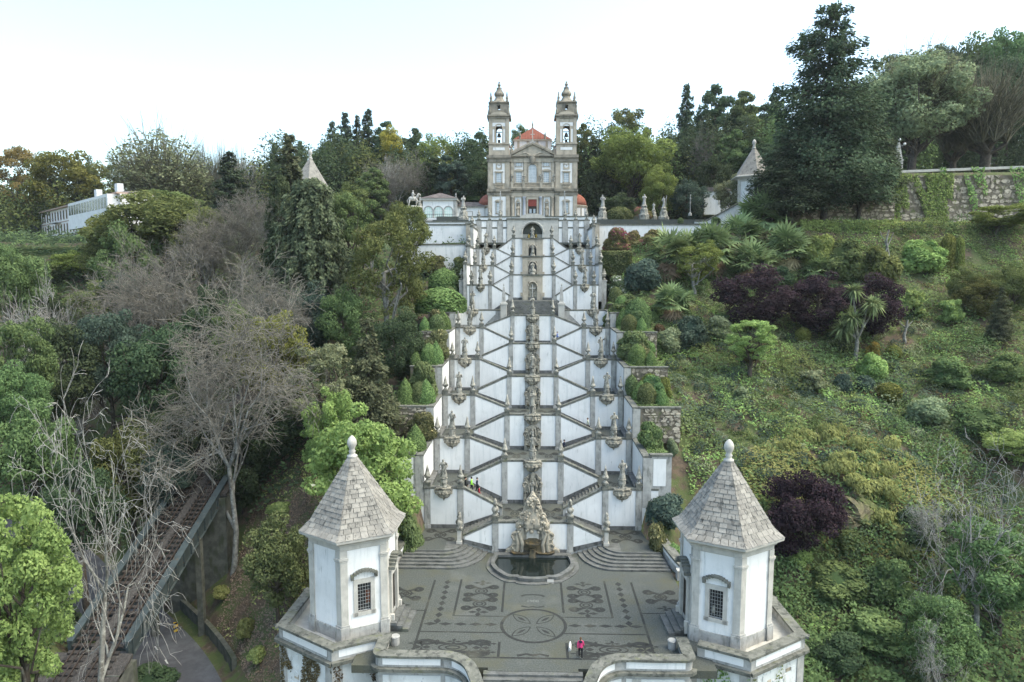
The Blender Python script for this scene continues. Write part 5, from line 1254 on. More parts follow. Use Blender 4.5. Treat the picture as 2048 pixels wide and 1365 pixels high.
# side apses with red half domes
for sg in (-1, 1):
    ax = sg * 10.6
    a = cp('apse', MB().lathe([(3.1, 0), (3.1, 3.9)], ax, fy + 5.2, CHZ, 20), 'plaster')
    part('cornice', MB().lathe([(3.15, 0), (3.3, .3), (3.4, .6), (3.2, .7)], ax, fy + 5.2, CHZ + 3.2, 20), M['church_stone'], a)
    part('dome', MB().lathe([(3.15, 0), (3.0, .9), (2.6, 1.8), (1.9, 2.5), (1.0, 2.95), (.1, 3.1)], ax, fy + 5.2, CHZ + 3.85, 24), M['red_tile'], a, True)
    for k in range(-3, 4):
        t = (math.pi if sg < 0 else 0) - math.pi / 2 * 0 + sg * 0 + (k / 3) * 1.3 - (math.pi / 5 if sg > 0 else -math.pi / 5)
        part('apse_pilaster', MB().box(ax + 3.1 * math.cos(t) - .15, ax + 3.1 * math.cos(t) + .15, fy + 5.2 + 3.1 * math.sin(t) - .15, fy + 5.2 + 3.1 * math.sin(t) + .15, CHZ, CHZ + 3.2), M['church_stone' if k % 2 else 'church_grey'], a)
# obelisks and stone figures on the church terrace
for sg in (-1, 1):
    r = thing('obelisk', 'slender stone obelisk standing in front of the %s church tower' % ('left' if sg < 0 else 'right'), 'obelisk', (sg * 7.4, 160, CHZ))
    part('pedestal', MB().box(sg * 7.4 - .5, sg * 7.4 + .5, 159.5, 160.5, CHZ - .1, CHZ + 1.4), M['granite'], r)
    part('shaft', MB().lathe([(.45, 0), (.42, .3), (.2, 3.8), (.26, 3.9), (.12, 4.0), (.16, 4.3), (.02, 4.6)], sg * 7.4, 160, CHZ + 1.4, 4, rot=math.pi / 4), M['granite'], r)
def big_statue(px, pytop, pybot, Y, label, fi=0):
    p = at(px, pybot, Y); t = at(px, pytop, Y); h = t.z - p.z
    r = thing('pedestal_statue', label, 'statue', (p.x, Y, p.z))
    ph = h * .52
    lpart('pedestal', MB().lathe([(.26 * h, -1.2), (.26 * h, .04 * h), (.2 * h, .08 * h), (.17 * h, .3 * h), (.12 * h, .36 * h), (.15 * h, .45 * h), (.09 * h, ph)], n=8), M['statue'], r)
    m2 = MB().add([(a * h * .48 / 1.75, b * h * .48 / 1.75, c * h * .48 / 1.75 + ph) for a, b, c in FIG[fi].v], FIG[fi].f); lpart('figure', m2, M['granite'], r, True)
big_statue(1205, 390, 440, 158, 'pale stone figure on a stepped pedestal just right of the church', 0)
big_statue(1288, 389, 432, 158, 'pale stone figure half hidden behind the red azalea on the church terrace', 4)
big_statue(1327, 394, 436, 158, 'pale stone figure in cross pose on a pedestal, farthest right on the church terrace', 2)
big_statue(1307, 406, 434, 160, 'smaller pale stone figure between two taller statues right of the church', 5)
big_statue(927, 392, 438, 158, 'pale stone figure on a pedestal left of the church in front of the arcaded house', 1)
for px, Y, lb in ((912, 158, 'thin stone pillar behind the arcaded house roof corner'),):
    p = at(px, 402, 172); o = tag(link('stone_pillar', MB().lathe([(.3, 0), (.22, .4), (.16, 1.8), (.24, 2.0), (.05, 2.5)], n=6).mesh('stone_pillar', M['granite'])), lb, 'pillar'); o.location = (p.x, 172, p.z - .6)
p = at(1380, 430, 150); o = tag(link('flag_pole', MB().lathe([(.4, 0), (.35, .5), (.08, .7), (.07, 4.2), (.12, 4.3), (.1, 4.5)], n=8).lathe([(.16, 0), (.1, .3)], 0, 0, 2.6, 8).lathe([(.16, 0), (.1, .3)], 0, 0, 3.5, 8).mesh('flag_pole', M['granite'])), 'thin ringed white post on the terrace right of the church', 'post'); o.location = (p.x, 150, p.z - .2)

# ------------------------------------------------------------------ arcaded white house left of the church
Yh = 168.0
def AX(px, py): v = at(px, py, Yh); return v.x, v.z
x0, zb = AX(846, 438); x1, ze = AX(911, 401); _, zr = AX(880, 385)
h = thing('arcaded_house', 'white house with three glazed arches and dark hipped roof left of the church', 'house', ((x0 + x1) / 2, Yh, zb - 1))
part('wall', MB().box(x0, x1, Yh, Yh + 9, zb - 3, ze), M['plaster'], h)
part('corner_pier', MB().box(x1 - .5, x1 + .25, Yh - .12, Yh + .5, zb - 1, ze), M['granite'], h)
part('cornice', MB().box(x0 - .5, x1 + .5, Yh - .5, Yh + 9.4, ze, ze + .5), M['granite_light'], h)
rf = part('roof', MB().add([(x0 - .7, Yh - .7, ze + .5), (x1 + .7, Yh - .7, ze + .5), (x1 + .7, Yh + 9.7, ze + .5), (x0 - .7, Yh + 9.7, ze + .5), ((x0 + x1) / 2, Yh + 3, zr + .2), ((x0 + x1) / 2, Yh + 6, zr + .2)], [(0, 1, 4), (1, 2, 5, 4), (2, 3, 5), (3, 0, 4, 5), (3, 2, 1, 0)]), M['dark_tile'], h)
wa = (x1 - .7 - x0) / 3
for k in range(3):
    cx = x0 + .15 + wa * (k + .5); ra = wa * .42; zc_ = zb + 1.9
    aw_ = part('arch', MB().tube([(cx + ra * 1.06, Yh - .05, zb + .2)] + [(cx + ra * 1.06 * math.cos(math.pi * q / 12), Yh - .05, zc_ + ra * 1.06 * math.sin(math.pi * q / 12)) for q in range(13)] + [(cx - ra * 1.06, Yh - .05, zb + .2)], .14, 6), M['granite'], h)
    part('pane', MB().xz([(cx - ra, zb + .2), (cx + ra, zb + .2)] + [(cx + ra * math.cos(math.pi * q / 12), zc_ + ra * math.sin(math.pi * q / 12)) for q in range(13)], Yh - .03, Yh + .02), M['glass_green'], aw_)
    g = MB()
    for q in (-.5, 0, .5): g.box(cx + q * ra - .03, cx + q * ra + .03, Yh - .06, Yh - .031, zb + .2, zc_ + ra * .85)
    g.box(cx - ra, cx + ra, Yh - .06, Yh - .031, zc_ - .05, zc_ + .05); part('glazing_bar', g, M['white'], aw_)
rl = part('balcony_railing', MB().box(x0, x1 + .2, Yh - 1.6, Yh - 1.5, zb + .9, zb + 1.0).box(x0, x1 + .2, Yh - 1.6, Yh - 1.5, zb, zb + .1), M['granite_dark'], h)
for k in range(18): part('rail_post', MB().box(x0 + k * (x1 - x0) / 17 - .03, x0 + k * (x1 - x0) / 17 + .03, Yh - 1.58, Yh - 1.52, zb, zb + .95), M['granite_dark'], rl)
part('balcony', MB().box(x0 - .2, x1 + .3, Yh - 1.7, Yh + .1, zb - .35, zb), M['white'], h)
part('basement', MB().box(x0 - 4, x1 + 2, Yh - 1.9, Yh - .1, zb - 5, zb - .35), M['granite'], h)
w0, wz = AX(905, 436); w1, we = AX(958, 413); _, wr = AX(930, 399)
h2 = thing('low_house', 'low white house wing with dark tiled roof between the arcaded house and the church', 'house', ((w0 + w1) / 2, Yh + 4, wz - 1))
part('wall', MB().box(w0, w1 + 1, Yh + 4, Yh + 10, wz - 3, we), M['plaster'], h2)
part('cornice', MB().box(w0 - .2, w1 + 1.2, Yh + 3.7, Yh + 10.2, we, we + .35), M['granite'], h2)
part('roof', MB().add([(w0 - .4, Yh + 3.5, we + .35), (w1 + 1.4, Yh + 3.5, we + .35), (w1 + 1.4, Yh + 10.5, we + .35), (w0 - .4, Yh + 10.5, we + .35), (w0 + 1.5, Yh + 7, wr), (w1 - .5, Yh + 7, wr)], [(0, 1, 5, 4), (1, 2, 5), (2, 3, 4, 5), (3, 0, 4), (3, 2, 1, 0)]), M['dark_tile'], h2)
xx, zz = AX(937, 430); wn = part('window', MB().box(xx - .75, xx + .75, Yh + 3.9, Yh + 4.05, zz - .9, zz + 1.2), M['granite'], h2); part('pane', MB().box(xx - .55, xx + .55, Yh + 3.86, Yh + 3.89, zz - .7, zz + 1.0), M['white'], wn)
# equestrian statue on drum pedestal
p = at(827, 436, 152); t0 = at(827, 413, 152); t1 = at(827, 381, 152)
eq = thing('equestrian_statue', 'pale stone rider on horseback on a round drum pedestal', 'statue', (p.x, 152, p.z - 1))
zt = t0.z
part('drum', MB().lathe([(1.85, p.z - 3), (1.8, zt - .45), (2.05, zt - .3), (2.05, zt - .1), (1.7, zt)], p.x, 152, 0, 20), M['granite_light'], eq)
H = t1.z - zt; s = H / 3.3; bx = p.x
hb_ = MB()
hb_.tube([(bx - .95 * s, 152, zt + 1.5 * s), (bx - .6 * s, 152, zt + 1.62 * s), (bx, 152, zt + 1.5 * s), (bx + .55 * s, 152, zt + 1.6 * s), (bx + .85 * s, 152, zt + 1.7 * s)], [.22 * s, .42 * s, .42 * s, .42 * s, .25 * s], 10)
hb_.tube([(bx + .7 * s, 152, zt + 1.7 * s), (bx + 1.0 * s, 152, zt + 2.2 * s), (bx + 1.15 * s, 152, zt + 2.55 * s), (bx + 1.35 * s, 152, zt + 2.45 * s), (bx + 1.55 * s, 152, zt + 2.2 * s)], [.34 * s, .24 * s, .2 * s, .17 * s, .1 * s], 8)
for (lx, ly, kx, fx, fz) in ((-.75, .2, -.95, -.8, 0), (-.7, -.2, -.75, -1.05, 0), (.6, .2, .62, .6, 0), (.65, -.2, 1.05, .9, .55)):
    hb_.tube([(bx + lx * s, 152 + ly * s, zt + 1.4 * s), (bx + kx * s, 152 + ly * s, zt + (.8 if fz == 0 else 1.05) * s), (bx + fx * s, 152 + ly * s, zt + fz * s + .04)], [.2 * s, .12 * s, .09 * s], 6)
hb_.tube([(bx - 1.0 * s, 152, zt + 1.6 * s), (bx - 1.25 * s, 152, zt + 1.2 * s), (bx - 1.2 * s, 152, zt + .6 * s)], [.1 * s, .14 * s, .04 * s], 6)
part('horse', hb_, M['granite_light'], eq, True)
part('rider', MB().tube([(bx - .05 * s, 152, zt + 1.9 * s), (bx - .05 * s, 152, zt + 2.3 * s), (bx - .03 * s, 152, zt + 2.75 * s), (bx, 152, zt + 2.92 * s)], [.3 * s, .26 * s, .28 * s, .1 * s], 8).ball((bx, 152, zt + 3.1 * s), .17 * s).tube([(bx, 152 - .3 * s, zt + 1.9 * s), (bx + .25 * s, 152 - .42 * s, zt + 1.5 * s), (bx + .2 * s, 152 - .42 * s, zt + 1.05 * s)], [.14 * s, .12 * s, .08 * s], 6).tube([(bx, 152 - .25 * s, zt + 2.7 * s), (bx + .3 * s, 152 - .3 * s, zt + 2.35 * s), (bx + .55 * s, 152 - .15 * s, zt + 2.4 * s)], [.1 * s, .08 * s, .06 * s], 6), M['granite_light'], eq, True)
big_statue(840, 393, 414, 152, 'small worn stone figure beside the equestrian statue', 3)

# ------------------------------------------------------------------ white retaining walls either side of the stair head
def ret_wall(pxa, pxb, pyt, pyb, Y, label, m='plaster', name='retaining_wall', cop='coping'):
    a = at(pxa, pyt, Y); b = at(pxb, pyt, Y); c = at(pxa, pyb, Y)
    r = thing(name, label, 'wall', ((a.x + b.x) / 2, Y, c.z))
    part('plaster_face' if m.startswith('plaster') else 'wall_face', MB().box(a.x, b.x, Y, Y + .6, c.z - 1.0, a.z - .25), M[m], r)
    part('coping', MB().box(a.x - .1, b.x + .1, Y - .12, Y + .72, a.z - .25, a.z), M[cop], r)
    return r
r = ret_wall(815, 952, 449, 489, 139, 'large stained white retaining wall left of the stair head', 'plaster')
ret_wall(820, 946, 488, 530, 131, 'lower white retaining wall left of the upper stairway, hedge along its top', 'plaster')
r = ret_wall(1190, 1452, 449, 500, 139.5, 'long white retaining wall right of the stair head behind the red azaleas', 'plaster')
r = ret_wall(845, 940, 443, 449, 146, 'low white wall with pillars in front of the arcaded house', 'plaster')
# corner towers of the upper stairway
for sg in (-1, 1):
    side = 'left' if sg < 0 else 'right'
    r = thing('stone_pier', 'tall weathered stone pier closing the %s end of the stair head wall' % side, 'pier', (sg * 12.4, 138, 33))
    part('shaft', MB().box(*sorted((sg * 11.9, sg * 13.3)), 137.6, 140.9, 30, 38.2), M['church_stone'], r)
    part('cap', MB().box(*sorted((sg * 11.75, sg * 13.45)), 137.45, 140.95, 38.2, 38.5), M['coping'], r)
    part('slit', MB().box(*sorted((sg * 11.87, sg * 11.89)), 138.8, 139.4, 35.0, 36.4), M['dark'], r)
    for dy in (0, 1):
        pu = thing('stone_urn', 'stone urn on a tall pedestal by the %s garden edge, %s one' % (side, ('lower', 'upper')[dy]), 'urn', (sg * (12.2 + .2 * dy), 117.5 + 13 * dy, 26 + 5.5 * dy), 'urns along the upper stairway')
        lpart('pedestal', MB().box(-.4, .4, -.4, .4, -4, 1.2).box(-.5, .5, -.5, .5, 1.2, 1.4), M['granite'], pu)
        link('bowl', PMESH['urn'][1], pu, (0, 0, 1.3))
# stair ramp wall right: white, rising to the right
a = at(1390, 447, 147); b = at(1482, 403, 147); c = at(1482, 450, 147)
r = thing('ramp_wall', 'white ramp wall climbing to the right beside the palms', 'wall', (a.x, 147, a.z))
part('plaster_face', MB().xz([(a.x, a.z - 2), (c.x, c.z - 2), (b.x, b.z - .3), ((a.x * .75 + b.x * .25), a.z + .35), (a.x, a.z + .3)], 147, 147.6), M['plaster'], r)
part('coping', MB().xz([(a.x, a.z + .3), ((a.x * .75 + b.x * .25), a.z + .35), (b.x, b.z - .3), (b.x, b.z), ((a.x * .75 + b.x * .25), a.z + .65), (a.x, a.z + .6)], 146.85, 147.75), M['coping'], r)
# gate lodge
a = at(1408, 405, 172); b = at(1448, 378, 172)
r = thing('gate_lodge', 'small white lodge with orange tiled roof under the trees on the right', 'house', ((a.x + b.x) / 2, 172, a.z))
part('wall', MB().box(a.x, b.x + 2, 172, 178, a.z - 3, b.z - .6), M['plaster'], r)
part('roof', MB().xz([(a.x - .4, b.z - .6), (b.x + 2.4, b.z - .6), (b.x + 1.6, b.z + .5), (a.x + .4, b.z + .3)], 171.6, 178.4), M['dark_tile'], r)
part('door', MB().box(b.x - .9, b.x + .5, 171.95, 172.0, a.z - .5, b.z - 1.2), M['wood_dark'], r)
part('door_pilaster', MB().box(b.x - 1.4, b.x - .95, 171.85, 172.05, a.z - .5, b.z - .6), M['granite_light'], r)

# ------------------------------------------------------------------ right hand stone walls and lamp obelisk
def rubble_pix(pxa, pxb, pyt, pyb, Y, label, s, seed, nmax=140):
    a = at(pxa, pyt, Y); b = at(pxb, pyt, Y); c = at(pxa, pyb, Y)
    r = thing('stone_wall', label, 'wall', ((a.x + b.x) / 2, Y, c.z))
    rubble_wall(r, a.x, b.x, Y, c.z - 1, a.z, seed, s, .8, nmax)
    return r
rubble_pix(1590, 1790, 400, 446, 141.5, 'rough brown stone wall behind the big conifer trunks', 1.0, 3, 190)
r = rubble_pix(1788, 2110, 352, 446, 142.5, 'high pale rubble retaining wall under the upper promenade on the right', 1.25, 4, 290)
a = at(1785, 342, 142.4); b = at(2110, 330, 142.4)
part('coping', MB().xz([(a.x, a.z - .5), (b.x, b.z - .5), (b.x, b.z), (a.x, a.z)], 142.2, 143.2), M['granite_light'], r)
p = at(1794, 342, 146); t0 = at(1794, 282, 146); hh = t0.z - p.z
ob = thing('lamp_obelisk', 'grey stone obelisk with three white globe lamps above the high wall', 'street lamp', (p.x, 146, p.z))
part('pedestal', MB().box(p.x - .75, p.x + .75, 145.3, 146.7, p.z - 1, p.z + hh * .32).box(p.x - .85, p.x + .85, 145.2, 146.8, p.z + hh * .32, p.z + hh * .36), M['granite'], ob)
part('shaft', MB().lathe([(.95, hh * .36), (.25, hh * .93), (.1, hh * .97)], p.x, 146, p.z, 4, rot=math.pi / 4), M['granite'], ob)
for dx, dz in ((-1.15, .86), (0, 1.03), (1.1, .88)):
    gl = part('globe', MB().ball((p.x + dx, 145.7, p.z + hh * dz), .27, 10, 8), M['white'], ob, True)
    if dx: part('bracket', MB().tube([(p.x, 145.8, p.z + hh * .8), (p.x + dx, 145.7, p.z + hh * dz - .25)], .05, 5), M['iron'], gl)
p = at(1510, 375, 150)
for k, (px, py, lb) in enumerate(((1665, 363, 'right of the big conifer trunk'), (1683, 352, 'farther right behind the big conifer'))):
    p = at(px, py, 149); lp = thing('globe_lamp', 'thin lamp post with a white globe, %s' % lb, 'street lamp', (p.x, 149, p.z - 4), 'globe lamps on the promenade')
    lpart('post', MB().tube([(0, 0, -3), (0, 0, 3.7)], .07, 6), M['iron'], lp); lpart('globe', MB().ball((0, 0, 4), .3, 10, 8), M['white'], lp, True)

# ------------------------------------------------------------------ hotel on the left
Yn, Yf = 196.0, 146.0                     # far end left, near end right
A = at(87, 498, Yn); E1 = at(87, 428, Yn); Bn = at(240, 385, Yf)
ux, uy = Bn.x - A.x, Yf - Yn; L = math.hypot(ux, uy); ux, uy = ux / L, uy / L
class HF:                                  # facade frame: u along the front, w outward
    def p(s, u, w, z): return (A.x + ux * u + uy * w, Yn + uy * u - ux * w, z)
    def box(s, u0, u1, w0, w1, z0, z1, mb=None):
        mb = mb or MB(); vs = [s.p(u, w, z) for z in (z0, z1) for u, w in ((u0, w0), (u1, w0), (u1, w1), (u0, w1))]
        return mb.add(vs, [(3, 2, 1, 0), (4, 5, 6, 7), (0, 1, 5, 4), (1, 2, 6, 5), (2, 3, 7, 6), (3, 0, 4, 7)])
F = HF(); hz0 = A.z - .5; hz1 = E1.z; L2 = L
ht = thing('hotel', 'long white three storey hotel with rows of windows on the left hillside', 'building', (A.x, Yn, hz0))
M['hotel_white'] = mat('hotel_white', (.74, .72, .70), (.66, .64, .62), .5)
M['pink_stone'] = mat('pink_stone', (.46, .33, .27), (.38, .28, .23), 1)
part('wall', F.box(0, L2, -8, 0, hz0 - 2, hz1), M['hotel_white'], ht)
part('eaves', F.box(-.5, L2, -8.4, .7, hz1, hz1 + .35), M['pink_stone'], ht)
ro = part('roof', MB().add([F.p(-.6, .8, hz1 + .35), F.p(L2, .8, hz1 + .35), F.p(L2, -8.6, hz1 + .35), F.p(-.6, -8.6, hz1 + .35), F.p(4, -4, hz1 + 1.2), F.p(L2 - 4, -4, hz1 + 1.2)], [(0, 1, 5, 4), (1, 2, 5), (2, 3, 4, 5), (3, 0, 4), (3, 2, 1, 0)]), M['dark_tile'], ht)
for u in (38, 55): part('chimney', F.box(u, u + 2.0, -5.5, -4.2, hz1 + 1.2, hz1 + 4.0), M['white'], ro)
hh = (hz1 - hz0) / 3
for fl_ in range(3):
    part('string_course', F.box(-.05, L2, 0, .1, hz0 + hh * fl_ + hh * .97, hz0 + hh * fl_ + hh * 1.04), M['pink_stone'], ht) if fl_ < 2 else None
    nw = 24
    for k in range(nw):
        u = 1.3 + k * (L2 - 2) / nw; w_ = .95; zb_ = hz0 + hh * fl_ + hh * .2; zt_ = hz0 + hh * fl_ + hh * .8
        wn = part('window', F.box(u - .22, u + w_ + .22, -.05, .07, zb_ - .2, zt_ + .22), M['pink_stone'], ht)
        part('pane', F.box(u, u + w_, .071, .09, zb_, zt_), M['glass'], wn)
for u0, u1 in ((16.0, 22.0),):
    part('balcony', F.box(u0, u1, 0, 1.2, hz0 + 2 * hh - .2, hz0 + 2 * hh), M['iron'], ht)
    part('balcony_railing', F.box(u0, u1, 1.1, 1.2, hz0 + 2 * hh + .8, hz0 + 2 * hh + .9), M['iron'], ht)
part('loggia', F.box(40, L2 - 1, .05, 2.2, hz0 + 1.2 * hh, hz1 - .1), M['hotel_white'], ht)
for k in range(14): part('loggia_window', F.box(40.6 + k * (L2 - 42) / 14, 40.6 + (k + .72) * (L2 - 42) / 14, 2.2, 2.24, hz0 + 2.15 * hh, hz1 - .7), M['glass'], ht)
a = at(-60, 505, 150); b = at(90, 497, 150)
r = ret_wall(-80, 90, 450, 478, 204, 'grey stone wall left of the hotel above the clipped hedge', 'granite_dark')
# ------------------------------------------------------------------ funicular railway on its bridge
XL, XR = -39.4, -34.4
y0, y1 = 53.0, 71.0
br = thing('railway_bridge', 'grey green girder bridge carrying the double funicular track over the road', 'bridge', (-37, 62, RZ))
def slope(mb, x0, x1, ya, yb, dz0, dz1):
    return mb.yz([(ya, float(railz(ya)) + dz0), (yb, float(railz(yb)) + dz0), (yb, float(railz(yb)) + dz1), (ya, float(railz(ya)) + dz1)], x0, x1)
for x in (XL, XR):
    s_ = -1 if x == XL else 1
    g = part('girder', slope(MB(), x - .12, x + .12, y0 + 1, y1 + 6, -1.1, .45), M['girder'], br)
    part('flange', slope(MB(), x - .34, x + .34, y0 + 1, y1 + 6, .45, .52), M['girder'], g)
    part('bottom_flange', slope(MB(), x - .3, x + .3, y0 + 1, y1 + 6, -1.17, -1.1), M['girder'], g)
    for k in range(15):
        yy = y0 + 1.5 + k * 1.5
        part('stiffener', slope(MB(), x + s_ * .12, x + s_ * .28, yy, yy + .1, -1.1, .45), M['girder'], g)
for k in range(22): part('cross_beam', slope(MB(), XL, XR, y0 + 1.2 + k * 1.05, y0 + 1.4 + k * 1.05, -.55, -.3), M['girder'], br)
part('abutment', MB().box(XL - .8, XR + .8, 71.5, 74, RZ - 1, 4.2), M['concrete'], br)
part('abutment', MB().box(XL - .8, XR + .8, 51.5, 54, RZ - 2, float(railz(53)) - .6), M['concrete'], br)
part('pier', MB().box(XR - .3, XR + .3, 66.6, 67.2, RZ - .5, float(railz(67)) - 1.1), M['concrete'], br)
part('pier', MB().box(XL - .3, XL + .3, 66.6, 67.2, RZ - .5, float(railz(67)) - 1.1), M['concrete'], br)
tr = thing('railway_track', 'double funicular track with rusty rails and wooden sleepers climbing the hillside', 'railway', (-36.9, 60, 0))
for c in (-38.15, -35.65):
    for dx in (-.5, .5): part('rail', slope(MB(), c + dx - .045, c + dx + .045, 42, 118, .14, .27), M['rail'], tr)
    part('cable', slope(MB(), c - .05, c + .05, 42, 118, .16, .2), M['rail'], tr)
sm = None
for c in (-38.15, -35.65):
    for k in range(92):
        yy = 44 + k * .62
        if sm is None:
            sm = slope(MB(), -.95, .95, 0, .26, 0, .14); z_ = float(railz(0)); sm.v = [(x, y, z - z_) for x, y, z in sm.v]; sm = sm.mesh('sleeper', M['sleeper'])
        link('sleeper', sm, tr, (c + 36.9, yy - 60, float(railz(yy)) + 0))
bl = MB(); slope(bl, -40.2, -33.6, 71.8, 125, -.3, -.02); slope(bl, -40.2, -33.6, 36, 53.5, -.3, -.02); struct('track_bed', bl, M['ballast'])
b2 = part('walkway', slope(MB(), -37.3, -36.5, 42, 118, .02, .1), M['ballast'], tr)
# roadside wall and hazard post
w = thing('roadside_wall', 'mossy concrete wall along the road under the railway bridge', 'wall', (-38, 70, RZ))
rt = dense(ROAD, 6)
ln = [q for q in offset_line(rt, -4.35) if 60 < q[1] < 80]
lo = [q for q in offset_line(rt, -4.8) if 60 < q[1] < 80]
for k in range(min(len(ln), len(lo)) - 1):
    part('wall_block', MB().xy([ln[k], ln[k + 1], lo[k + 1], lo[k]], RZ - .3, RZ + 1.6), M['concrete'], w)
v = at(359, 1258, 68.2)
hp = thing('hazard_post', 'narrow yellow and black striped hazard board on the roadside wall', 'sign', (v.x, 67.6, RZ))
hz_ = v.z
lpart('post', MB().tube([(0, 0, 0), (0, 0, hz_ - RZ + .5)], .05, 6), M['iron'], hp)
pb = lpart('board', MB().box(-.24, .24, -.07, -.05, hz_ - RZ - .9, hz_ - RZ + 1.1), M['yellow'], hp)
for k in range(4):
    z0_ = hz_ - RZ - .8 + k * .5
    lpart('stripe', MB().add([(-.24, -.074, z0_), (.24, -.074, z0_ + .24), (.24, -.074, z0_ + .46), (-.24, -.074, z0_ + .22)], [(0, 1, 2, 3)]), M['dark'], hp)

# ------------------------------------------------------------------ people
def cloth(name, c): return mat(name, c, tuple(k * .8 for k in c), 4)
CL = {'black': cloth('cloth_black', (.012, .012, .014)), 'pink': cloth('cloth_pink', (.62, .045, .18)), 'neon': cloth('cloth_neon', (.42, .90, .10)), 'navy': cloth('cloth_navy', (.02, .025, .05)), 'red': cloth('cloth_red', (.33, .02, .035)), 'blue': cloth('cloth_blue', (.05, .14, .50)), 'cream': cloth('cloth_cream', (.62, .62, .45)), 'brown': cloth('hair_brown', (.10, .06, .03)), 'hair': cloth('hair_black', (.015, .012, .012)), 'shoe': cloth('shoe_pale', (.5, .48, .42)), 'grey': cloth('cloth_grey', (.10, .11, .12))}
def skin_mesh(verts, edges, radii, root):
    me = bpy.data.meshes.new('skeleton'); me.from_pydata(verts, edges, [])
    o = bpy.data.objects.new('tmp', me); COL.objects.link(o)
    m = o.modifiers.new('s', 'SKIN'); sb = o.modifiers.new('u', 'SUBSURF'); sb.levels = 1; sb.render_levels = 1
    for k, (v, rr_) in enumerate(zip(me.skin_vertices[0].data, radii)):
        v.radius = (rr_, rr_) if not isinstance(rr_, tuple) else rr_; v.use_root = (k == root)
    dg = bpy.context.evaluated_depsgraph_get(); dg.update()
    out = bpy.data.meshes.new_from_object(o.evaluated_get(dg)); bpy.data.objects.remove(o); return out
def person(loc, rz, h, top, legs, hair, label, stride=.18, arm=.15, shoes='shoe', ponytail=False, bent=0.0, hood=None, lift=0.0):
    """one continuous body (walking pose), clothes by region; hair as a child"""
    s = h / 1.72
    V = [(0, 0, .95), (0, 0, 1.12), (0, -.02 - bent, 1.32), (0, -.03 - bent, 1.46), (0, -.04 - bent, 1.54), (0, -.05 - bent, 1.63), (0, -.05 - bent, 1.70)]
    R = [(.165, .12), (.15, .105), (.175, .115), (.10, .075), .055, (.085, .1), (.06, .075)]
    E = [(0, 1), (1, 2), (2, 3), (3, 4), (4, 5), (5, 6)]
    for sd in (-1, 1):
        f = stride * sd
        k = len(V); V += [(sd * .1, 0, .88), (sd * .105, -f * .7 - .04, .50 + (.05 if sd < 0 else 0)), (sd * .10, -f * 1.1 + (.06 if sd > 0 else .02), .09 + (lift if sd > 0 else 0)), (sd * .105, -f * 1.1 - .10, .05 + (lift if sd > 0 else 0))]
        R += [(.105, .1), .068, .045, (.045, .035)]; E += [(0, k), (k, k + 1), (k + 1, k + 2), (k + 2, k + 3)]
        a = arm * -sd
        k = len(V); V += [(sd * .19, -.02 - bent, 1.40), (sd * .25, .04 - a * .5 - bent, 1.13), (sd * .23, -.1 - a - bent, .90), (sd * .225, -.13 - a - bent, .82)]
        R += [.065, .048, .034, (.03, .04)]; E += [(3, k), (k, k + 1), (k + 1, k + 2), (k + 2, k + 3)]
    me = skin_mesh([(x * s, y * s, z * s) for x, y, z in V], E, [tuple(q * s for q in r_) if isinstance(r_, tuple) else r_ * s for r_ in R], 0)
    me.materials.clear()
    for m in (M['skin'], CL[top], CL[legs], CL[shoes]): me.materials.append(m)
    for p in me.polygons:
        x, y, z = [q / s for q in p.center]
        i = 1
        if z > 1.50: i = 0
        elif z < .12: i = 3
        elif z < .93 and abs(x) < .19: i = 2
        elif z < .88: i = 0
        p.material_index = i; p.use_smooth = True
    r = thing('person', label, 'person', loc, rz=rz)
    b = link('body', me, r)
    hm = MB().ball((0, -.035 * s - bent * s, 1.66 * s), .105 * s, 10, 8, .92, 1.08, 1.05)
    hm.v = [(x, y + .025 * s, z + .012 * s) for x, y, z in hm.v]
    if ponytail: hm.tube([(0, .09 * s, 1.70 * s), (0, .14 * s, 1.68 * s), (0, .13 * s, 1.50 * s)], [.05 * s, .05 * s, .02 * s], 6)
    lpart('hair', hm, CL[hair], r, True)
    # face: nose, eyes, mouth
    fc = MB().ball((0, -.155 * s - bent * s, 1.625 * s), .018 * s, 5, 4)
    lpart('nose', fc, M['skin'], r)
    ey = MB()
    for sd in (-1, 1): ey.ball((sd * .034 * s, -.135 * s - bent * s, 1.655 * s), .011 * s, 5, 4)
    lpart('eyes', ey, M['dark'], r)
    for sd in (-1, 1):                     # hands with fingers
        a = arm * -sd; hx, hy, hz2 = sd * .225 * s, (-.14 - a - bent) * s, .80 * s
        hd = MB().ball((hx, hy, hz2), .04 * s, 6, 5, .55, 1, 1.1)
        for q in range(4): hd.tube([(hx, hy + (-.028 + q * .018) * s, hz2 - .03 * s), (hx - sd * .01 * s, hy + (-.032 + q * .018) * s, hz2 - (.085 + .01 * (q in (1, 2))) * s)], [.009 * s, .007 * s], 4)
        hd.tube([(hx - sd * .015 * s, hy - .03 * s, hz2 + .01 * s), (hx - sd * .02 * s, hy - .055 * s, hz2 - .04 * s)], [.011 * s, .008 * s], 4)
        lpart('hand', hd, M['skin'], r, True)
    if hood: lpart('hood', MB().lathe([(.10 * s, 1.50 * s), (.15 * s, 1.46 * s), (.14 * s, 1.38 * s), (.05 * s, 1.30 * s)], 0, .05 * s - bent * s, 0, 10, 1, .85), CL[hood], r, True)
    return r
v = onz(1161, 1317, 0); person((v.x, v.y, 0), math.pi, 1.62, 'pink', 'black', 'brown', 'woman walking away in a pink jacket and black trousers on the forecourt', ponytail=True, hood='navy')
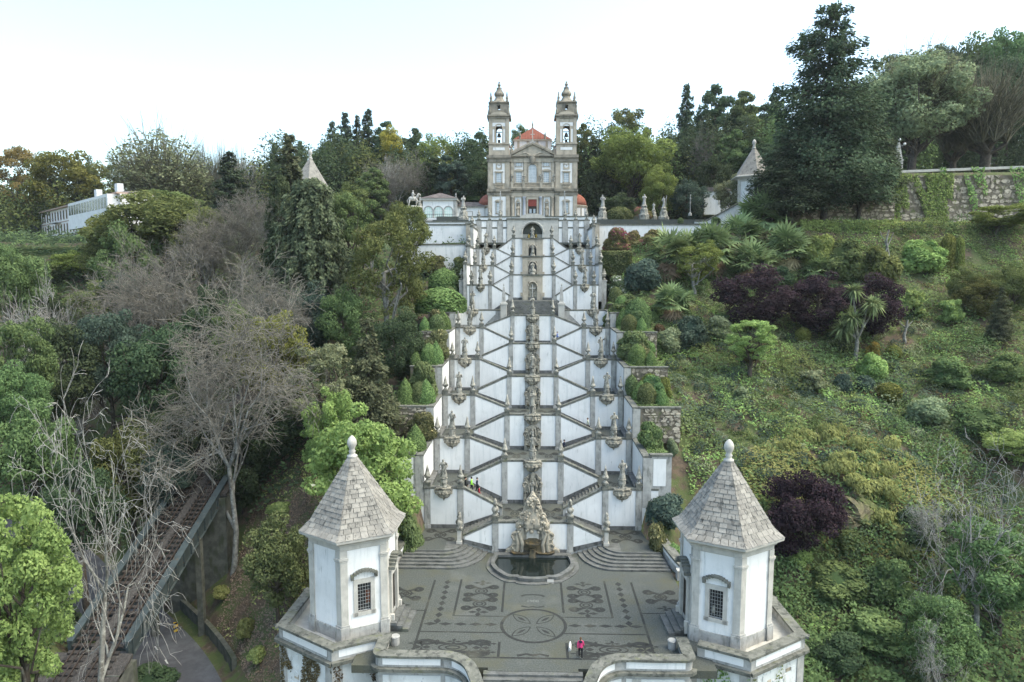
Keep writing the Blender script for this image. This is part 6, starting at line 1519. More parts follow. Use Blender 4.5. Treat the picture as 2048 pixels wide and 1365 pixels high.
# her dog
dv = onz(1140, 1300, 0)
dg_ = thing('dog', 'small white dog with brown ears walking beside the woman in pink', 'dog', (dv.x, dv.y, 0), rz=math.pi * .97)
DV = [(0, .0, .27), (0, -.16, .29), (0, -.27, .31), (0, -.34, .38), (0, -.40, .43), (0, -.47, .41), (0, .16, .29), (0, .27, .30), (0, .36, .38)]
DR = [(.085, .09), (.095, .10), (.09, .10), .055, (.062, .06), .03, (.085, .085), .06, .018]
DE = [(0, 1), (1, 2), (2, 3), (3, 4), (4, 5), (0, 6), (6, 7), (7, 8)]
for sx_, yy in ((-1, -.22), (1, -.22)):
    k = len(DV); DV += [(sx_ * .06, yy, .22), (sx_ * .06, yy + .02 * sx_, .11), (sx_ * .06, yy - .02 + .05 * sx_, .015)]; DR += [.038, .022, .02]; DE += [(2, k), (k, k + 1), (k + 1, k + 2)]
for sx_, yy in ((-1, .22), (1, .22)):
    k = len(DV); DV += [(sx_ * .06, yy - .02, .21), (sx_ * .06, yy + .06, .11), (sx_ * .06, yy + .02 + .04 * sx_, .015)]; DR += [.048, .024, .02]; DE += [(6, k), (k, k + 1), (k + 1, k + 2)]
dm = skin_mesh(DV, DE, DR, 0); dm.materials.clear(); dm.materials.append(M['white'])
for p in dm.polygons: p.use_smooth = True
link('body', dm, dg_)
lpart('ears', MB().ball((-.055, -.39, .47), .035, 6, 5, .6, 1, 1.4).ball((.055, -.39, .47), .035, 6, 5, .6, 1, 1.4), CL['brown'], dg_, True)
lpart('nose', MB().ball((0, -.505, .41), .014, 5, 4), M['dark'], dg_)
# four people on the second flight (left), outward flight i=0, walking down towards the centre
def on_flight(x, yf):          # floor height on the left outward flight from landing 0
    t = (abs(x) - (XI + .25)) / (X1 - .4 - XI - .25); t = min(max(t, 0), 1)
    return LFL[0] + (SF[0] - LFL[0]) * math.ceil(t * 11 - 1e-6) / 11
for px, yf, hgt, top, legs, hair, lb, kw in (
    (931, 72.9, 1.70, 'black', 'black', 'hair', 'woman in black sportswear at the top of the left stair flight', dict(ponytail=True)),
    (943, 73.6, 1.68, 'neon', 'black', 'hair', 'person in a bright neon yellow jacket walking down the left stair flight', dict(shoes='grey')),
    (954, 74.6, 1.74, 'navy', 'black', 'hair', 'man in a dark jacket walking down the left stair flight behind the red jacket', dict(shoes='grey')),
    (958, 73.0, 1.45, 'red', 'black', 'hair', 'person in a red jacket lowest in the group on the left stair flight', dict(shoes='grey'))):
    v = at(px, 965, yf); z = on_flight(v.x, yf) if v.x > -7.4 else SF[0]
    person((v.x, yf, z), math.pi / 2, hgt, top, legs, hair, lb, stride=.12, **kw)
def fl_in(i, x, up=True):
    t = (X1 - .4 - abs(x)) / (X1 - .4 - XI - .25); t = min(max(t, 0), 1); return SF[i] + (LFL[i + 1] - SF[i]) * math.ceil(t * 11 - 1e-6) / 11
v = at(1127, 910, 81.5); t = (abs(v.x) - (XI + .25)) / (X1 - .4 - XI - .25)
person((v.x, 81.5, LFL[1] + (SF[1] - LFL[1]) * max(0, math.ceil(t * 11)) / 11), math.pi / 2, 1.72, 'navy', 'black', 'hair', 'runner in dark blue on the right flight above the second landing', stride=.3, bent=.06, arm=.3, lift=.1)
v = at(1177, 865, 85.5); person((v.x, 86.2, fl_in(1, v.x)), -math.pi / 2, 1.74, 'cream', 'black', 'brown', 'person in a cream jacket and black trousers on the right flight below the third landing', stride=.26, bent=.04, lift=.08)
v = at(1114, 678, 106); t = (abs(v.x) - (XI + .25)) / (X1 - .4 - XI - .25)
person((v.x, 105.6, LFL[4] + (SF[4] - LFL[4]) * max(0, math.ceil(t * 11)) / 11), math.pi / 2, 1.7, 'blue', 'navy', 'brown', 'person in a bright blue jacket high on the right side of the lower stairway', stride=.2)
# ------------------------------------------------------------------ vegetation builders
def np_mesh(name, V, Q, material, tint=None, smooth=False):
    me = bpy.data.meshes.new(name); n = len(V); k = Q.shape[1]
    me.vertices.add(n); me.vertices.foreach_set('co', np.ascontiguousarray(V, dtype=np.float32).ravel())
    me.loops.add(Q.size); me.loops.foreach_set('vertex_index', np.ascontiguousarray(Q, dtype=np.int32).ravel())
    me.polygons.add(len(Q)); me.polygons.foreach_set('loop_start', np.arange(len(Q), dtype=np.int32) * k)
    if smooth: me.polygons.foreach_set('use_smooth', np.ones(len(Q), bool))
    if tint is not None:
        a = me.attributes.new('tint', 'FLOAT', 'POINT'); a.data.foreach_set('value', np.ascontiguousarray(tint, dtype=np.float32))
    me.update(calc_edges=True); me.materials.append(material); return me
def unit(v): return v / np.maximum(np.linalg.norm(v, axis=1, keepdims=True), 1e-9)
def leaves(P, N, size, rng, aspect=.55, axis=None, fold=.18):
    """kite shaped leaves: returns verts, quads, per-vertex tint"""
    n = len(P); N = unit(N)
    T = rng.normal(size=(n, 3)) if axis is None else axis + rng.normal(size=(n, 3)) * .25
    T = unit(T - N * np.sum(T * N, 1, keepdims=True)); B = np.cross(N, T)
    s = (size * rng.uniform(.65, 1.3, n))[:, None] if np.isscalar(size) else (size * rng.uniform(.7, 1.25, n))[:, None]
    a = P - T * s * .5; c = P + T * s * .5
    m = P - T * s * .05 - N * s * fold
    b = m + B * s * aspect * .5; d = m - B * s * aspect * .5
    V = np.stack([a, b, c, d], 1).reshape(-1, 3)
    return V, np.arange(4 * n).reshape(-1, 4)
def cloud(cl, n, rng, shell=.6, upb=.3, jit=.6):
    """cl: (m,6) centre, radii -> leaf points and normals near the lobes' surfaces"""
    w = (cl[:, 3] * cl[:, 4] + cl[:, 3] * cl[:, 5]); w = w / w.sum()
    i = rng.choice(len(cl), n, p=w); d = unit(rng.normal(size=(n, 3)))
    f = shell + (1 - shell) * np.sqrt(rng.random(n)); f = f + np.clip(rng.normal(size=n) * .04, -.1, .06)
    P = cl[i, :3] + d * cl[i, 3:6] * f[:, None]
    N = d + np.array([0, 0, upb]) + rng.normal(size=(n, 3)) * jit
    return P, N, i
def tints(i, m, rng, a=.55): 
    c = rng.random(m); t = np.clip(a * rng.random(len(i)) + (1 - a) * c[i], 0, 1); return np.repeat(t, 4)
def frusta(segs, k=4):
    """segs (n,8): p0 r0 p1 r1 -> prism side faces"""
    S_ = np.asarray(segs, float); p0, r0, p1, r1 = S_[:, :3], S_[:, 3:4], S_[:, 4:7], S_[:, 7:8]
    d = unit(p1 - p0); up = np.where(np.abs(d[:, 2:3]) > .9, np.array([[1., 0, 0]]), np.array([[0, 0, 1.]]))
    u = unit(np.cross(d, up)); w = np.cross(d, u); vs = []
    for p, r in ((p0, r0), (p1, r1)):
        for q in range(k):
            t = 2 * math.pi * q / k; vs.append(p + u * r * math.cos(t) + w * r * math.sin(t))
    V = np.stack(vs, 1).reshape(-1, 3); n = len(S_); b = (np.arange(n) * 2 * k)[:, None]
    Q = np.concatenate([b + np.array([[q, (q + 1) % k, k + (q + 1) % k, k + q]]) for q in range(k)])
    return V, Q
def path(p0, p1, r0, r1, rng, n=4, wob=.06, sag=0.0):
    p0, p1 = np.asarray(p0, float), np.asarray(p1, float); L = np.linalg.norm(p1 - p0); out = []; pr = p0
    for k in range(1, n + 1):
        t = k / n; q = p0 + (p1 - p0) * t + (rng.normal(size=3) * wob * L * (t < 1)) + np.array([0, 0, -sag * L * 4 * t * (1 - t)])
        out.append([*pr, r0 + (r1 - r0) * (k - 1) / n, *q, r0 + (r1 - r0) * t]); pr = q
    return out
class Proto:
    def __init__(s, H, W, trunk, crown, extra=None): s.H, s.W, s.trunk, s.crown, s.extra = H, W, trunk, crown, extra or []
def trunk_mesh(segs, m): V, Q = frusta(segs, 6); return np_mesh('trunk', V, Q, M[m], smooth=True)

def p_broad(seed, H=16., W=12., nc=34, n=9500, size=.34, base=.28, lobe=.17, m='mid', bark='bark', shell=.55, top=1.0, thin=1.0):
    rng = np.random.default_rng(seed); cz = H * (base + (1 - base) / 2); rz = H * (1 - base) / 2
    d = unit(rng.normal(size=(nc, 3))); f = rng.uniform(.35, .86, nc) ** .7
    C = np.array([0, 0, cz]) + d * np.array([W / 2, W / 2, rz]) * f[:, None]
    C[:, 2] = np.minimum(C[:, 2], H * .93)
    r = W * lobe * rng.uniform(.6, 1.25, nc) * thin
    cl = np.column_stack([C, r, r, r * rng.uniform(.6, .9, nc)])
    P, N, i = cloud(cl, n, rng, shell); V, Q = leaves(P, N, size, rng)
    segs = path((0, 0, -1.5), (rng.normal() * .4, rng.normal() * .4, H * .5), H * .024, H * .013, rng, 5, .02)
    top = np.array(segs[-1][4:7])
    for c in C[rng.permutation(nc)[:18]]:
        k = rng.integers(1, 5); b = np.array(segs[k][4:7]) if k < 5 else top
        segs_ = path(b, c, H * .009, H * .002, rng, 4, .07, .03); segs = segs + segs_
    return Proto(H, W, trunk_mesh(segs, bark), np_mesh('crown', V, Q, LF[m], tints(i, nc, rng)))
def p_conifer(seed, H=25., W=9., n=14000, size=.5, m='conifer', lev=32, droop=.25, power=.68, base=.08, rag=.35, up=0.0):
    rng = np.random.default_rng(seed); Pn = []; Nn = []; segs = path((0, 0, -1.5), (0, 0, H * .985), H * .017, H * .002, rng, 8, .004); idx = []; b = 0
    ax = []
    for l in range(lev):
        k = int(5 + 4 * (1 - l / lev))
        for q in range(k):
            t = min(base + (1 - base) * (l + rng.uniform(-.2, 1.2)) / lev, .985); z = H * t; R = W / 2 * (1 - t) ** power
            a = 2 * math.pi * (q + rng.random()) / k; L = max(R * rng.uniform(1 - rag, 1 + rag * .35), W * .07)
            dr = droop * rng.uniform(.6, 1.3)
            e = np.array([math.cos(a) * L, math.sin(a) * L, z - dr * L + up * L * rng.random()]); segs += path((0, 0, z), e, H * .004 * (1 - t * .6), H * .0008, rng, 2, .03)
            nn = max(14, int(n / lev / 6.5 * (L / (W / 2)) * 1.9 + 3))
            u = np.sqrt(rng.random(nn)); th = (.16 + .22 * u * (1.15 - u)) * L * .55
            side = np.array([-math.sin(a), math.cos(a), 0])
            p = np.outer(u, e - np.array([0, 0, z])) + np.array([0, 0, z]) + side * (rng.normal(size=nn) * th)[:, None] + np.array([0, 0, 1]) * (rng.normal(size=nn) * (.05 * L + H / lev * .22) - .15 * np.abs(rng.normal(size=nn)) * th)[:, None]
            Pn.append(p); Nn.append(np.tile(np.array([math.cos(a) * .5, math.sin(a) * .5, .8]), (nn, 1)) + rng.normal(size=(nn, 3)) * .5)
            ax.append(np.tile(np.array([math.cos(a), math.sin(a), -.35]), (nn, 1))); idx.append(np.full(nn, b)); b += 1
    P = np.concatenate(Pn); N = np.concatenate(Nn); i = np.concatenate(idx)
    V, Q = leaves(P, N, size, rng, .5, np.concatenate(ax))
    return Proto(H, W, trunk_mesh(segs, 'bark'), np_mesh('crown', V, Q, LF[m], tints(i, b, rng)))
def p_weep(seed, H=26., W=11., n=12000, size=.5, m='weep', ns=420, cone=.8, strand=(1.2, 4.0)):
    rng = np.random.default_rng(seed); segs = path((0, 0, -1.5), (0, 0, H * .97), H * .018, H * .003, rng, 8, .008)
    Pn = []; Nn = []; ax = []; idx = []
    for s_ in range(ns):
        t = rng.random() ** .85 * .9 + .1; R = W / 2 * (1 - t) ** cone * rng.uniform(.25, 1.08) + .25; a = rng.random() * 6.283
        # lumpy outline by azimuth
        R *= .8 + .25 * math.sin(3 * a + seed) + .15 * math.sin(7 * a + t * 9)
        st = np.array([math.cos(a) * R, math.sin(a) * R, H * t]); L = rng.uniform(*strand) * (1.1 - .5 * t)
        nn = int(n / ns); u = rng.random(nn)
        p = st + np.stack([math.cos(a) * .25 * u + rng.normal(size=nn) * .18, math.sin(a) * .25 * u + rng.normal(size=nn) * .18, -u * L + .25 * np.sin(u * 3)], 1)
        Pn.append(p); Nn.append(np.tile([math.cos(a), math.sin(a), .35], (nn, 1)) + rng.normal(size=(nn, 3)) * .45)
        ax.append(np.tile([math.cos(a) * .15, math.sin(a) * .15, -1.], (nn, 1))); idx.append(np.full(nn, s_))
        if s_ % 6 == 0: segs += path((0, 0, H * t - R * .3), st, .07, .02, rng, 2, .04)
    P = np.concatenate(Pn); N = np.concatenate(Nn); i = np.concatenate(idx)
    P[:, 2] = np.maximum(P[:, 2], .2)
    V, Q = leaves(P, N, size, rng, .42, np.concatenate(ax))
    return Proto(H, W, trunk_mesh(segs, 'bark'), np_mesh('crown', V, Q, LF[m], tints(i, ns, rng)))
def p_bare(seed, H=24., W=16., m='bark_pale', tw='twig_brown', depth=5, spread=.62, trunk_frac=.34, droop=.0, twigs=1.0, up=.35, r0=.30, lead=False, kids=(4, 6)):
    rng = np.random.default_rng(seed); thick = []; thin = []
    def grow(p, d, L, r, lv):
        n = 4 if lv < 3 else 3; q = p; pts = [(p, r)]
        for k in range(n):
            d = d + rng.normal(size=3) * (.10 + .04 * lv) + np.array([0, 0, (up if lv < 3 else up * .3) * .12 - droop * lv * .09]); d = d / np.linalg.norm(d)
            q2 = q + d * L / n; rr = r * (1 - .62 * (k + 1) / n) if lv else r * (1 - .45 * (k + 1) / n)
            (thick if lv < 3 else thin).append([*q, pts[-1][1], *q2, rr]); q = q2; pts.append((q, rr))
        if lv >= depth: return
        nk = rng.integers(kids[0], kids[1] + 1) if lv < depth - 1 else int(rng.integers(3, 6) * twigs)
        for c in range(nk):
            j = rng.integers(1 if lv else 2, n + 1) if c else n
            b, rb = pts[j]; ax_ = unit(rng.normal(size=(1, 3)))[0]; ax_ -= d * ax_.dot(d); ax_ /= np.linalg.norm(ax_)
            sp = spread * rng.uniform(.6, 1.35); nd = d * math.cos(sp) + ax_ * math.sin(sp)
            grow(b, nd, L * rng.uniform(.55, .8), max(rb * .72, .012), lv + 1)
    grow(np.array([0, 0, -1.5]), np.array([.02, .02, 1.]), H * trunk_frac + 1.5, r0, 0)
    A = np.array(thick); B = np.array(thin)
    top = max(A[:, 6].max(), B[:, 6].max()); wd = max(np.percentile(np.abs(B[:, 4]), 97), np.percentile(np.abs(B[:, 5]), 97)) * 2
    sz, sx_ = H / top, W / wd
    for X_ in (A, B):
        for c in (0, 4): X_[:, c] *= sx_; X_[:, c + 1] *= sx_; X_[:, c + 2] *= sz
    B[:, 3] = np.maximum(B[:, 3] * 1.15, .022); B[:, 7] = np.maximum(B[:, 7], .014)
    V, Q = frusta(B, 3)
    return Proto(H, W, trunk_mesh(A, m), np_mesh('twigs', V, Q, M[tw]))
def p_upright(seed, H=20., W=9., m='bark', tw='twig_olive', n=260, leaf=None, nl=0):
    """pollarded plane: short trunk, knuckle, fans of straight shoots"""
    rng = np.random.default_rng(seed); thick = path((0, 0, -1.5), (0, 0, H * .22), .5, .42, rng, 3, .02); thin = []; P = []
    for k in range(9):
        a = rng.random() * 6.28; b = np.array([math.cos(a) * W * .16, math.sin(a) * W * .16, H * .3]); thick += path((0, 0, H * .2), b, .3, .2, rng, 3, .05)
        for q in range(n // 9):
            aa = rng.random() * 6.28; R = W / 2 * rng.random() ** .6; e = np.array([math.cos(aa) * R, math.sin(aa) * R, H * (.55 + .45 * rng.random() * (1 - .55 * (2 * R / W) ** 2))])
            sg_ = path(b, e, .075, .03, rng, 4, .02); thin += sg_
            for c in range(3):
                o = np.array(sg_[rng.integers(1, 4)][4:7]); thin += path(o, o + (e - b) * .25 + rng.normal(size=3) * .5, .02, .01, rng, 2, .03)
            P.append(e + rng.normal(size=(2, 3)) * .15); P.append(b + (e - b) * rng.uniform(.45, 1, (6, 1)) + rng.normal(size=(6, 3)) * .3)
    V, Q = frusta(thin, 3); ex = []
    if leaf:
        P = np.concatenate(P); i = rng.choice(len(P), nl); P2 = P[i] + rng.normal(size=(nl, 3)) * .22
        Vl, Ql = leaves(P2, rng.normal(size=(nl, 3)) + [0, 0, .5], .4, rng); ex = [('crown', np_mesh('crown', Vl, Ql, LF[leaf], np.repeat(rng.random(nl), 4)))]
    return Proto(H, W, trunk_mesh(thick, m), np_mesh('shoots', V, Q, M[tw]), ex)
def p_palm(seed, H=9., W=4.2, m='palm', nf=38, skirt=40):
    rng = np.random.default_rng(seed); segs = path((0, 0, -1), (rng.normal() * .2, rng.normal() * .2, H - W * .32), .28, .2, rng, 6, .02)
    hub = np.array(segs[-1][4:7])
    def fans(nf, elo, ehi, len_, blades):
        Vs = []; T = []; o = 0
        for f in range(nf):
            a = rng.random() * 6.283; el = rng.uniform(elo, ehi); dv = np.array([math.cos(a) * math.cos(el), math.sin(a) * math.cos(el), math.sin(el)])
            L = len_ * rng.uniform(.8, 1.1); c = hub + dv * L * .5; s_ = np.array([-math.sin(a), math.cos(a), 0]); u = np.cross(s_, dv)
            t = rng.random()
            w = .03; Vs.append(np.array([hub - s_ * w, hub + s_ * w, c + s_ * w, c - s_ * w])); T.append(t * .5)
            for b in range(blades):
                th = (b / (blades - 1) - .5) * 3.6; bd = dv * math.cos(th) + s_ * math.sin(th); tip = c + bd * L * .52 * rng.uniform(.85, 1.1) - np.array([0, 0, .14 * L * abs(math.sin(th)) + .08 * L]) + u * rng.normal() * .06
                side = np.cross(bd, u); side /= max(np.linalg.norm(side), 1e-6); mid = c + (tip - c) * .5 + u * .02
                Vs.append(np.array([c, mid + side * .07 * L * .55, tip, mid - side * .07 * L * .55])); T.append(np.clip(t + rng.normal() * .1, 0, 1))
        V = np.concatenate(Vs); return V, np.arange(len(V)).reshape(-1, 4), np.repeat(np.array(T), 4)
    V, Q, t = fans(nf, -.35, 1.35, W * .5, 13); V2, Q2, t2 = fans(skirt, -1.4, -.75, W * .42, 7)
    return Proto(H, W, trunk_mesh(segs, 'bark'), np_mesh('crown', V, Q, LF[m], t), [('dry_fronds', np_mesh('dry_fronds', V2, Q2, LF['straw'], t2))])
def p_cordyline(seed, H=9., W=4.5):
    rng = np.random.default_rng(seed); segs = path((0, 0, -1), (0, 0, H * .28), .2, .15, rng, 3, .02); Vs = []; T = []; b0 = np.array(segs[-1][4:7])
    heads = [(0.0, -.1, .98), (.32, .1, .82), (-.28, .0, .66), (.24, -.2, .62), (-.05, .3, .78), (-.4, .1, .42), (.1, -.3, .48)]
    for hx, hy, hz in heads:
        e = np.array([hx * W, hy * W, hz * H - .4]); segs += path(b0, e, .09, .06, rng, 4, .03, -.03)
        for f in range(150):
            d = unit(rng.normal(size=(1, 3)) + [[0, 0, .25]])[0]; L = rng.uniform(.8, 1.35); tip = e + d * L - np.array([0, 0, .35 * L * (1 - d[2])]); s_ = np.cross(d, [0, 0, 1.]); s_ /= max(np.linalg.norm(s_), .1); mid = e + d * L * .55
            Vs.append(np.array([e, mid + s_ * .075, tip, mid - s_ * .075])); T.append(rng.random())
    V = np.concatenate(Vs); return Proto(H, W, trunk_mesh(segs, 'bark_pale'), np_mesh('crown', V, np.arange(len(V)).reshape(-1, 4), LF['palm'], np.repeat(T, 4)))
def p_clip(seed, shape, n=2600, size=.10, m='topiary', rough=.03):
    """clipped shrub, unit height and width: leafy skin over a solid core"""
    rng = np.random.default_rng(seed)
    if shape == 'cone': pf = [(0, .40), (.12, .5), (.3, .5), (.5, .44), (.7, .32), (.88, .15), (1, .0)]
    elif shape == 'column': pf = [(0, .42), (.1, .5), (.5, .5), (.8, .44), (.93, .28), (1, .0)]
    elif shape == 'ball': pf = [(0, .22), (.1, .36), (.3, .48), (.5, .5), (.7, .46), (.88, .3), (1, .0)]
    elif shape == 'dome': pf = [(0, .48), (.15, .5), (.45, .5), (.7, .42), (.88, .26), (1, .0)]
    else: pf = [(0, .5), (.1, .5), (.85, .5), (.97, .46), (1.0, .0)]
    zz = np.array([a for a, b in pf]); rr_ = np.array([b for a, b in pf])
    t = np.linspace(0, 1, 200); zt = np.interp(t, np.linspace(0, 1, len(zz)), zz); rt_ = np.interp(zt, zz, rr_)
    w = rt_ + .08; i = rng.choice(200, n, p=w / w.sum()); z = np.clip(zt[i] + rng.normal(size=n) * .02, 0, 1); R = np.interp(z, zz, rr_)
    capi = rng.random(n) < .10; R = np.where(capi & (z > .9), R * np.sqrt(rng.random(n)), R)
    a = rng.random(n) * 6.283; lump = 1 + rough * (np.sin(5 * a + z * 7 + seed) + np.sin(9 * a - z * 13)) 
    sq = 1.0
    if shape == 'box': sq = 1 / np.maximum(np.abs(np.cos(a)), np.abs(np.sin(a)))
    P = np.stack([np.cos(a) * R * lump * sq, np.sin(a) * R * lump * sq, z * (1 + rough * np.sin(a * 3))], 1)
    slope = np.gradient(rt_, zt + np.arange(200) * 1e-6)[i]
    N = np.stack([np.cos(a), np.sin(a), np.clip(-slope, -.5, 2)], 1) + rng.normal(size=(n, 3)) * .55
    P = P + unit(N) * (rng.normal(size=n) * .012)[:, None]
    V, Q = leaves(P, N, size, rng, .6)
    core = MB().lathe([(max(r_ * .93, .01), q * .97) for q, r_ in pf], n=4 if shape == 'box' else 12, rot=math.pi / 4 if shape == 'box' else 0)
    if shape == 'box': core = MB().box(-.46, .46, -.46, .46, 0, .96)
    cm = core.mesh('core', LF[m], smooth=(shape != 'box'))
    return Proto(1, 1, cm, np_mesh('foliage', V, Q, LF[m], np.repeat(rng.random(n), 4)))
def p_bush(seed, n=5200, size=.105, nc=16, m='mid', flat=.8, lobe=.26, core=True, shell=.7):
    rng = np.random.default_rng(seed); d = unit(rng.normal(size=(nc, 3))); d[:, 2] = np.abs(d[:, 2])
    C = d * np.array([.34, .34, .62]) * rng.uniform(.5, 1, (nc, 1)) + [0, 0, .12]; r = lobe * rng.uniform(.6, 1.1, nc)
    cl = np.column_stack([C, r, r, r * flat]); P, N, i = cloud(cl, n, rng, shell); P[:, 2] = np.clip(P[:, 2], 0.0, 1.02)
    V, Q = leaves(P, N, size, rng, .55)
    if core: cm = MB().lathe([(.2, 0), (.28, .12), (.29, .32), (.2, .52), (.08, .64), (.01, .68)], n=10, wob=.08).mesh('core', LF[m], smooth=True)
    else:
        sg_ = path((0, 0, -.05), (0, 0, .35), .03, .022, rng, 3, .04)
        for c in C: sg_ = sg_ + path((0, 0, rng.uniform(.15, .35)), c, .014, .004, rng, 3, .06)
        V2, Q2 = frusta(sg_, 4); cm = np_mesh('stems', V2, Q2, M['bark'])
    return Proto(1, 1.1, cm, np_mesh('foliage', V, Q, LF[m], tints(i, nc, rng)))

PR = {}
for k in range(4): PR['broad%d' % k] = p_broad(10 + k, nc=64 + 10 * k, n=14000, size=.42, lobe=.105 + .008 * k)
PR['tall0'] = p_broad(21, 24, 11, 96, 17000, .66, .08, .125, shell=.35); PR['tall1'] = p_broad(22, 24, 9, 96, 17000, .62, .05, .13, shell=.35)
PR['sparse0'] = p_broad(31, 20, 13, 64, 8500, .42, .2, .10, bark='bark_pale', shell=.3); PR['sparse1'] = p_broad(32, 20, 12, 74, 8500, .45, .18, .09, shell=.3)
PR['chestnut0'] = p_broad(41, 15, 11, 90, 19000, .40, .10, .105, 'lime_flower', shell=.6); PR['chestnut1'] = p_broad(42, 22, 12, 110, 22000, .42, .15, .10, 'lime_flower', shell=.6)
PR['round0'] = p_broad(51, 10, 9, 76, 12500, .34, .05, .12); PR['round1'] = p_broad(52, 10, 9, 70, 12500, .34, .04, .13)
PR['conifer0'] = p_conifer(61, power=.6, rag=.5); PR['conifer1'] = p_conifer(62, 25, 8, lev=28, rag=.6, droop=.12, power=.5)
PR['sequoia'] = p_conifer(63, 40, 23, 36000, .62, 'conifer', 32, .04, .42, .13, .5, up=.3)
PR['sequoia1'] = p_conifer(67, 30, 17, 20000, .58, 'conifer', 26, .08, .45, .17, .5, up=.25)
PR['cypress0'] = p_conifer(64, 16, 9, 12000, .40, 'weep', 24, .38, .75, .03, .3)
PR['weep0'] = p_weep(71, 29, 12, 24000, .62, ns=760, cone=.42); PR['weep1'] = p_weep(72, 24, 10, 14000, .6, ns=520, cone=.5)
PR['bare0'] = p_bare(81, 30, 14, 'bark_pale', 'twig_grey', 5, .72, .46, .13, .9, r0=.34, kids=(3, 5))
PR['bare1'] = p_bare(82, 26, 20, 'bark_pale', 'twig_brown', 5, .66, .34, .16, 1.5, r0=.36, kids=(4, 6))
PR['bare2'] = p_bare(83, 22, 16, 'bark_pale', 'twig_brown', 5, .55, .30, .02, 1.6, r0=.28, kids=(4, 6))
PR['bare3'] = p_bare(84, 18, 14, 'bark', 'twig_grey', 5, .55, .22, .0, 1.6, r0=.25, kids=(4, 6))
PR['upright0'] = p_upright(91, n=420); PR['upright1'] = p_upright(92, 20, 10, 'bark', 'twig_olive', 380, 'sage', 9000)
for k in range(3): PR['palm%d' % k] = p_palm(101 + k)
PR['cordyline'] = p_cordyline(111)
for nm in ('cone', 'column', 'ball', 'dome', 'box'): PR[nm] = p_clip(120, nm, 4200 if nm in ('dome', 'box') else 2800, .075 if nm in ('dome', 'box') else .09)
for k in range(4): PR['bush%d' % k] = p_bush(130 + k, nc=12 + 4 * k)
PR['bushbig'] = p_bush(140, 11000, .075, 44, 'mid', .8, .18); PR['airy'] = p_bush(141, 3600, .095, 34, 'mid', .7, .15, False, .2)

# garden beds count as ground for planting
def gp(x, y):
    z = ground(x, y); x, y = np.broadcast_arrays(np.asarray(x, float), np.asarray(y, float))
    for i in range(6):
        top = (SC[i + 1] if i < 5 else 23.6) - .12; y1 = SY[i] + 8.1 if i < 5 else 116.4
        for sg in (-1, 1):
            xe = 14.8 if i == 0 else (17.5 if sg > 0 else 16.0)
            z = np.where((x * sg > 12.3) & (x * sg < xe) & (y > SY[i] + .3) & (y < y1), np.maximum(z, top), z)
    z = np.where((np.abs(x) > 13.3) & (np.abs(x) < 19.2) & (y > 56) & (y < 72), np.maximum(z, -.06), z)
    z = np.where((x > 13.4) & (x < 40) & (y > 141.5) & (y < 152), np.maximum(z, 38.6), z)
    return z
def hitp(px, py):
    d = ray(px, py); t = _gs / d.y; X_ = CAMP.x + d.x * t; Z_ = CAMP.z + d.z * t
    k = np.nonzero(gp(X_, _gs) > Z_)[0]; i = k[0] if len(k) else len(_gs) - 1
    return float(X_[i]), float(_gs[i])
_cnt = [0]
def plant(name, cat, proto, loc, sx, sz, label, leaf=None, group=None, rz=None, sy=None, lean=(0, 0)):
    _cnt[0] += 1; p = PR[proto]
    r = thing(name, label, cat, loc, group, scale=(sx, sy or sx, sz))
    r.rotation_euler = (lean[0], lean[1], (_cnt[0] * 2.399) % 6.283 if rz is None else rz)
    t = link(p.trunk.name.split('.')[0], p.trunk, r); c = link(p.crown.name.split('.')[0], p.crown, r)
    for nm, me_ in p.extra: link(nm, me_, r)
    if leaf:
        mm = LF.get(leaf) or M[leaf]
        for o in ((c, t) if p.trunk.name.startswith('core') else (c,)):
            o.material_slots[0].link = 'OBJECT'; o.material_slots[0].material = mm
    return r
def tree(proto, px, pyt, Y, wpx, label, leaf=None, name='tree', group=None, rz=None, lean=(0, 0)):
    p = at(px, pyt, Y); zb = g1(p.x, Y); h = max(p.z - zb, 2.0); w = wpx * mpp(px, pyt, Y)
    sx = w / PR[proto].W; sz = h / PR[proto].H; lift = 0.0
    if proto.startswith('conifer'): sx *= 1.55
    lim = 1.35 if proto[:4] in ('broa', 'roun', 'ches', 'spar', 'tall') else 1.7 if proto[:4] == 'coni' else 9.0
    if sz > lim * sx: lift = h - lim * sx * PR[proto].H; sz = lim * sx
    r = plant(name, 'tree', proto, (p.x, Y, zb + lift), sx, sz, label, leaf, group, rz, lean=lean)
    if lift > .5:
        t = MB().tube([(0, 0, -lift / sz - 1), (.1, .05, -lift / sz * .5), (0, 0, .1)], [.02 * h / sx, .016 * h / sx, .013 * h / sx], 7); lpart('lower_trunk', t, M['bark'], r, True)
    return r
def bush(proto, px, pyt, pyb, wpx, label, leaf=None, name='shrub', cat='shrub', group=None, Y=None, rz=None, sy=None):
    if Y is None: x, Y = hitp(px, pyb)
    p = at(px, pyt, Y); b = at(px, pyb, Y); zb = b.z; w = wpx * mpp(px, pyb, Y)
    G = lambda yy: float(gp(np.array([p.x]), np.array([yy]))[0])
    Y2 = Y + w * .3
    if G(Y) - G(Y - 1.2) > 1.5: Y2 = Y + .4 * w + .2 if G(Y + .3) - b.z < 1.4 else Y - .2 - min(.4 * w, 1.7)
    elif G(Y2) - G(Y) > 1.5: Y2 = Y - .2 * w
    zg = G(Y2); k_ = Y2 / Y; p = at(px, pyt, Y2); b = at(px, pyb, Y2); zb = zg; w *= k_
    return plant(name, cat, proto, (p.x, Y2, min(zb, zg) - .1), w / PR[proto].W, max(p.z - min(zb, zg) + .1, .4) / PR[proto].H, label, leaf, group, rz, sy=None if sy is None else sy / PR[proto].W)
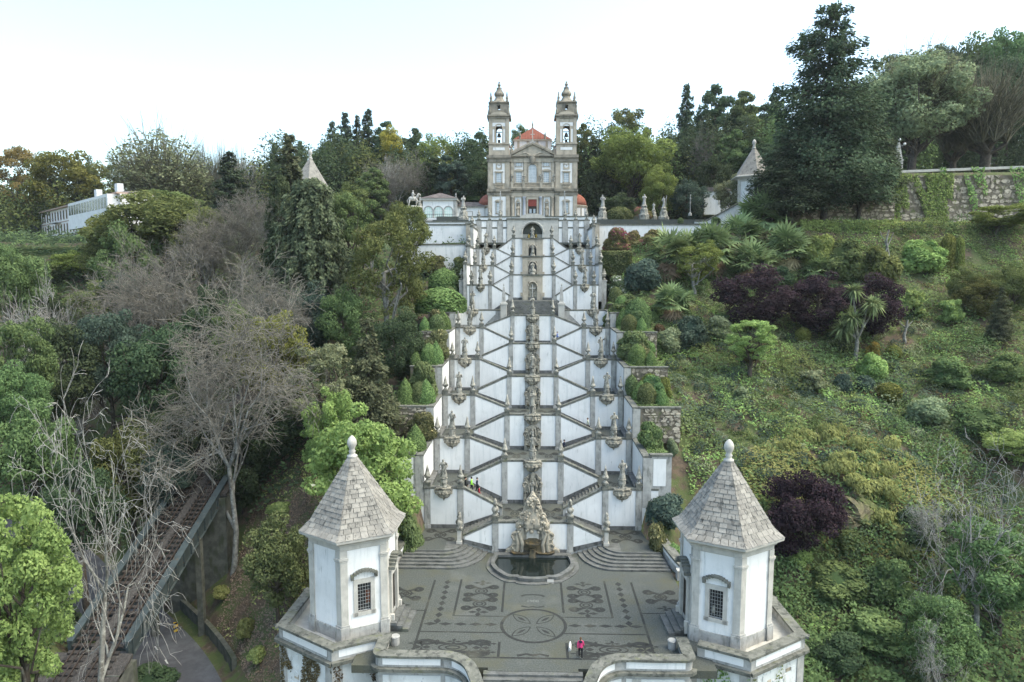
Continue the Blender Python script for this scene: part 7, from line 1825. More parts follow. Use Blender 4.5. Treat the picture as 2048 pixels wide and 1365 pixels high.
# ------------------------------------------------------------------ trees: (proto, px, top py, distance, width px, leaf, label)
GR_SKY = 'trees on the skyline'
for a in [
 # far skyline, left
 ('sparse1', 22, 278, 205, 120, 'orange', 'thin tree tinted sunlit orange at the far left of the skyline'),
 ('broad1', 125, 292, 200, 150, 'yolive', 'golden green broad tree behind the hotel roof on the left'),
 ('sparse0', 205, 296, 205, 90, 'olive', 'thin olive tree between the golden tree and the pale green giant'),
 ('upright1', 318, 256, 190, 190, 'twig_olive', 'pale green giant tree with fine upright twigs above the hotel'),
 ('bare3', 268, 275, 212, 80, 'twig_grey', 'bare grey tree top behind the pale green giant'),
 ('upright0', 400, 282, 215, 60, 'twig_grey', 'bare upright shoots, first of three bare trees right of the pale giant'),
 ('upright0', 437, 286, 215, 60, 'twig_grey', 'bare upright shoots, second of three bare trees right of the pale giant'),
 ('upright0', 474, 292, 215, 55, 'twig_grey', 'bare upright shoots, third of three bare trees right of the pale giant'),
 ('conifer1', 458, 303, 185, 70, 'conifer', 'flat layered dark cedar on the left skyline'),
 ('bare3', 520, 292, 195, 110, 'twig_brown', 'purple brown bare tree on the skyline left of the weeping cypress'),
 ('conifer0', 548, 285, 210, 45, 'conifer', 'small dark conifer on the skyline left of the weeping cypress'),
 ('conifer0', 600, 282, 205, 45, 'conifer', 'dark conifer tip right behind the weeping cypress'),
 ('round0', 652, 286, 200, 60, 'mid', 'green round tree behind the distant left chapel roof'),
 ('conifer0', 664, 243, 205, 50, 'conifer', 'dark conifer, leftmost of the tall group left of the church'),
 ('conifer1', 690, 225, 212, 52, 'blueg', 'blue green conifer, second of the tall group left of the church'),
 ('conifer0', 714, 231, 205, 46, 'conifer', 'dark conifer, third of the tall group left of the church'),
 ('conifer1', 736, 218, 212, 50, 'conifer', 'tallest dark conifer of the group left of the church'),
 ('tall1', 768, 228, 206, 64, 'dark', 'dark rounded evergreen right of the tallest conifer left of the church'),
 ('broad2', 780, 252, 198, 56, 'gold', 'sunlit golden tree on the skyline left of the church'),
 ('tall0', 822, 246, 205, 66, 'dark', 'dark broad tree right of the golden sunlit tree'),
 ('sparse0', 882, 246, 200, 110, 'yolive', 'thin yellowish spring tree left of the church tower'),
 ('tall0', 955, 256, 200, 76, 'dark', 'dark tree just left of the church tower'),
 ('bare2', 800, 290, 180, 110, 'twig_grey', 'round bare grey tree above the rider statue'),
 ('bare3', 758, 300, 183, 80, 'twig_brown', 'round bare brown tree left of the grey bare one'),
 ('tall1', 905, 300, 184, 70, 'blueg', 'blue green tree standing behind the arcaded house'),
 ('tall1', 862, 305, 186, 60, 'dark', 'dark tree behind the arcaded house, left of the blue green one'),
 ('round1', 945, 318, 186, 60, 'dark', 'dark round tree behind the low house left of the church'),
 ('round0', 1042, 248, 205, 44, 'mid', 'green tree top showing between the two church towers'),
 ('round1', 700, 360, 172, 90, 'olive', 'olive green tree right of the distant left chapel'),
 ('tall0', 742, 330, 176, 70, 'mid', 'mid green tree below the tall conifers left of the church'),
 # skyline, right
 ('tall0', 1168, 238, 202, 52, 'olive', 'olive tree right behind the right church tower'),
 ('tall1', 1195, 262, 195, 60, 'dark', 'dark tree low behind the right apse of the church'),
 ('sparse1', 1262, 202, 205, 110, 'olive', 'tall thin olive tree on the skyline right of the church'),
 ('broad3', 1265, 250, 184, 160, 'yolive', 'large light green spreading tree right of the church'),
 ('round0', 1318, 328, 172, 76, 'yolive', 'rounded yellow olive tree below the large spreading tree'),
 ('round1', 1378, 352, 172, 76, 'blueg', 'dark blue green round tree right of the yellow olive tree'),
 ('round0', 1235, 385, 168, 80, 'dark', 'dark low tree behind the statue right of the church'),
 ('conifer0', 1374, 168, 210, 64, 'conifer', 'tall pointed conifer on the skyline right of the church'),
 ('tall0', 1440, 152, 212, 96, 'dark', 'large dark tree on the skyline right of the pointed conifer'),
 ('tall1', 1492, 160, 206, 70, 'mid', 'mid green tall tree on the skyline left of the giant conifer'),
 ('tall0', 1540, 182, 212, 80, 'dark', 'dark tree on the skyline just left of the giant conifer'),
 ('conifer1', 1415, 230, 195, 60, 'conifer', 'dark conifer below the skyline behind the gate lodge'),
 ('bare2', 1402, 238, 190, 70, 'twig_grey', 'bare pale branched tree in front of the dark conifers on the right'),
 ('tall0', 1340, 262, 192, 80, 'dark', 'dark evergreen between the spreading tree and the conifers'),
 ('tall1', 1470, 240, 188, 74, 'mid', 'green tree above the distant right chapel'),
 ('tall1', 1525, 262, 184, 80, 'dark', 'dark tree right of the distant right chapel roof'),
 ('round0', 1466, 348, 160, 72, 'sage', 'grey green olive tree in front of the distant right chapel'),
 ('round1', 1432, 300, 180, 70, 'dark', 'dark tree behind the lodge with the tiled roof'),
 ('broad0', 1800, 95, 190, 110, 'twig_olive', 'brownish bare topped tree behind the pale plane tree'),
 ('upright1', 1838, 92, 162, 200, 'twig_olive', 'pale green plane tree with a dome of fresh leaves'),
 ('broad2', 1842, 105, 157, 215, 'sage', 'dense sage green crown beside the lamp obelisk'),
 ('broad3', 1925, 82, 215, 150, 'dark', 'dark green tree behind the pollarded plane'),
 ('broad1', 2030, 48, 210, 150, 'mid', 'tall green tree at the top right corner'),
 ('broad2', 2010, 110, 195, 150, 'dark', 'dark tree at the right edge behind the pollarded plane'),
 ('upright0', 1985, 128, 160, 200, 'twig_olive', 'pollarded plane with tall bare olive shoots at the right edge'),
 ('upright0', 1915, 180, 170, 120, 'twig_olive', 'smaller pollarded plane between the sage crown and the right edge'),
 ('sequoia', 1663, 10, 134, 285, 'conifer', 'giant dark conifer towering over the right terrace'),
 ('sequoia1', 1588, 270, 131, 200, 'conifer', 'second dark conifer left of the giant, lower and spreading'),
 ('sequoia1', 1730, 175, 141, 170, 'conifer', 'dark conifer close behind the giant on its right'),
 ('conifer0', 1556, 345, 150, 90, 'conifer', 'dark conifer left of the spreading pair near the distant chapel'),
 # left hillside
 ('weep0', 622, 358, 104, 210, 'weep', 'large grey green weeping cypress on the left slope'),
 ('conifer1', 578, 268, 113, 95, 'weep', 'narrow drooping conifer with a pointed tip beside the weeping cypress'),
 ('weep1', 560, 350, 108, 110, 'dark', 'dark weeping conifer at the left flank of the big cypress'),
 ('sparse0', 775, 380, 101, 190, 'olive', 'open green maple with pale forked branches left of the stairway'),
 ('sparse1', 705, 372, 110, 130, 'mid', 'thin green tree between the weeping cypress and the maple'),
 ('broad1', 815, 400, 122, 90, 'olive', 'olive tree in front of the stained white retaining wall'),
 ('bare2', 470, 352, 121, 230, 'twig_brown', 'wide brown bare tree in the middle of the left hillside'),
 ('bare1', 430, 478, 71, 400, 'twig_brown', 'spreading bare tree with pale trunk beside the funicular track'),
 ('bare2', 330, 455, 104, 260, 'twig_brown', 'brown bare tree left of the spreading pale trunk tree'),
 ('bare3', 130, 518, 98, 190, 'twig_grey', 'grey bare tree below the hotel on the left'),
 ('bare0', 150, 690, 47, 340, 'twig_grey', 'tall pale lichen covered bare tree in the left foreground'),
 ('bare1', 545, 505, 96, 170, 'twig_grey', 'bare tree with drooping twigs under the weeping cypress'),
 ('broad2', 310, 382, 128, 260, 'olive', 'broad yellow green tree in front of the hotel'),
 ('broad0', 395, 405, 122, 130, 'olive', 'olive crown right of the broad tree in front of the hotel'),
 ('round0', 250, 440, 118, 130, 'mid', 'green crown under the broad tree in front of the hotel'),
 ('broad3', 18, 478, 108, 140, 'mid', 'dark green tree at the left edge below the hotel hedge'),
 ('broad0', 30, 620, 76, 150, 'mid', 'bright green tree at the left edge in mid height'),
 ('broad1', 215, 610, 92, 150, 'blueg', 'blue green tree in the hollow left of the track'),
 ('broad2', 120, 640, 88, 160, 'dark', 'dark green tree behind the tall lichen covered bare tree'),
 ('broad3', 310, 640, 90, 170, 'dark', 'dark tree under the spreading bare branches'),
 ('round1', 370, 760, 82, 150, 'dark', 'dark evergreen beside the left track girder'),
 ('round0', 60, 800, 66, 170, 'mid', 'green tree behind the foreground chestnut'),
 ('round1', 255, 830, 74, 150, 'olive', 'olive green tree left of the railway bridge'),
 ('round1', 150, 900, 64, 150, 'dark', 'dark green tree low left of the railway bridge'),
 ('round0', 330, 880, 72, 110, 'blueg', 'blue green small tree by the left end of the bridge girder'),
 ('broad1', 540, 612, 82, 165, 'yolive', 'yellow olive tree with a leaning trunk left of the cypress'),
 ('sparse1', 640, 672, 76, 160, 'sage', 'feathery pale green tree above the chestnut'),
 ('cypress0', 733, 635, 79, 190, 'weep', 'drooping conical cypress left of the clipped shrubs'),
 ('round0', 800, 612, 92, 110, 'dark', 'dark brownish tree between the cypress and the clipped shrubs'),
 ('round1', 560, 770, 80, 200, 'dark', 'dark blue green evergreen mass right of the funicular track'),
 ('round0', 480, 850, 77, 130, 'dark', 'dark evergreen at the upper bank of the brown slope'),
 ('chestnut0', 722, 798, 66, 235, None, 'bright green flowering chestnut behind the left near chapel'),
 ('chestnut0', 655, 765, 70, 120, None, 'smaller bright green chestnut crown left of the flowering one'),
 ('chestnut1', 15, 950, 41, 235, None, 'bright green flowering chestnut filling the lower left corner'),
 ('round0', 548, 1025, 60.5, 140, 'topiary_dark', 'glossy dark green evergreen left of the left near chapel'),
 ('round1', 690, 560, 98, 110, 'mid', 'green tree under the maple left of the stairway'),
 ('round0', 620, 560, 100, 110, 'blueg', 'blue green tree at the foot of the weeping cypress'),
 ('round0', 60, 512, 128, 120, 'mid', 'green tree under the hotel hedge at the far left'),
 ('round1', 150, 497, 132, 90, 'yolive', 'yellow green tree just below the hotel front'),
 ('broad2', 215, 470, 126, 110, 'olive', 'olive tree at the right corner of the hotel front'),
 ('round1', 95, 585, 112, 130, 'dark', 'dark tree below the hotel on the far left slope'),
 ('round0', 190, 560, 110, 120, 'olive', 'olive round tree in the middle of the far left slope'),
 ('broad1', 270, 540, 112, 130, 'blueg', 'grey green tree left of the brown bare trees'),
 ('round0', 480, 600, 90, 120, 'mid', 'green tree behind the pale trunk of the spreading bare tree'),
 ('round1', 420, 560, 100, 130, 'dark', 'dark tree behind the brown bare trees in mid slope'),
 ('round0', 30, 720, 70, 120, 'mid', 'green tree at the left edge under the bright green one'),
 ('broad0', 345, 372, 140, 150, 'olive', 'olive tree hiding the right end of the hotel'),
 ('round0', 215, 415, 136, 100, 'yolive', 'small yellow green tree against the hotel front'),
 ('sequoia1', 1562, 315, 146, 120, 'weep', 'brownish green conifer between the palms and the distant chapel'),
 ('broad2', 1965, 70, 216, 170, 'mid', 'high green canopy behind the pollarded planes'),
 ('broad1', 1880, 88, 214, 120, 'dark', 'dark canopy between the pale plane and the pollards'),
 ('round0', 1760, 300, 146, 70, 'dark', 'dark shrubby tree left of the lamp obelisk'),
 ('bare1', 255, 470, 108, 210, 'twig_brown', 'brown bare tree in front of the hotel trees'),
 ('bare2', 395, 400, 116, 170, 'twig_grey', 'grey bare tree right of the hotel trees'),
 ('bare1', 560, 395, 112, 150, 'twig_brown', 'brown bare tree close to the left of the weeping cypress'),
 ('bare2', 60, 560, 100, 150, 'twig_brown', 'brown bare tree at the far left below the hotel hedge'),
 # right lower corner
 ('broad0', 2010, 1040, 62, 230, 'mid', 'fresh green tree at the lower right corner'),
 ('broad1', 2050, 860, 78, 150, 'lime', 'light green tree at the right edge above the fresh green one'),
 ('bare0', 1985, 850, 62, 260, 'twig_grey', 'bare pale tree with spreading twigs at the right edge'),
 ('bare0', 1865, 1215, 52, 130, 'twig_grey', 'small bare pale tree at the bottom right of the right chapel'),
 ('broad2', 1880, 1190, 56, 170, 'mid', 'green tree at the bottom edge right of the right bastion'),
 ('bare3', 1895, 990, 68, 120, 'twig_brown', 'brown bare shrub like tree left of the pale bare tree'),
]:
    pr, px, pyt, Y, w, lf, lb = a
    tree(pr, px, pyt, Y, w, lb, lf if lf in LF else None, group=GR_SKY if Y > 160 else None)
# purple trees and garden trees on the right slope
for a in [('round0', 1512, 528, 668, 160, 'purple', 'dark purple leaved tree, leftmost of the row on the right slope'),
          ('round1', 1642, 536, 668, 145, 'purple', 'dark purple leaved tree, middle of the row on the right slope'),
          ('round0', 1752, 545, 682, 125, 'purple', 'dark purple leaved tree, rightmost of the row behind the cordyline'),
          ('round1', 1606, 925, 1130, 165, 'purple', 'solitary dark purple tree behind the right near chapel'),
          ('sparse0', 1392, 470, 590, 110, 'yolive', 'small thin yellow green tree in front of the palms'),
          ('sparse1', 1506, 632, 758, 120, 'lime', 'small layered golden green tree on the right slope'),
          ('broad0', 2000, 405, 478, 140, 'yolive', 'yellow green spreading conifer under the high rubble wall'),
          ('airy', 1830, 552, 640, 60, 'lime', 'young pale green leafy tree right of the purple row'),
          ('airy', 1905, 575, 650, 60, 'lime', 'second young pale green tree farther right of the purple row'),
          ('round1', 1965, 545, 640, 90, 'olive', 'broad olive thuja on the right slope'),
          ('conifer0', 2005, 575, 690, 60, 'weep', 'slim grey green conifer near the right edge'),
          ('round0', 2030, 520, 640, 90, 'olive', 'olive conifer at the right edge below the rubble wall'),
          ('round0', 1935, 530, 620, 70, 'olive', 'olive green thuja next to the clipped twin columns')]:
    pr, px, pyt, pyb, w, lf, lb = a
    x, Y = hitp(px, pyb); p = at(px, pyt, Y); zb = g1(x, Y); ww = w * mpp(px, pyb, Y)
    plant('tree', 'tree', pr, (p.x, Y, zb), ww / PR[pr].W, (p.z - zb) / PR[pr].H, lb, lf)
# palms
for k, (px, pyt, pyb, w, lb) in enumerate([(1345, 458, 575, 72, 'fan palm nearest the stairway on the right slope'), (1392, 455, 540, 70, 'fan palm, second from the stairway'), (1435, 448, 560, 78, 'fan palm, third from the stairway'),
    (1500, 478, 560, 70, 'low fan palm with a skirt of straw coloured fronds'), (1482, 425, 560, 66, 'fan palm behind the low straw skirted one'), (1522, 385, 560, 76, 'tallest fan palm in front of the white ramp wall'), (1562, 448, 570, 74, 'fan palm with a thick dry skirt at the right end of the group'),
    (1340, 565, 632, 55, 'small fan palm among the shrubs by the stairway'), (1632, 508, 566, 46, 'small palm at the foot of the ivy hedge, left one'), (1664, 508, 564, 46, 'small palm at the foot of the ivy hedge, right one')]):
    x, Y = hitp(px, min(pyb, pyt + 92)); p = at(px, pyt, Y); zb = g1(x, Y); ww = 1.75 * w * mpp(px, pyb, Y)
    sc_ = ww / 4.2; plant('palm_tree', 'palm', 'palm%d' % (k % 3), (p.x, Y, p.z - 9.3 * sc_), sc_, sc_, lb, group='palms on the right slope')
x, Y = hitp(1712, 722); p = at(1716, 572, Y); plant('cordyline', 'palm', 'cordyline', (x, Y, g1(x, Y)), 110 * mpp(1712, 650, Y) / 4.5, (p.z - g1(x, Y)) / 9, 'multi headed cordyline with pale trunks in front of the purple trees')
# dead trunks
for k, (px, pyt, pyb, lb) in enumerate([(1768, 460, 570, 'dead pale ivy clad trunk below the rubble wall'), (1508 + 300, 640, 688, 'short pale stump on the right slope')]):
    x, Y = hitp(px, pyb); p = at(px, pyt, Y); rng = np.random.default_rng(k)
    V, Q = frusta(path((0, 0, -.5), (.3, 0, p.z - g1(x, Y)), .3, .12, rng, 5, .03) + path((0, 0, (p.z - g1(x, Y)) * .6), (1.2, .2, (p.z - g1(x, Y)) * .95), .12, .04, rng, 3, .05) + path((0, 0, (p.z - g1(x, Y)) * .7), (-1.0, .2, (p.z - g1(x, Y)) * .98), .1, .03, rng, 3, .05), 6)
    o = tag(link('dead_trunk', np_mesh('dead_trunk', V, Q, M['bark_pale'], smooth=True)), lb, 'trunk'); o.location = (x, Y, g1(x, Y))

# ------------------------------------------------------------------ clipped and free shrubs
B = bush
for a in [
 # right of the stairs
 ('cone', 1247, 617, 652, 28, 'topiary', 'clipped green cone, upper left of the two upper right cones'), ('cone', 1307, 622, 650, 22, 'topiary', 'clipped green cone, upper right beside the round camellia'),
 ('cone', 1260, 685, 722, 32, 'topiary', 'clipped green cone on the right terrace, left of the middle pair'), ('column', 1300, 684, 722, 22, 'topiary', 'clipped slim green column on the right terrace, right of the middle pair'),
 ('cone', 1282, 763, 802, 34, 'topiary', 'clipped bright green cone on the lower right terrace'), ('ball', 1264, 750, 785, 26, 'topiary_dark', 'dark green ball behind the lower right clipped cone'),
 ('bush1', 1300, 730, 790, 46, 'yolive', 'yellow green loose shrub behind the lower right clipped cone'), ('bush2', 1331, 745, 782, 34, 'yolive', 'olive yellow small shrub right of the loose yellow green one'),
 ('cone', 1305, 853, 900, 34, 'topiary_dark', 'loose green cone below the right rubble wall'), ('bush0', 1345, 868, 900, 30, 'sage', 'grey green little shrub right of the loose cone'),
 ('bushbig', 1268, 644, 718, 88, 'topiary_dark', 'large round clipped shrub on the right terrace behind the cones'), ('bushbig', 1252, 578, 640, 78, 'topiary_dark', 'round dark shrub beside the middle terrace on the right'),
 ('bushbig', 1240, 540, 600, 62, 'whiteflower', 'shrub covered in white blossom right of the upper stairway'), ('bush3', 1288, 500, 595, 86, 'blueg', 'dark camellia tree shrub right of the upper stairway'),
 ('box', 1232, 503, 562, 60, 'topiary_dark', 'rounded box hedge block right of the upper stairway'),
 ('bushbig', 1236, 440, 515, 74, 'azalea', 'tall pink and red azalea nearest the stair head wall'), ('bushbig', 1302, 446, 510, 82, 'azalea', 'broad pink azalea right of the tallest one'), ('bush2', 1268, 452, 500, 40, 'azalea', 'small azalea between the two large pink ones'),
 ('bush3', 1340, 640, 720, 62, 'sage', 'blue grey small shrub right of the column topiary'),
 ('bushbig', 1384, 615, 712, 88, 'blueg', 'large grey green round shrub on the right slope'), ('bushbig', 1442, 618, 690, 80, 'sage', 'pale grey green feathery shrub right of the round one'),
 ('bush2', 1330, 580, 640, 50, 'lime', 'light green leafy shrub above the right terrace cones'), ('bush1', 1362, 560, 640, 44, 'mid', 'green shrub beside the small palm'),
 ('bush0', 1320, 638, 690, 40, 'rust', 'rusty brown small shrub behind the column topiary'),
 ('bushbig', 1340, 990, 1080, 70, 'camellia', 'variegated yellow green shrub behind the right rounded steps'), ('bushbig', 1320, 1020, 1092, 70, 'camellia', 'low variegated hedge shrub along the right stair parapet'),
 ('bush3', 1335, 968, 1040, 90, 'blueg', 'dark green shrub against the white end wall on the right'), ('ball', 1347, 1087, 1130, 34, 'topiary', 'clipped green ball beside the right stair parapet'),
 ('bush1', 1500, 675, 740, 40, 'rust', 'reddish small shrub under the golden green tree'), ('ball', 1606, 655, 692, 30, 'yolive', 'small yellow green ball shrub below the purple trees'),
 ('bush2', 1688, 672, 715, 50, 'dark', 'dark rounded shrub left of the cordyline'), ('bush0', 1748, 672, 730, 40, 'gold', 'yellow leaved shrub right of the cordyline'),
 ('ball', 1788, 690, 726, 30, 'yolive', 'small yellow green ball shrub right of the cordyline'), ('ball', 1780, 765, 812, 46, 'yolive', 'round yellow green shrub in the middle of the right slope'),
 ('airy', 1625, 720, 795, 76, 'sage', 'pale feathery shrub in the middle of the right slope'), ('bush1', 1688, 735, 790, 44, 'blueg', 'upright grey green rosemary like shrub, left of two'), ('bush1', 1730, 740, 792, 46, 'blueg', 'upright grey green rosemary like shrub, right of two'),
 ('airy', 1482, 760, 812, 46, 'sage', 'greyish small twiggy shrub below the golden green tree'), ('bush3', 1748, 690, 770, 60, 'lime', 'light green leafy shrub below the cordyline'),
 ('bush3', 1860, 780, 870, 90, 'sage', 'grey green shrub on the far right slope'), ('bushbig', 1960, 800, 900, 120, 'mid', 'broad green shrub at the right of the slope'),
 ('bushbig', 1900, 700, 790, 110, 'mid', 'green bramble mound on the far right slope'), ('bushbig', 2010, 690, 780, 110, 'ground', 'green mound at the right edge of the slope'),
 ('column', 1898, 470, 545, 28, 'yolive', 'clipped thuja column, left of the twin pair'), ('column', 1920, 474, 545, 20, 'yolive', 'clipped thuja column, right of the twin pair'),
 ('bushbig', 1690, 455, 545, 120, 'mid', 'sprawling green shrub on the bank under the big conifer'), ('bush3', 1760, 470, 560, 90, 'olive', 'olive scrub on the bank below the rubble wall'),
 ('bushbig', 1640, 445, 540, 80, 'ivy', 'bright green ivy mound on the wall under the big conifer'), ('bushbig', 1850, 460, 530, 110, 'ivy', 'ivy covered bank under the high rubble wall'),
 ('bush3', 1560, 520, 590, 70, 'dark', 'dark shrub at the foot of the palms'), ('bush2', 1600, 1085, 1150, 60, 'lime', 'light green shrub at the foot of the solitary purple tree'),
 ('bush2', 1700, 1050, 1130, 70, 'mid', 'green shrub on the rock right of the solitary purple tree'), ('bushbig', 1780, 1090, 1180, 110, 'mid', 'large bramble mound below the rock on the right'),
 ('bushbig', 1680, 1120, 1230, 150, 'ground', 'low green thicket right of the right near chapel'), ('bushbig', 1760, 1210, 1330, 170, 'ground', 'low green thicket at the lower right of the right bastion'),
 ('bushbig', 1680, 1250, 1365, 130, 'dark', 'dark ivy mound against the right bastion wall'), ('bush3', 1830, 1000, 1080, 90, 'dark', 'dark shrub in the shaded gully on the right'),
 ('bush3', 1950, 980, 1080, 110, 'olive', 'olive shrub under the pale bare tree at the right'),
 ('bushbig', 1318, 655, 716, 56, 'topiary_dark', 'rounded shrub right of the middle clipped cones on the right'), ('dome', 1276, 596, 650, 52, 'mid', 'green dome shrub above the upper right clipped cones'),
 ('bushbig', 1225, 600, 655, 50, 'topiary_dark', 'dark shrub tight against the right end of the middle terrace'), ('bush3', 1300, 830, 900, 60, 'mid', 'green shrub growing up the lower right rubble wall'),
 ('bushbig', 1215, 560, 600, 44, 'blueg', 'dark shrub at the right foot of the upper stairway'),
 # church terrace right
 ('dome', 1238, 414, 447, 56, 'topiary_dark', 'low clipped dome shrub beside the statue right of the church'), ('bushbig', 1286, 405, 446, 52, 'azalea', 'pink azalea on the church terrace in front of the statue'),
 ('ball', 1372, 425, 440, 24, 'topiary', 'small clipped green ball on the church terrace'), ('ball', 1361, 436, 449, 12, 'topiary_dark', 'tiny clipped ball at the white wall edge'), ('ball', 1432, 434, 449, 18, 'topiary_dark', 'little dark shrub on the ramp corner'),
 ('bush2', 1420, 400, 432, 40, 'magenta', 'magenta flowering shrub in front of the gate lodge'),
 # left of the stairs
 ('dome', 888, 537, 600, 62, 'topiary', 'clipped green dome shrub, uppermost left of the upper stairway'), ('dome', 880, 575, 632, 100, 'topiary', 'broad clipped green dome under the uppermost one on the left'),
 ('bushbig', 868, 500, 560, 70, 'camellia', 'dark camellia shrub left of the upper stairway below the white wall'), ('bushbig', 925, 503, 560, 54, 'topiary_dark', 'rounded hedge shrub close to the left outer wall of the upper stairway'),
 ('bushbig', 872, 585, 640, 64, 'camellia', 'dark flowering camellia beside the clipped green cones on the left'), ('cone', 908, 583, 622, 26, 'topiary', 'clipped green cone, topmost on the left side'),
 ('cone', 886, 622, 662, 32, 'topiary', 'clipped green cone, second from the top on the left side'), ('bushbig', 872, 640, 728, 70, 'camellia', 'large cream flowering camellia on the left terraces'),
 ('cone', 872, 684, 732, 30, 'topiary', 'clipped green cone, third from the top on the left side'), ('bushbig', 846, 700, 800, 76, 'topiary_dark', 'stacked cylindrical dark shrub on the left terraces'),
 ('cone', 852, 760, 812, 36, 'topiary', 'clipped green cone, right of the lower pair on the left'), ('cone', 810, 757, 812, 34, 'topiary', 'clipped green cone, left of the lower pair on the left'),
 ('bushbig', 842, 806, 880, 74, 'camellia', 'orange brown flowering camellia ball left of the stairway'), ('cone', 831, 850, 908, 40, 'topiary', 'clipped green cone, lowest on the left side'),
 ('bushbig', 818, 988, 1082, 74, 'topiary_dark', 'large glossy round shrub beside the left rounded steps'),
 ('ball', 884, 477, 492, 22, 'blueg', 'dark round shrub on the hedge shelf left of the upper stairway'),
 ('bush2', 430, 1018, 1050, 40, 'lime', 'bright green leafy sprig at the bridge girder end'), ('bush1', 440, 1165, 1215, 46, 'fern', 'light green fern clump on the brown slope, upper one'), ('bush2', 490, 1230, 1290, 46, 'fern', 'light green fern clump on the brown slope, lower one'),
 ('bush2', 515, 1290, 1340, 46, 'fern', 'fern clump below the left bastion wall'), ('bush3', 560, 1000, 1050, 60, 'fern', 'yellow green shrub at the edge of the brown slope'),
 ('bushbig', 300, 1330, 1400, 130, 'dark', 'dark shrub at the bottom edge beside the road'),
]:
    pr, px, pyt, pyb, w, lf, lb = a
    B(pr, px, pyt, pyb, w, lb, lf)
# further clipped shrubs filling the garden terraces on both sides
for i in range(1, 6):
    for sg in (-1, 1):
        sd = 'left' if sg < 0 else 'right'; top = (SC[i + 1] if i < 5 else 23.6) - .15
        plant('shrub', 'shrub', 'dome', (sg * 13.9, SY[i] + 2.4, top), 2.3, 2.5 + .2 * (i % 3), 'clipped dome shrub close to the stair wall on the %s %s garden terrace' % (NTH[i], sd), ('topiary', 'topiary_dark')[i % 2], 'clipped shrubs on the garden terraces')
        if i < 5: plant('shrub', 'shrub', 'bushbig', (sg * (15.2 if sg > 0 else 14.4), SY[i] + 5.8, top), 3.6, 3.6 + .3 * (i % 2), 'large rounded shrub at the back of the %s %s garden terrace' % (NTH[i], sd), ('camellia', 'topiary_dark', 'mid')[(i + (sg > 0)) % 3], 'clipped shrubs on the garden terraces')
        if i < 4: plant('shrub', 'shrub', 'cone', (sg * 15.6, SY[i] + 1.8, top), 1.5, 2.1, 'clipped cone at the outer front corner of the %s %s garden terrace' % (NTH[i], sd), 'topiary', 'clipped shrubs on the garden terraces')
# clipped hedges
def hedge(pxa, pxb, pyt, pyb, Y, depth, label, leaf='topiary'):
    a = at(pxa, pyt, Y); b = at(pxb, pyt, Y); c = at((pxa + pxb) / 2, pyb, Y)
    plant('hedge', 'hedge', 'box', ((a.x + b.x) / 2, Y + depth / 2, c.z - .3), b.x - a.x, a.z - c.z + .3, label, leaf, rz=0.0, sy=depth)
hedge(1268, 1345, 791, 811, SY[2] + .7, 1.2, 'low clipped box hedge along the lower right terrace edge')
hedge(1250, 1284, 716, 726, SY[3] + .7, 1.2, 'short low box hedge at the foot of the middle clipped cones')
hedge(-60, 88, 472, 500, 192, 3.0, 'long clipped green hedge beside the hotel', 'topiary_dark')
hedge(-80, 200, 494, 520, 138, 2.5, 'long hedge along the edge of the hotel shelf', 'topiary_dark')
hedge(885, 945, 486, 491, 132, 1.5, 'thin hedge on top of the lower white wall left of the stairs', 'topiary')
hedge(906, 958, 392, 398, 184, 3.0, 'clipped green hedge behind the low house left of the church', 'topiary')

# ------------------------------------------------------------------ ground cover, undergrowth, climbing plants (uncountable)
def cover(name, xr, yr, n, size, leaf, seed, hgt=.35, patch=None, lump=0.0, keep=None, label=None):
    rng = np.random.default_rng(seed); x = rng.uniform(*xr, n); y = rng.uniform(*yr, n)
    f = np.sin(x * .45 + 2 * np.sin(y * .21 + seed)) + np.sin(y * .53 + 1.7 * np.sin(x * .33 + seed * 2)) + .7 * np.sin(x * 1.3 + y * .9 + seed)
    k = np.ones(n, bool)
    if patch is not None: k &= (f > patch[0]) & (f < patch[1])
    k &= ~((np.abs(x) < 12.6) & (y > 43) & (y < 142)) & ~((np.abs(x) < 21.5) & (y < 62)) & ~((np.abs(x + 36.9) < 4.0) & (y < 130)) & (road_dist(x, y) > 5.0)
    k &= ~((np.abs(x) < 42) & (y > 140) & (y < 180)) & ~((np.abs(x) < 17.8) & (y < 116))
    if keep is not None: k &= keep(x, y)
    x, y, f = x[k], y[k], f[k]; n = len(x)
    hh_ = hgt * (.3 + rng.random(n)) + lump * np.clip(np.sin(x * .9 + seed) * np.sin(y * .8 + 1.3 * seed) + .3, 0, 1) * rng.random(n) ** .6
    P = np.stack([x, y, ground(x, y) + hh_], 1); N = np.stack([rng.normal(size=n) * .5, rng.normal(size=n) * .5 - .35, np.ones(n)], 1)
    V, Q = leaves(P, N, size, rng, .5)
    t = np.clip(.5 * rng.random(n) + .25 + .12 * f, 0, 1)
    o = link(name, np_mesh(name, V, Q, LF[leaf], np.repeat(t, 4))); o['kind'] = 'stuff'
    if label: o['label'] = label
    return o
cover('ground_cover', (13, 95), (62, 130), 80000, .40, 'ground', 1, .35, (-.35, 9), .9)
cover('meadow_grass', (13, 95), (62, 130), 50000, .26, 'fern', 13, .25, (-1.3, .1), .1)
cover('meadow_herbs', (13, 95), (62, 130), 26000, .34, 'lime', 14, .3, (1.0, 1.9), .4)
cover('ivy_ground_cover', (13, 95), (62, 128), 60000, .40, 'ivy', 2, .35, (.5, 9), .6)
cover('flowering_ground_cover', (17, 60), (74, 96), 40000, .28, 'ground_blue', 3, .3, (-.9, .9), .3)
cover('brown_fern_cover', (24, 48), (66, 84), 16000, .40, 'fern', 4, .4, (-.2, 9), .5, keep=lambda x, y: np.abs(np.hypot((x - 35) / 9, (y - 73) / 7) - .9) < .5)
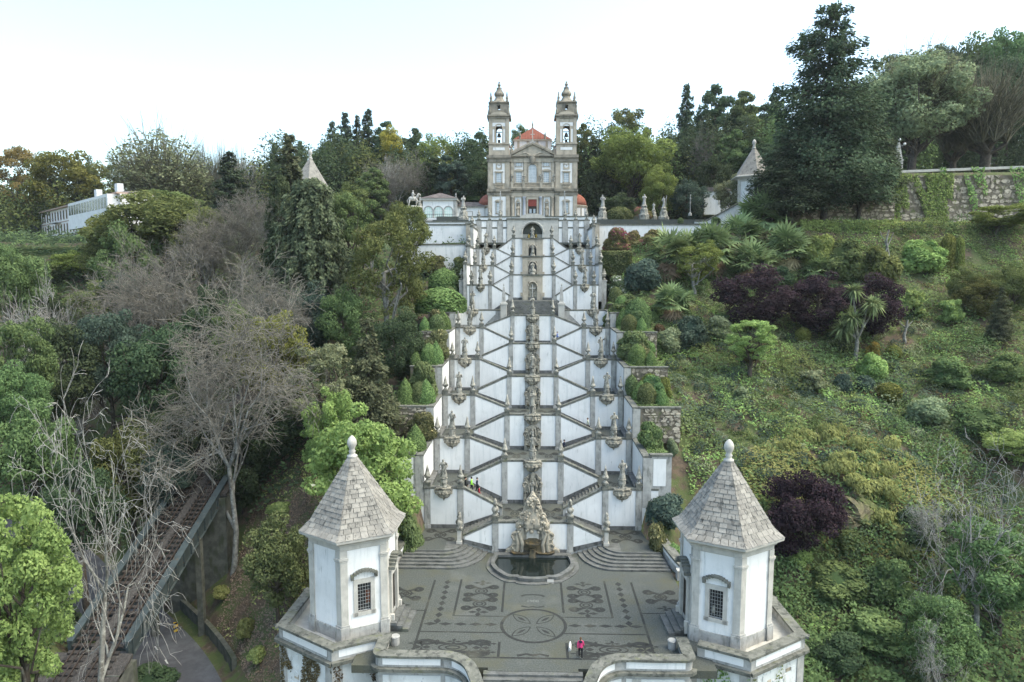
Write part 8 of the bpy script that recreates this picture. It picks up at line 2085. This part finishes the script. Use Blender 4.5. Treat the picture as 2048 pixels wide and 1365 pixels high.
cover('dry_scrub', (30, 110), (60, 130), 30000, .42, 'rust', 5, .5, (-9, -.5), .8)
cover('lower_thicket', (20, 90), (30, 74), 60000, .46, 'mid', 6, .5, None, 1.6)
cover('hillside_undergrowth', (-170, -13), (60, 190), 80000, .70, 'dark', 7, 1.0, None, 2.6, keep=lambda x, y: ~((x > -33) & (y < 74)))
cover('hillside_scrub', (-150, -13), (60, 160), 36000, .60, 'mid', 8, .9, (-.3, 9), 2.6, keep=lambda x, y: ~((x > -33) & (y < 76)))
cover('bank_litter', (-33, -15), (46, 82), 26000, .26, 'litter', 9, .06, None, .05)
cover('bank_greenery', (-34, -19), (40, 80), 5000, .34, 'fern', 10, .3, (.5, 9), .3)
cover('valley_scrub', (-90, -38), (25, 75), 30000, .55, 'dark', 11, .8, None, 2.2)
cover('terrace_grass', (38, 120), (124, 142), 22000, .34, 'ivy', 12, .3, None, .4)
# woodland seen as one mass behind the single trees
def woods(name, xr, yr, n, size, leaf, seed, hmax, m=190):
    rng = np.random.default_rng(seed); cx = rng.uniform(*xr, m); cy = rng.uniform(*yr, m); k = ~((np.abs(cx) < 13) & (cy < 200)); cx, cy = cx[k], cy[k]; m = len(cx)
    h = hmax * rng.uniform(.5, 1, m); r = rng.uniform(2.5, 5, m); cl = np.column_stack([cx, cy, ground(cx, cy) + h * .55, r, r, h * .55])
    P, N, i = cloud(cl, n, rng, .55); V, Q = leaves(P, N, size, rng)
    o = link(name, np_mesh(name, V, Q, LF[leaf], tints(i, m, rng))); o['kind'] = 'stuff'
woods('far_wood', (-190, 20), (192, 250), 60000, .95, 'dark', 21, 25)
woods('far_wood', (-190, 10), (188, 240), 40000, .9, 'olive', 24, 22)
woods('right_wood', (14, 190), (186, 250), 70000, .95, 'dark', 22, 26)
woods('right_wood', (14, 190), (184, 240), 46000, .9, 'mid', 25, 23)
woods('near_wood', (-80, -13), (186, 204), 42000, .8, 'dark', 27, 25, 70)
woods('near_wood', (13, 62), (187, 206), 42000, .8, 'dark', 28, 28, 60)
woods('near_wood', (-80, 62), (188, 206), 26000, .8, 'olive', 29, 23, 60)
woods('upper_wood', (-60, 170), (220, 290), 34000, 1.2, 'mid', 23, 15, 130)
woods('upper_wood', (-200, -60), (215, 280), 34000, 1.2, 'olive', 26, 15, 130)
# tangled scrub on the right slope
def scrub(name, n, m, size, leaf, seed, xr, yr, rr_=(.5, 1.7)):
    rng = np.random.default_rng(seed); cx = rng.uniform(*xr, m); cy = rng.uniform(*yr, m)
    k = ~((cx < 18.5) & (cy < 118)); cx, cy = cx[k], cy[k]; m = len(cx)
    r = rng.uniform(*rr_, m); cl = np.column_stack([cx, cy, ground(cx, cy) + r * .35, r * 1.2, r * 1.2, r * rng.uniform(.6, 1.1, m)])
    P, N, i = cloud(cl, n, rng, .6, .5); V, Q = leaves(P, N, size, rng)
    o = link(name, np_mesh(name, V, Q, LF[leaf], tints(i, m, rng, .5))); o['kind'] = 'stuff'
scrub('scrub', 44000, 260, .30, 'mid', 51, (19, 90), (76, 130), (.7, 2.3))
scrub('scrub', 22000, 200, .30, 'sage', 52, (19, 85), (76, 126), (.4, 1.3))
scrub('scrub', 34000, 170, .32, 'olive', 53, (24, 95), (78, 130), (.7, 2.4))
scrub('scrub', 20000, 160, .30, 'blueg', 54, (19, 60), (76, 112), (.4, 1.1))
scrub('thicket', 36000, 150, .36, 'mid', 55, (21, 85), (40, 74), (1.0, 2.6))
scrub('thicket', 22000, 100, .36, 'dark', 56, (21, 85), (40, 74), (1.0, 2.6))
# strap leaved clumps
def straps(name, m, seed, xr, yr):
    rng = np.random.default_rng(seed); cx = rng.uniform(*xr, m); cy = rng.uniform(*yr, m); k = np.sin(cx * .4 + 1) + np.sin(cy * .5 + cx * .2) > -.4; cx, cy = cx[k], cy[k]; m = len(cx)
    q = 26; d = rng.normal(size=(m * q, 3)); d[:, 2] = np.abs(d[:, 2]) + .5; d = unit(d); c = np.repeat(np.stack([cx, cy, ground(cx, cy)], 1), q, 0) + rng.normal(size=(m * q, 3)) * [.12, .12, .02]
    L = rng.uniform(.5, 1.0, (m * q, 1)); mid = c + d * L * .6; tip = c + d * L - np.array([0, 0, .35]) * L; sd = unit(np.cross(d, [0, 0, 1.])) * .035
    V = np.stack([c, mid + sd, tip, mid - sd], 1).reshape(-1, 3); o = link(name, np_mesh(name, V, np.arange(len(V)).reshape(-1, 4), LF['ground'], np.repeat(np.repeat(rng.random(m), q) * .6 + rng.random(m * q) * .4, 4))); o['kind'] = 'stuff'
straps('strap_leaf_clumps', 1100, 61, (19, 62), (80, 96))
# draping shrub over the rock on the right
pts = [hit(*q) for q in ((1590, 905), (1630, 890), (1675, 885), (1715, 905), (1745, 945), (1768, 1000), (1785, 1060), (1800, 1120), (1690, 935), (1730, 985), (1755, 1060))]
rng = np.random.default_rng(77); bx, by = pts[3]; bz = g1(bx, by)
cl = []
for (x, y) in pts:
    for q in range(7): cl.append([x + rng.normal() * 1.0, y + rng.normal() * .8, g1(x, y) + rng.uniform(-.2, 1.4), 1.0, .8, .8])
cl = np.array(cl); P, N, i = cloud(cl, 15000, rng, .65, .4); N[:, 1] -= .6
V, Q = leaves(P - [bx, by, bz], N, .42, rng, .4, np.tile([.2, -.5, -1.], (len(P), 1)))
r = thing('draping_shrub', 'large yellow green draping shrub arching over the rock behind the right chapel', 'shrub', (bx, by, bz))
link('foliage', np_mesh('foliage', V, Q, LF['fern'], tints(i, len(cl), rng)), r)
V, Q = frusta([sg_ for (x, y) in pts for sg_ in path((x - bx, y - by, g1(x, y) - bz - .4), (x - bx + .5, y - by - .8, g1(x, y) - bz + .9), .06, .02, rng, 3, .05)], 4); link('stems', np_mesh('stems', V, Q, M['bark']), r)
rx, ry = hit(1705, 1050)
rk = MB().lathe([(3.7 * math.sin(math.pi * (.12 + .88 * k / 24)) ** .7 + .02, -2 + 6 * k / 24) for k in range(25)], 0, 0, 0, 44, 1, .8)
_rr = random.Random(4)
rk.v = [(x + .4 * math.sin(3 * z + x) + .18 * math.sin(7 * z + 5 * y) + _rr.uniform(-.09, .09), y + .4 * math.sin(2.3 * x + z * 2) + .2 * math.sin(6 * x + 5 * z) + _rr.uniform(-.09, .09), z * .8 + .3 * math.sin(2 * x + 3 * y) + _rr.uniform(-.07, .07)) for x, y, z in rk.v]
M['rock'] = mat('rock', (.15, .13, .075), (.085, .075, .045), 1.0, [((.10, .12, .035), .7, (1, 1, 1), .48, .62, .8), ((.24, .22, .17), 2.5, (1, 1, .5), .58, .7, .6)], bump=1.0, bscale=4)
o = tag(link('rock_outcrop', rk.mesh('rock_outcrop', M['rock'])), 'mossy brown rock face under the draping shrub on the right', 'rock'); o.location = (rx, ry + 1.5, g1(rx, ry) - .5)
# creepers on walls
def creeper(name, fn, n, size, leaf, seed):
    rng = np.random.default_rng(seed); u, v = rng.random(n), rng.random(n); P, nrm, keep = fn(u, v, rng); P, nrm = P[keep], nrm[keep]; n = len(P)
    V, Q = leaves(P, nrm + rng.normal(size=(n, 3)) * .45, size, rng); o = link(name, np_mesh(name, V, Q, LF[leaf], np.repeat(rng.random(n), 4))); o['kind'] = 'stuff'
def bastion_vine(cx, cy, rot, k, u0, u1):
    Fv = Face(cx, cy, RAD(60 * k + 30) + rot); ap = 6.2 * math.cos(math.pi / 6)
    def fn(u, v, rng):
        uu = u0 + (u1 - u0) * u; z = -.5 - 6.5 * v
        band_ = np.sin(uu * 1.9 + 1.0 + .6 * np.sin(z * 1.1)) + .5 * np.sin(uu * 4.3 + 2 + np.sin(z * 1.7)) + .35 * np.sin(z * 2.6 + uu * 3)
        P = np.array([Fv.p(a, ap - .08 + .14 * rng.random(), b) for a, b in zip(uu, z)]); N = np.tile([Fv.n[0], Fv.n[1], .3], (len(u), 1))
        return P, N, band_ > (.15 if k < 0 else .75)
    return fn
creeper('wall_vine', bastion_vine(*CHAP[0][:3], -1, -3.0, 3.0), 6500, .2, 'rust', 31)
creeper('wall_vine', bastion_vine(*CHAP[0][:3], 0, -3.0, .6), 2600, .2, 'rust', 32)
creeper('wall_vine', bastion_vine(*CHAP[1][:3], -1, -.6, 3.0), 1400, .2, 'ivy', 33)
creeper('wall_vine', bastion_vine(*CHAP[1][:3], 0, -3.0, 3.0), 1400, .2, 'ivy', 34)
def rubble_ivy(pxa, pxb, pyt, pyb, Y, thr, sd):
    a = at(pxa, pyt, Y); b = at(pxb, pyb, Y)
    def fn(u, v, rng):
        x = a.x + (b.x - a.x) * u; z = b.z + (a.z - b.z) * v; f = np.sin(x * .7 + sd) + .6 * np.sin(x * 1.9 + z * .8) + 1.3 * (v - .5)
        return np.stack([x, Y - .15 - .4 * rng.random(len(u)), z], 1), np.tile([0, -1., .4], (len(u), 1)), f > thr
    return fn
creeper('wall_ivy', rubble_ivy(1788, 1900, 348, 446, 142.3, -.4, 1), 4200, .5, 'ivy', 41)
creeper('wall_ivy', rubble_ivy(1880, 2110, 335, 446, 142.3, .75, 2), 4200, .5, 'ivy', 42)
creeper('wall_ivy', rubble_ivy(1600, 1790, 440, 530, 127.5, -.9, 3), 6500, .42, 'ivy', 43)
creeper('bank_ivy', rubble_ivy(1790, 2100, 446, 540, 127.0, -.5, 4), 7000, .42, 'ground', 44)

# low planting on the garden beds beside the stairs
rng = np.random.default_rng(90); P = []
for i in range(6):
    top = (SC[i + 1] if i < 5 else 23.6) - .12; ya, yb = SY[i] + .6, (SY[i] + 8.0 if i < 5 else 116.3)
    for sg in (-1, 1):
        xe = 14.7 if i == 0 else (17.4 if sg > 0 else 15.9); n = 2600
        x = rng.uniform(12.6, xe, n); y = rng.uniform(ya, yb, n); P.append(np.stack([sg * x, y, top + .03 + .22 * rng.random(n) * (1 + np.sin(x * 2 + i) * np.sin(y * 1.7))], 1))
P = np.concatenate(P); V, Q = leaves(P, np.tile([0, -.2, 1.], (len(P), 1)) + rng.normal(size=(len(P), 3)) * .5, .2, rng)
o = link('bed_planting', np_mesh('bed_planting', V, Q, LF['ground'], np.repeat(rng.random(len(P)), 4))); o['kind'] = 'stuff'
# ------------------------------------------------------------------ thin morning haze over the whole hillside
hm = bpy.data.materials.new('haze'); hm.use_nodes = True; ht_ = hm.node_tree; ht_.nodes.clear()
ho = ht_.nodes.new('ShaderNodeOutputMaterial'); pv = ht_.nodes.new('ShaderNodeVolumePrincipled')
pv.inputs['Color'].default_value = (.86, .92, .95, 1); pv.inputs['Density'].default_value = .0001; pv.inputs['Anisotropy'].default_value = .2
ht_.links.new(pv.outputs[0], ho.inputs['Volume'])
hz = link('haze', MB().box(-440, 450, -30, 640, -40, 108).mesh('haze', hm)); hz['kind'] = 'stuff'
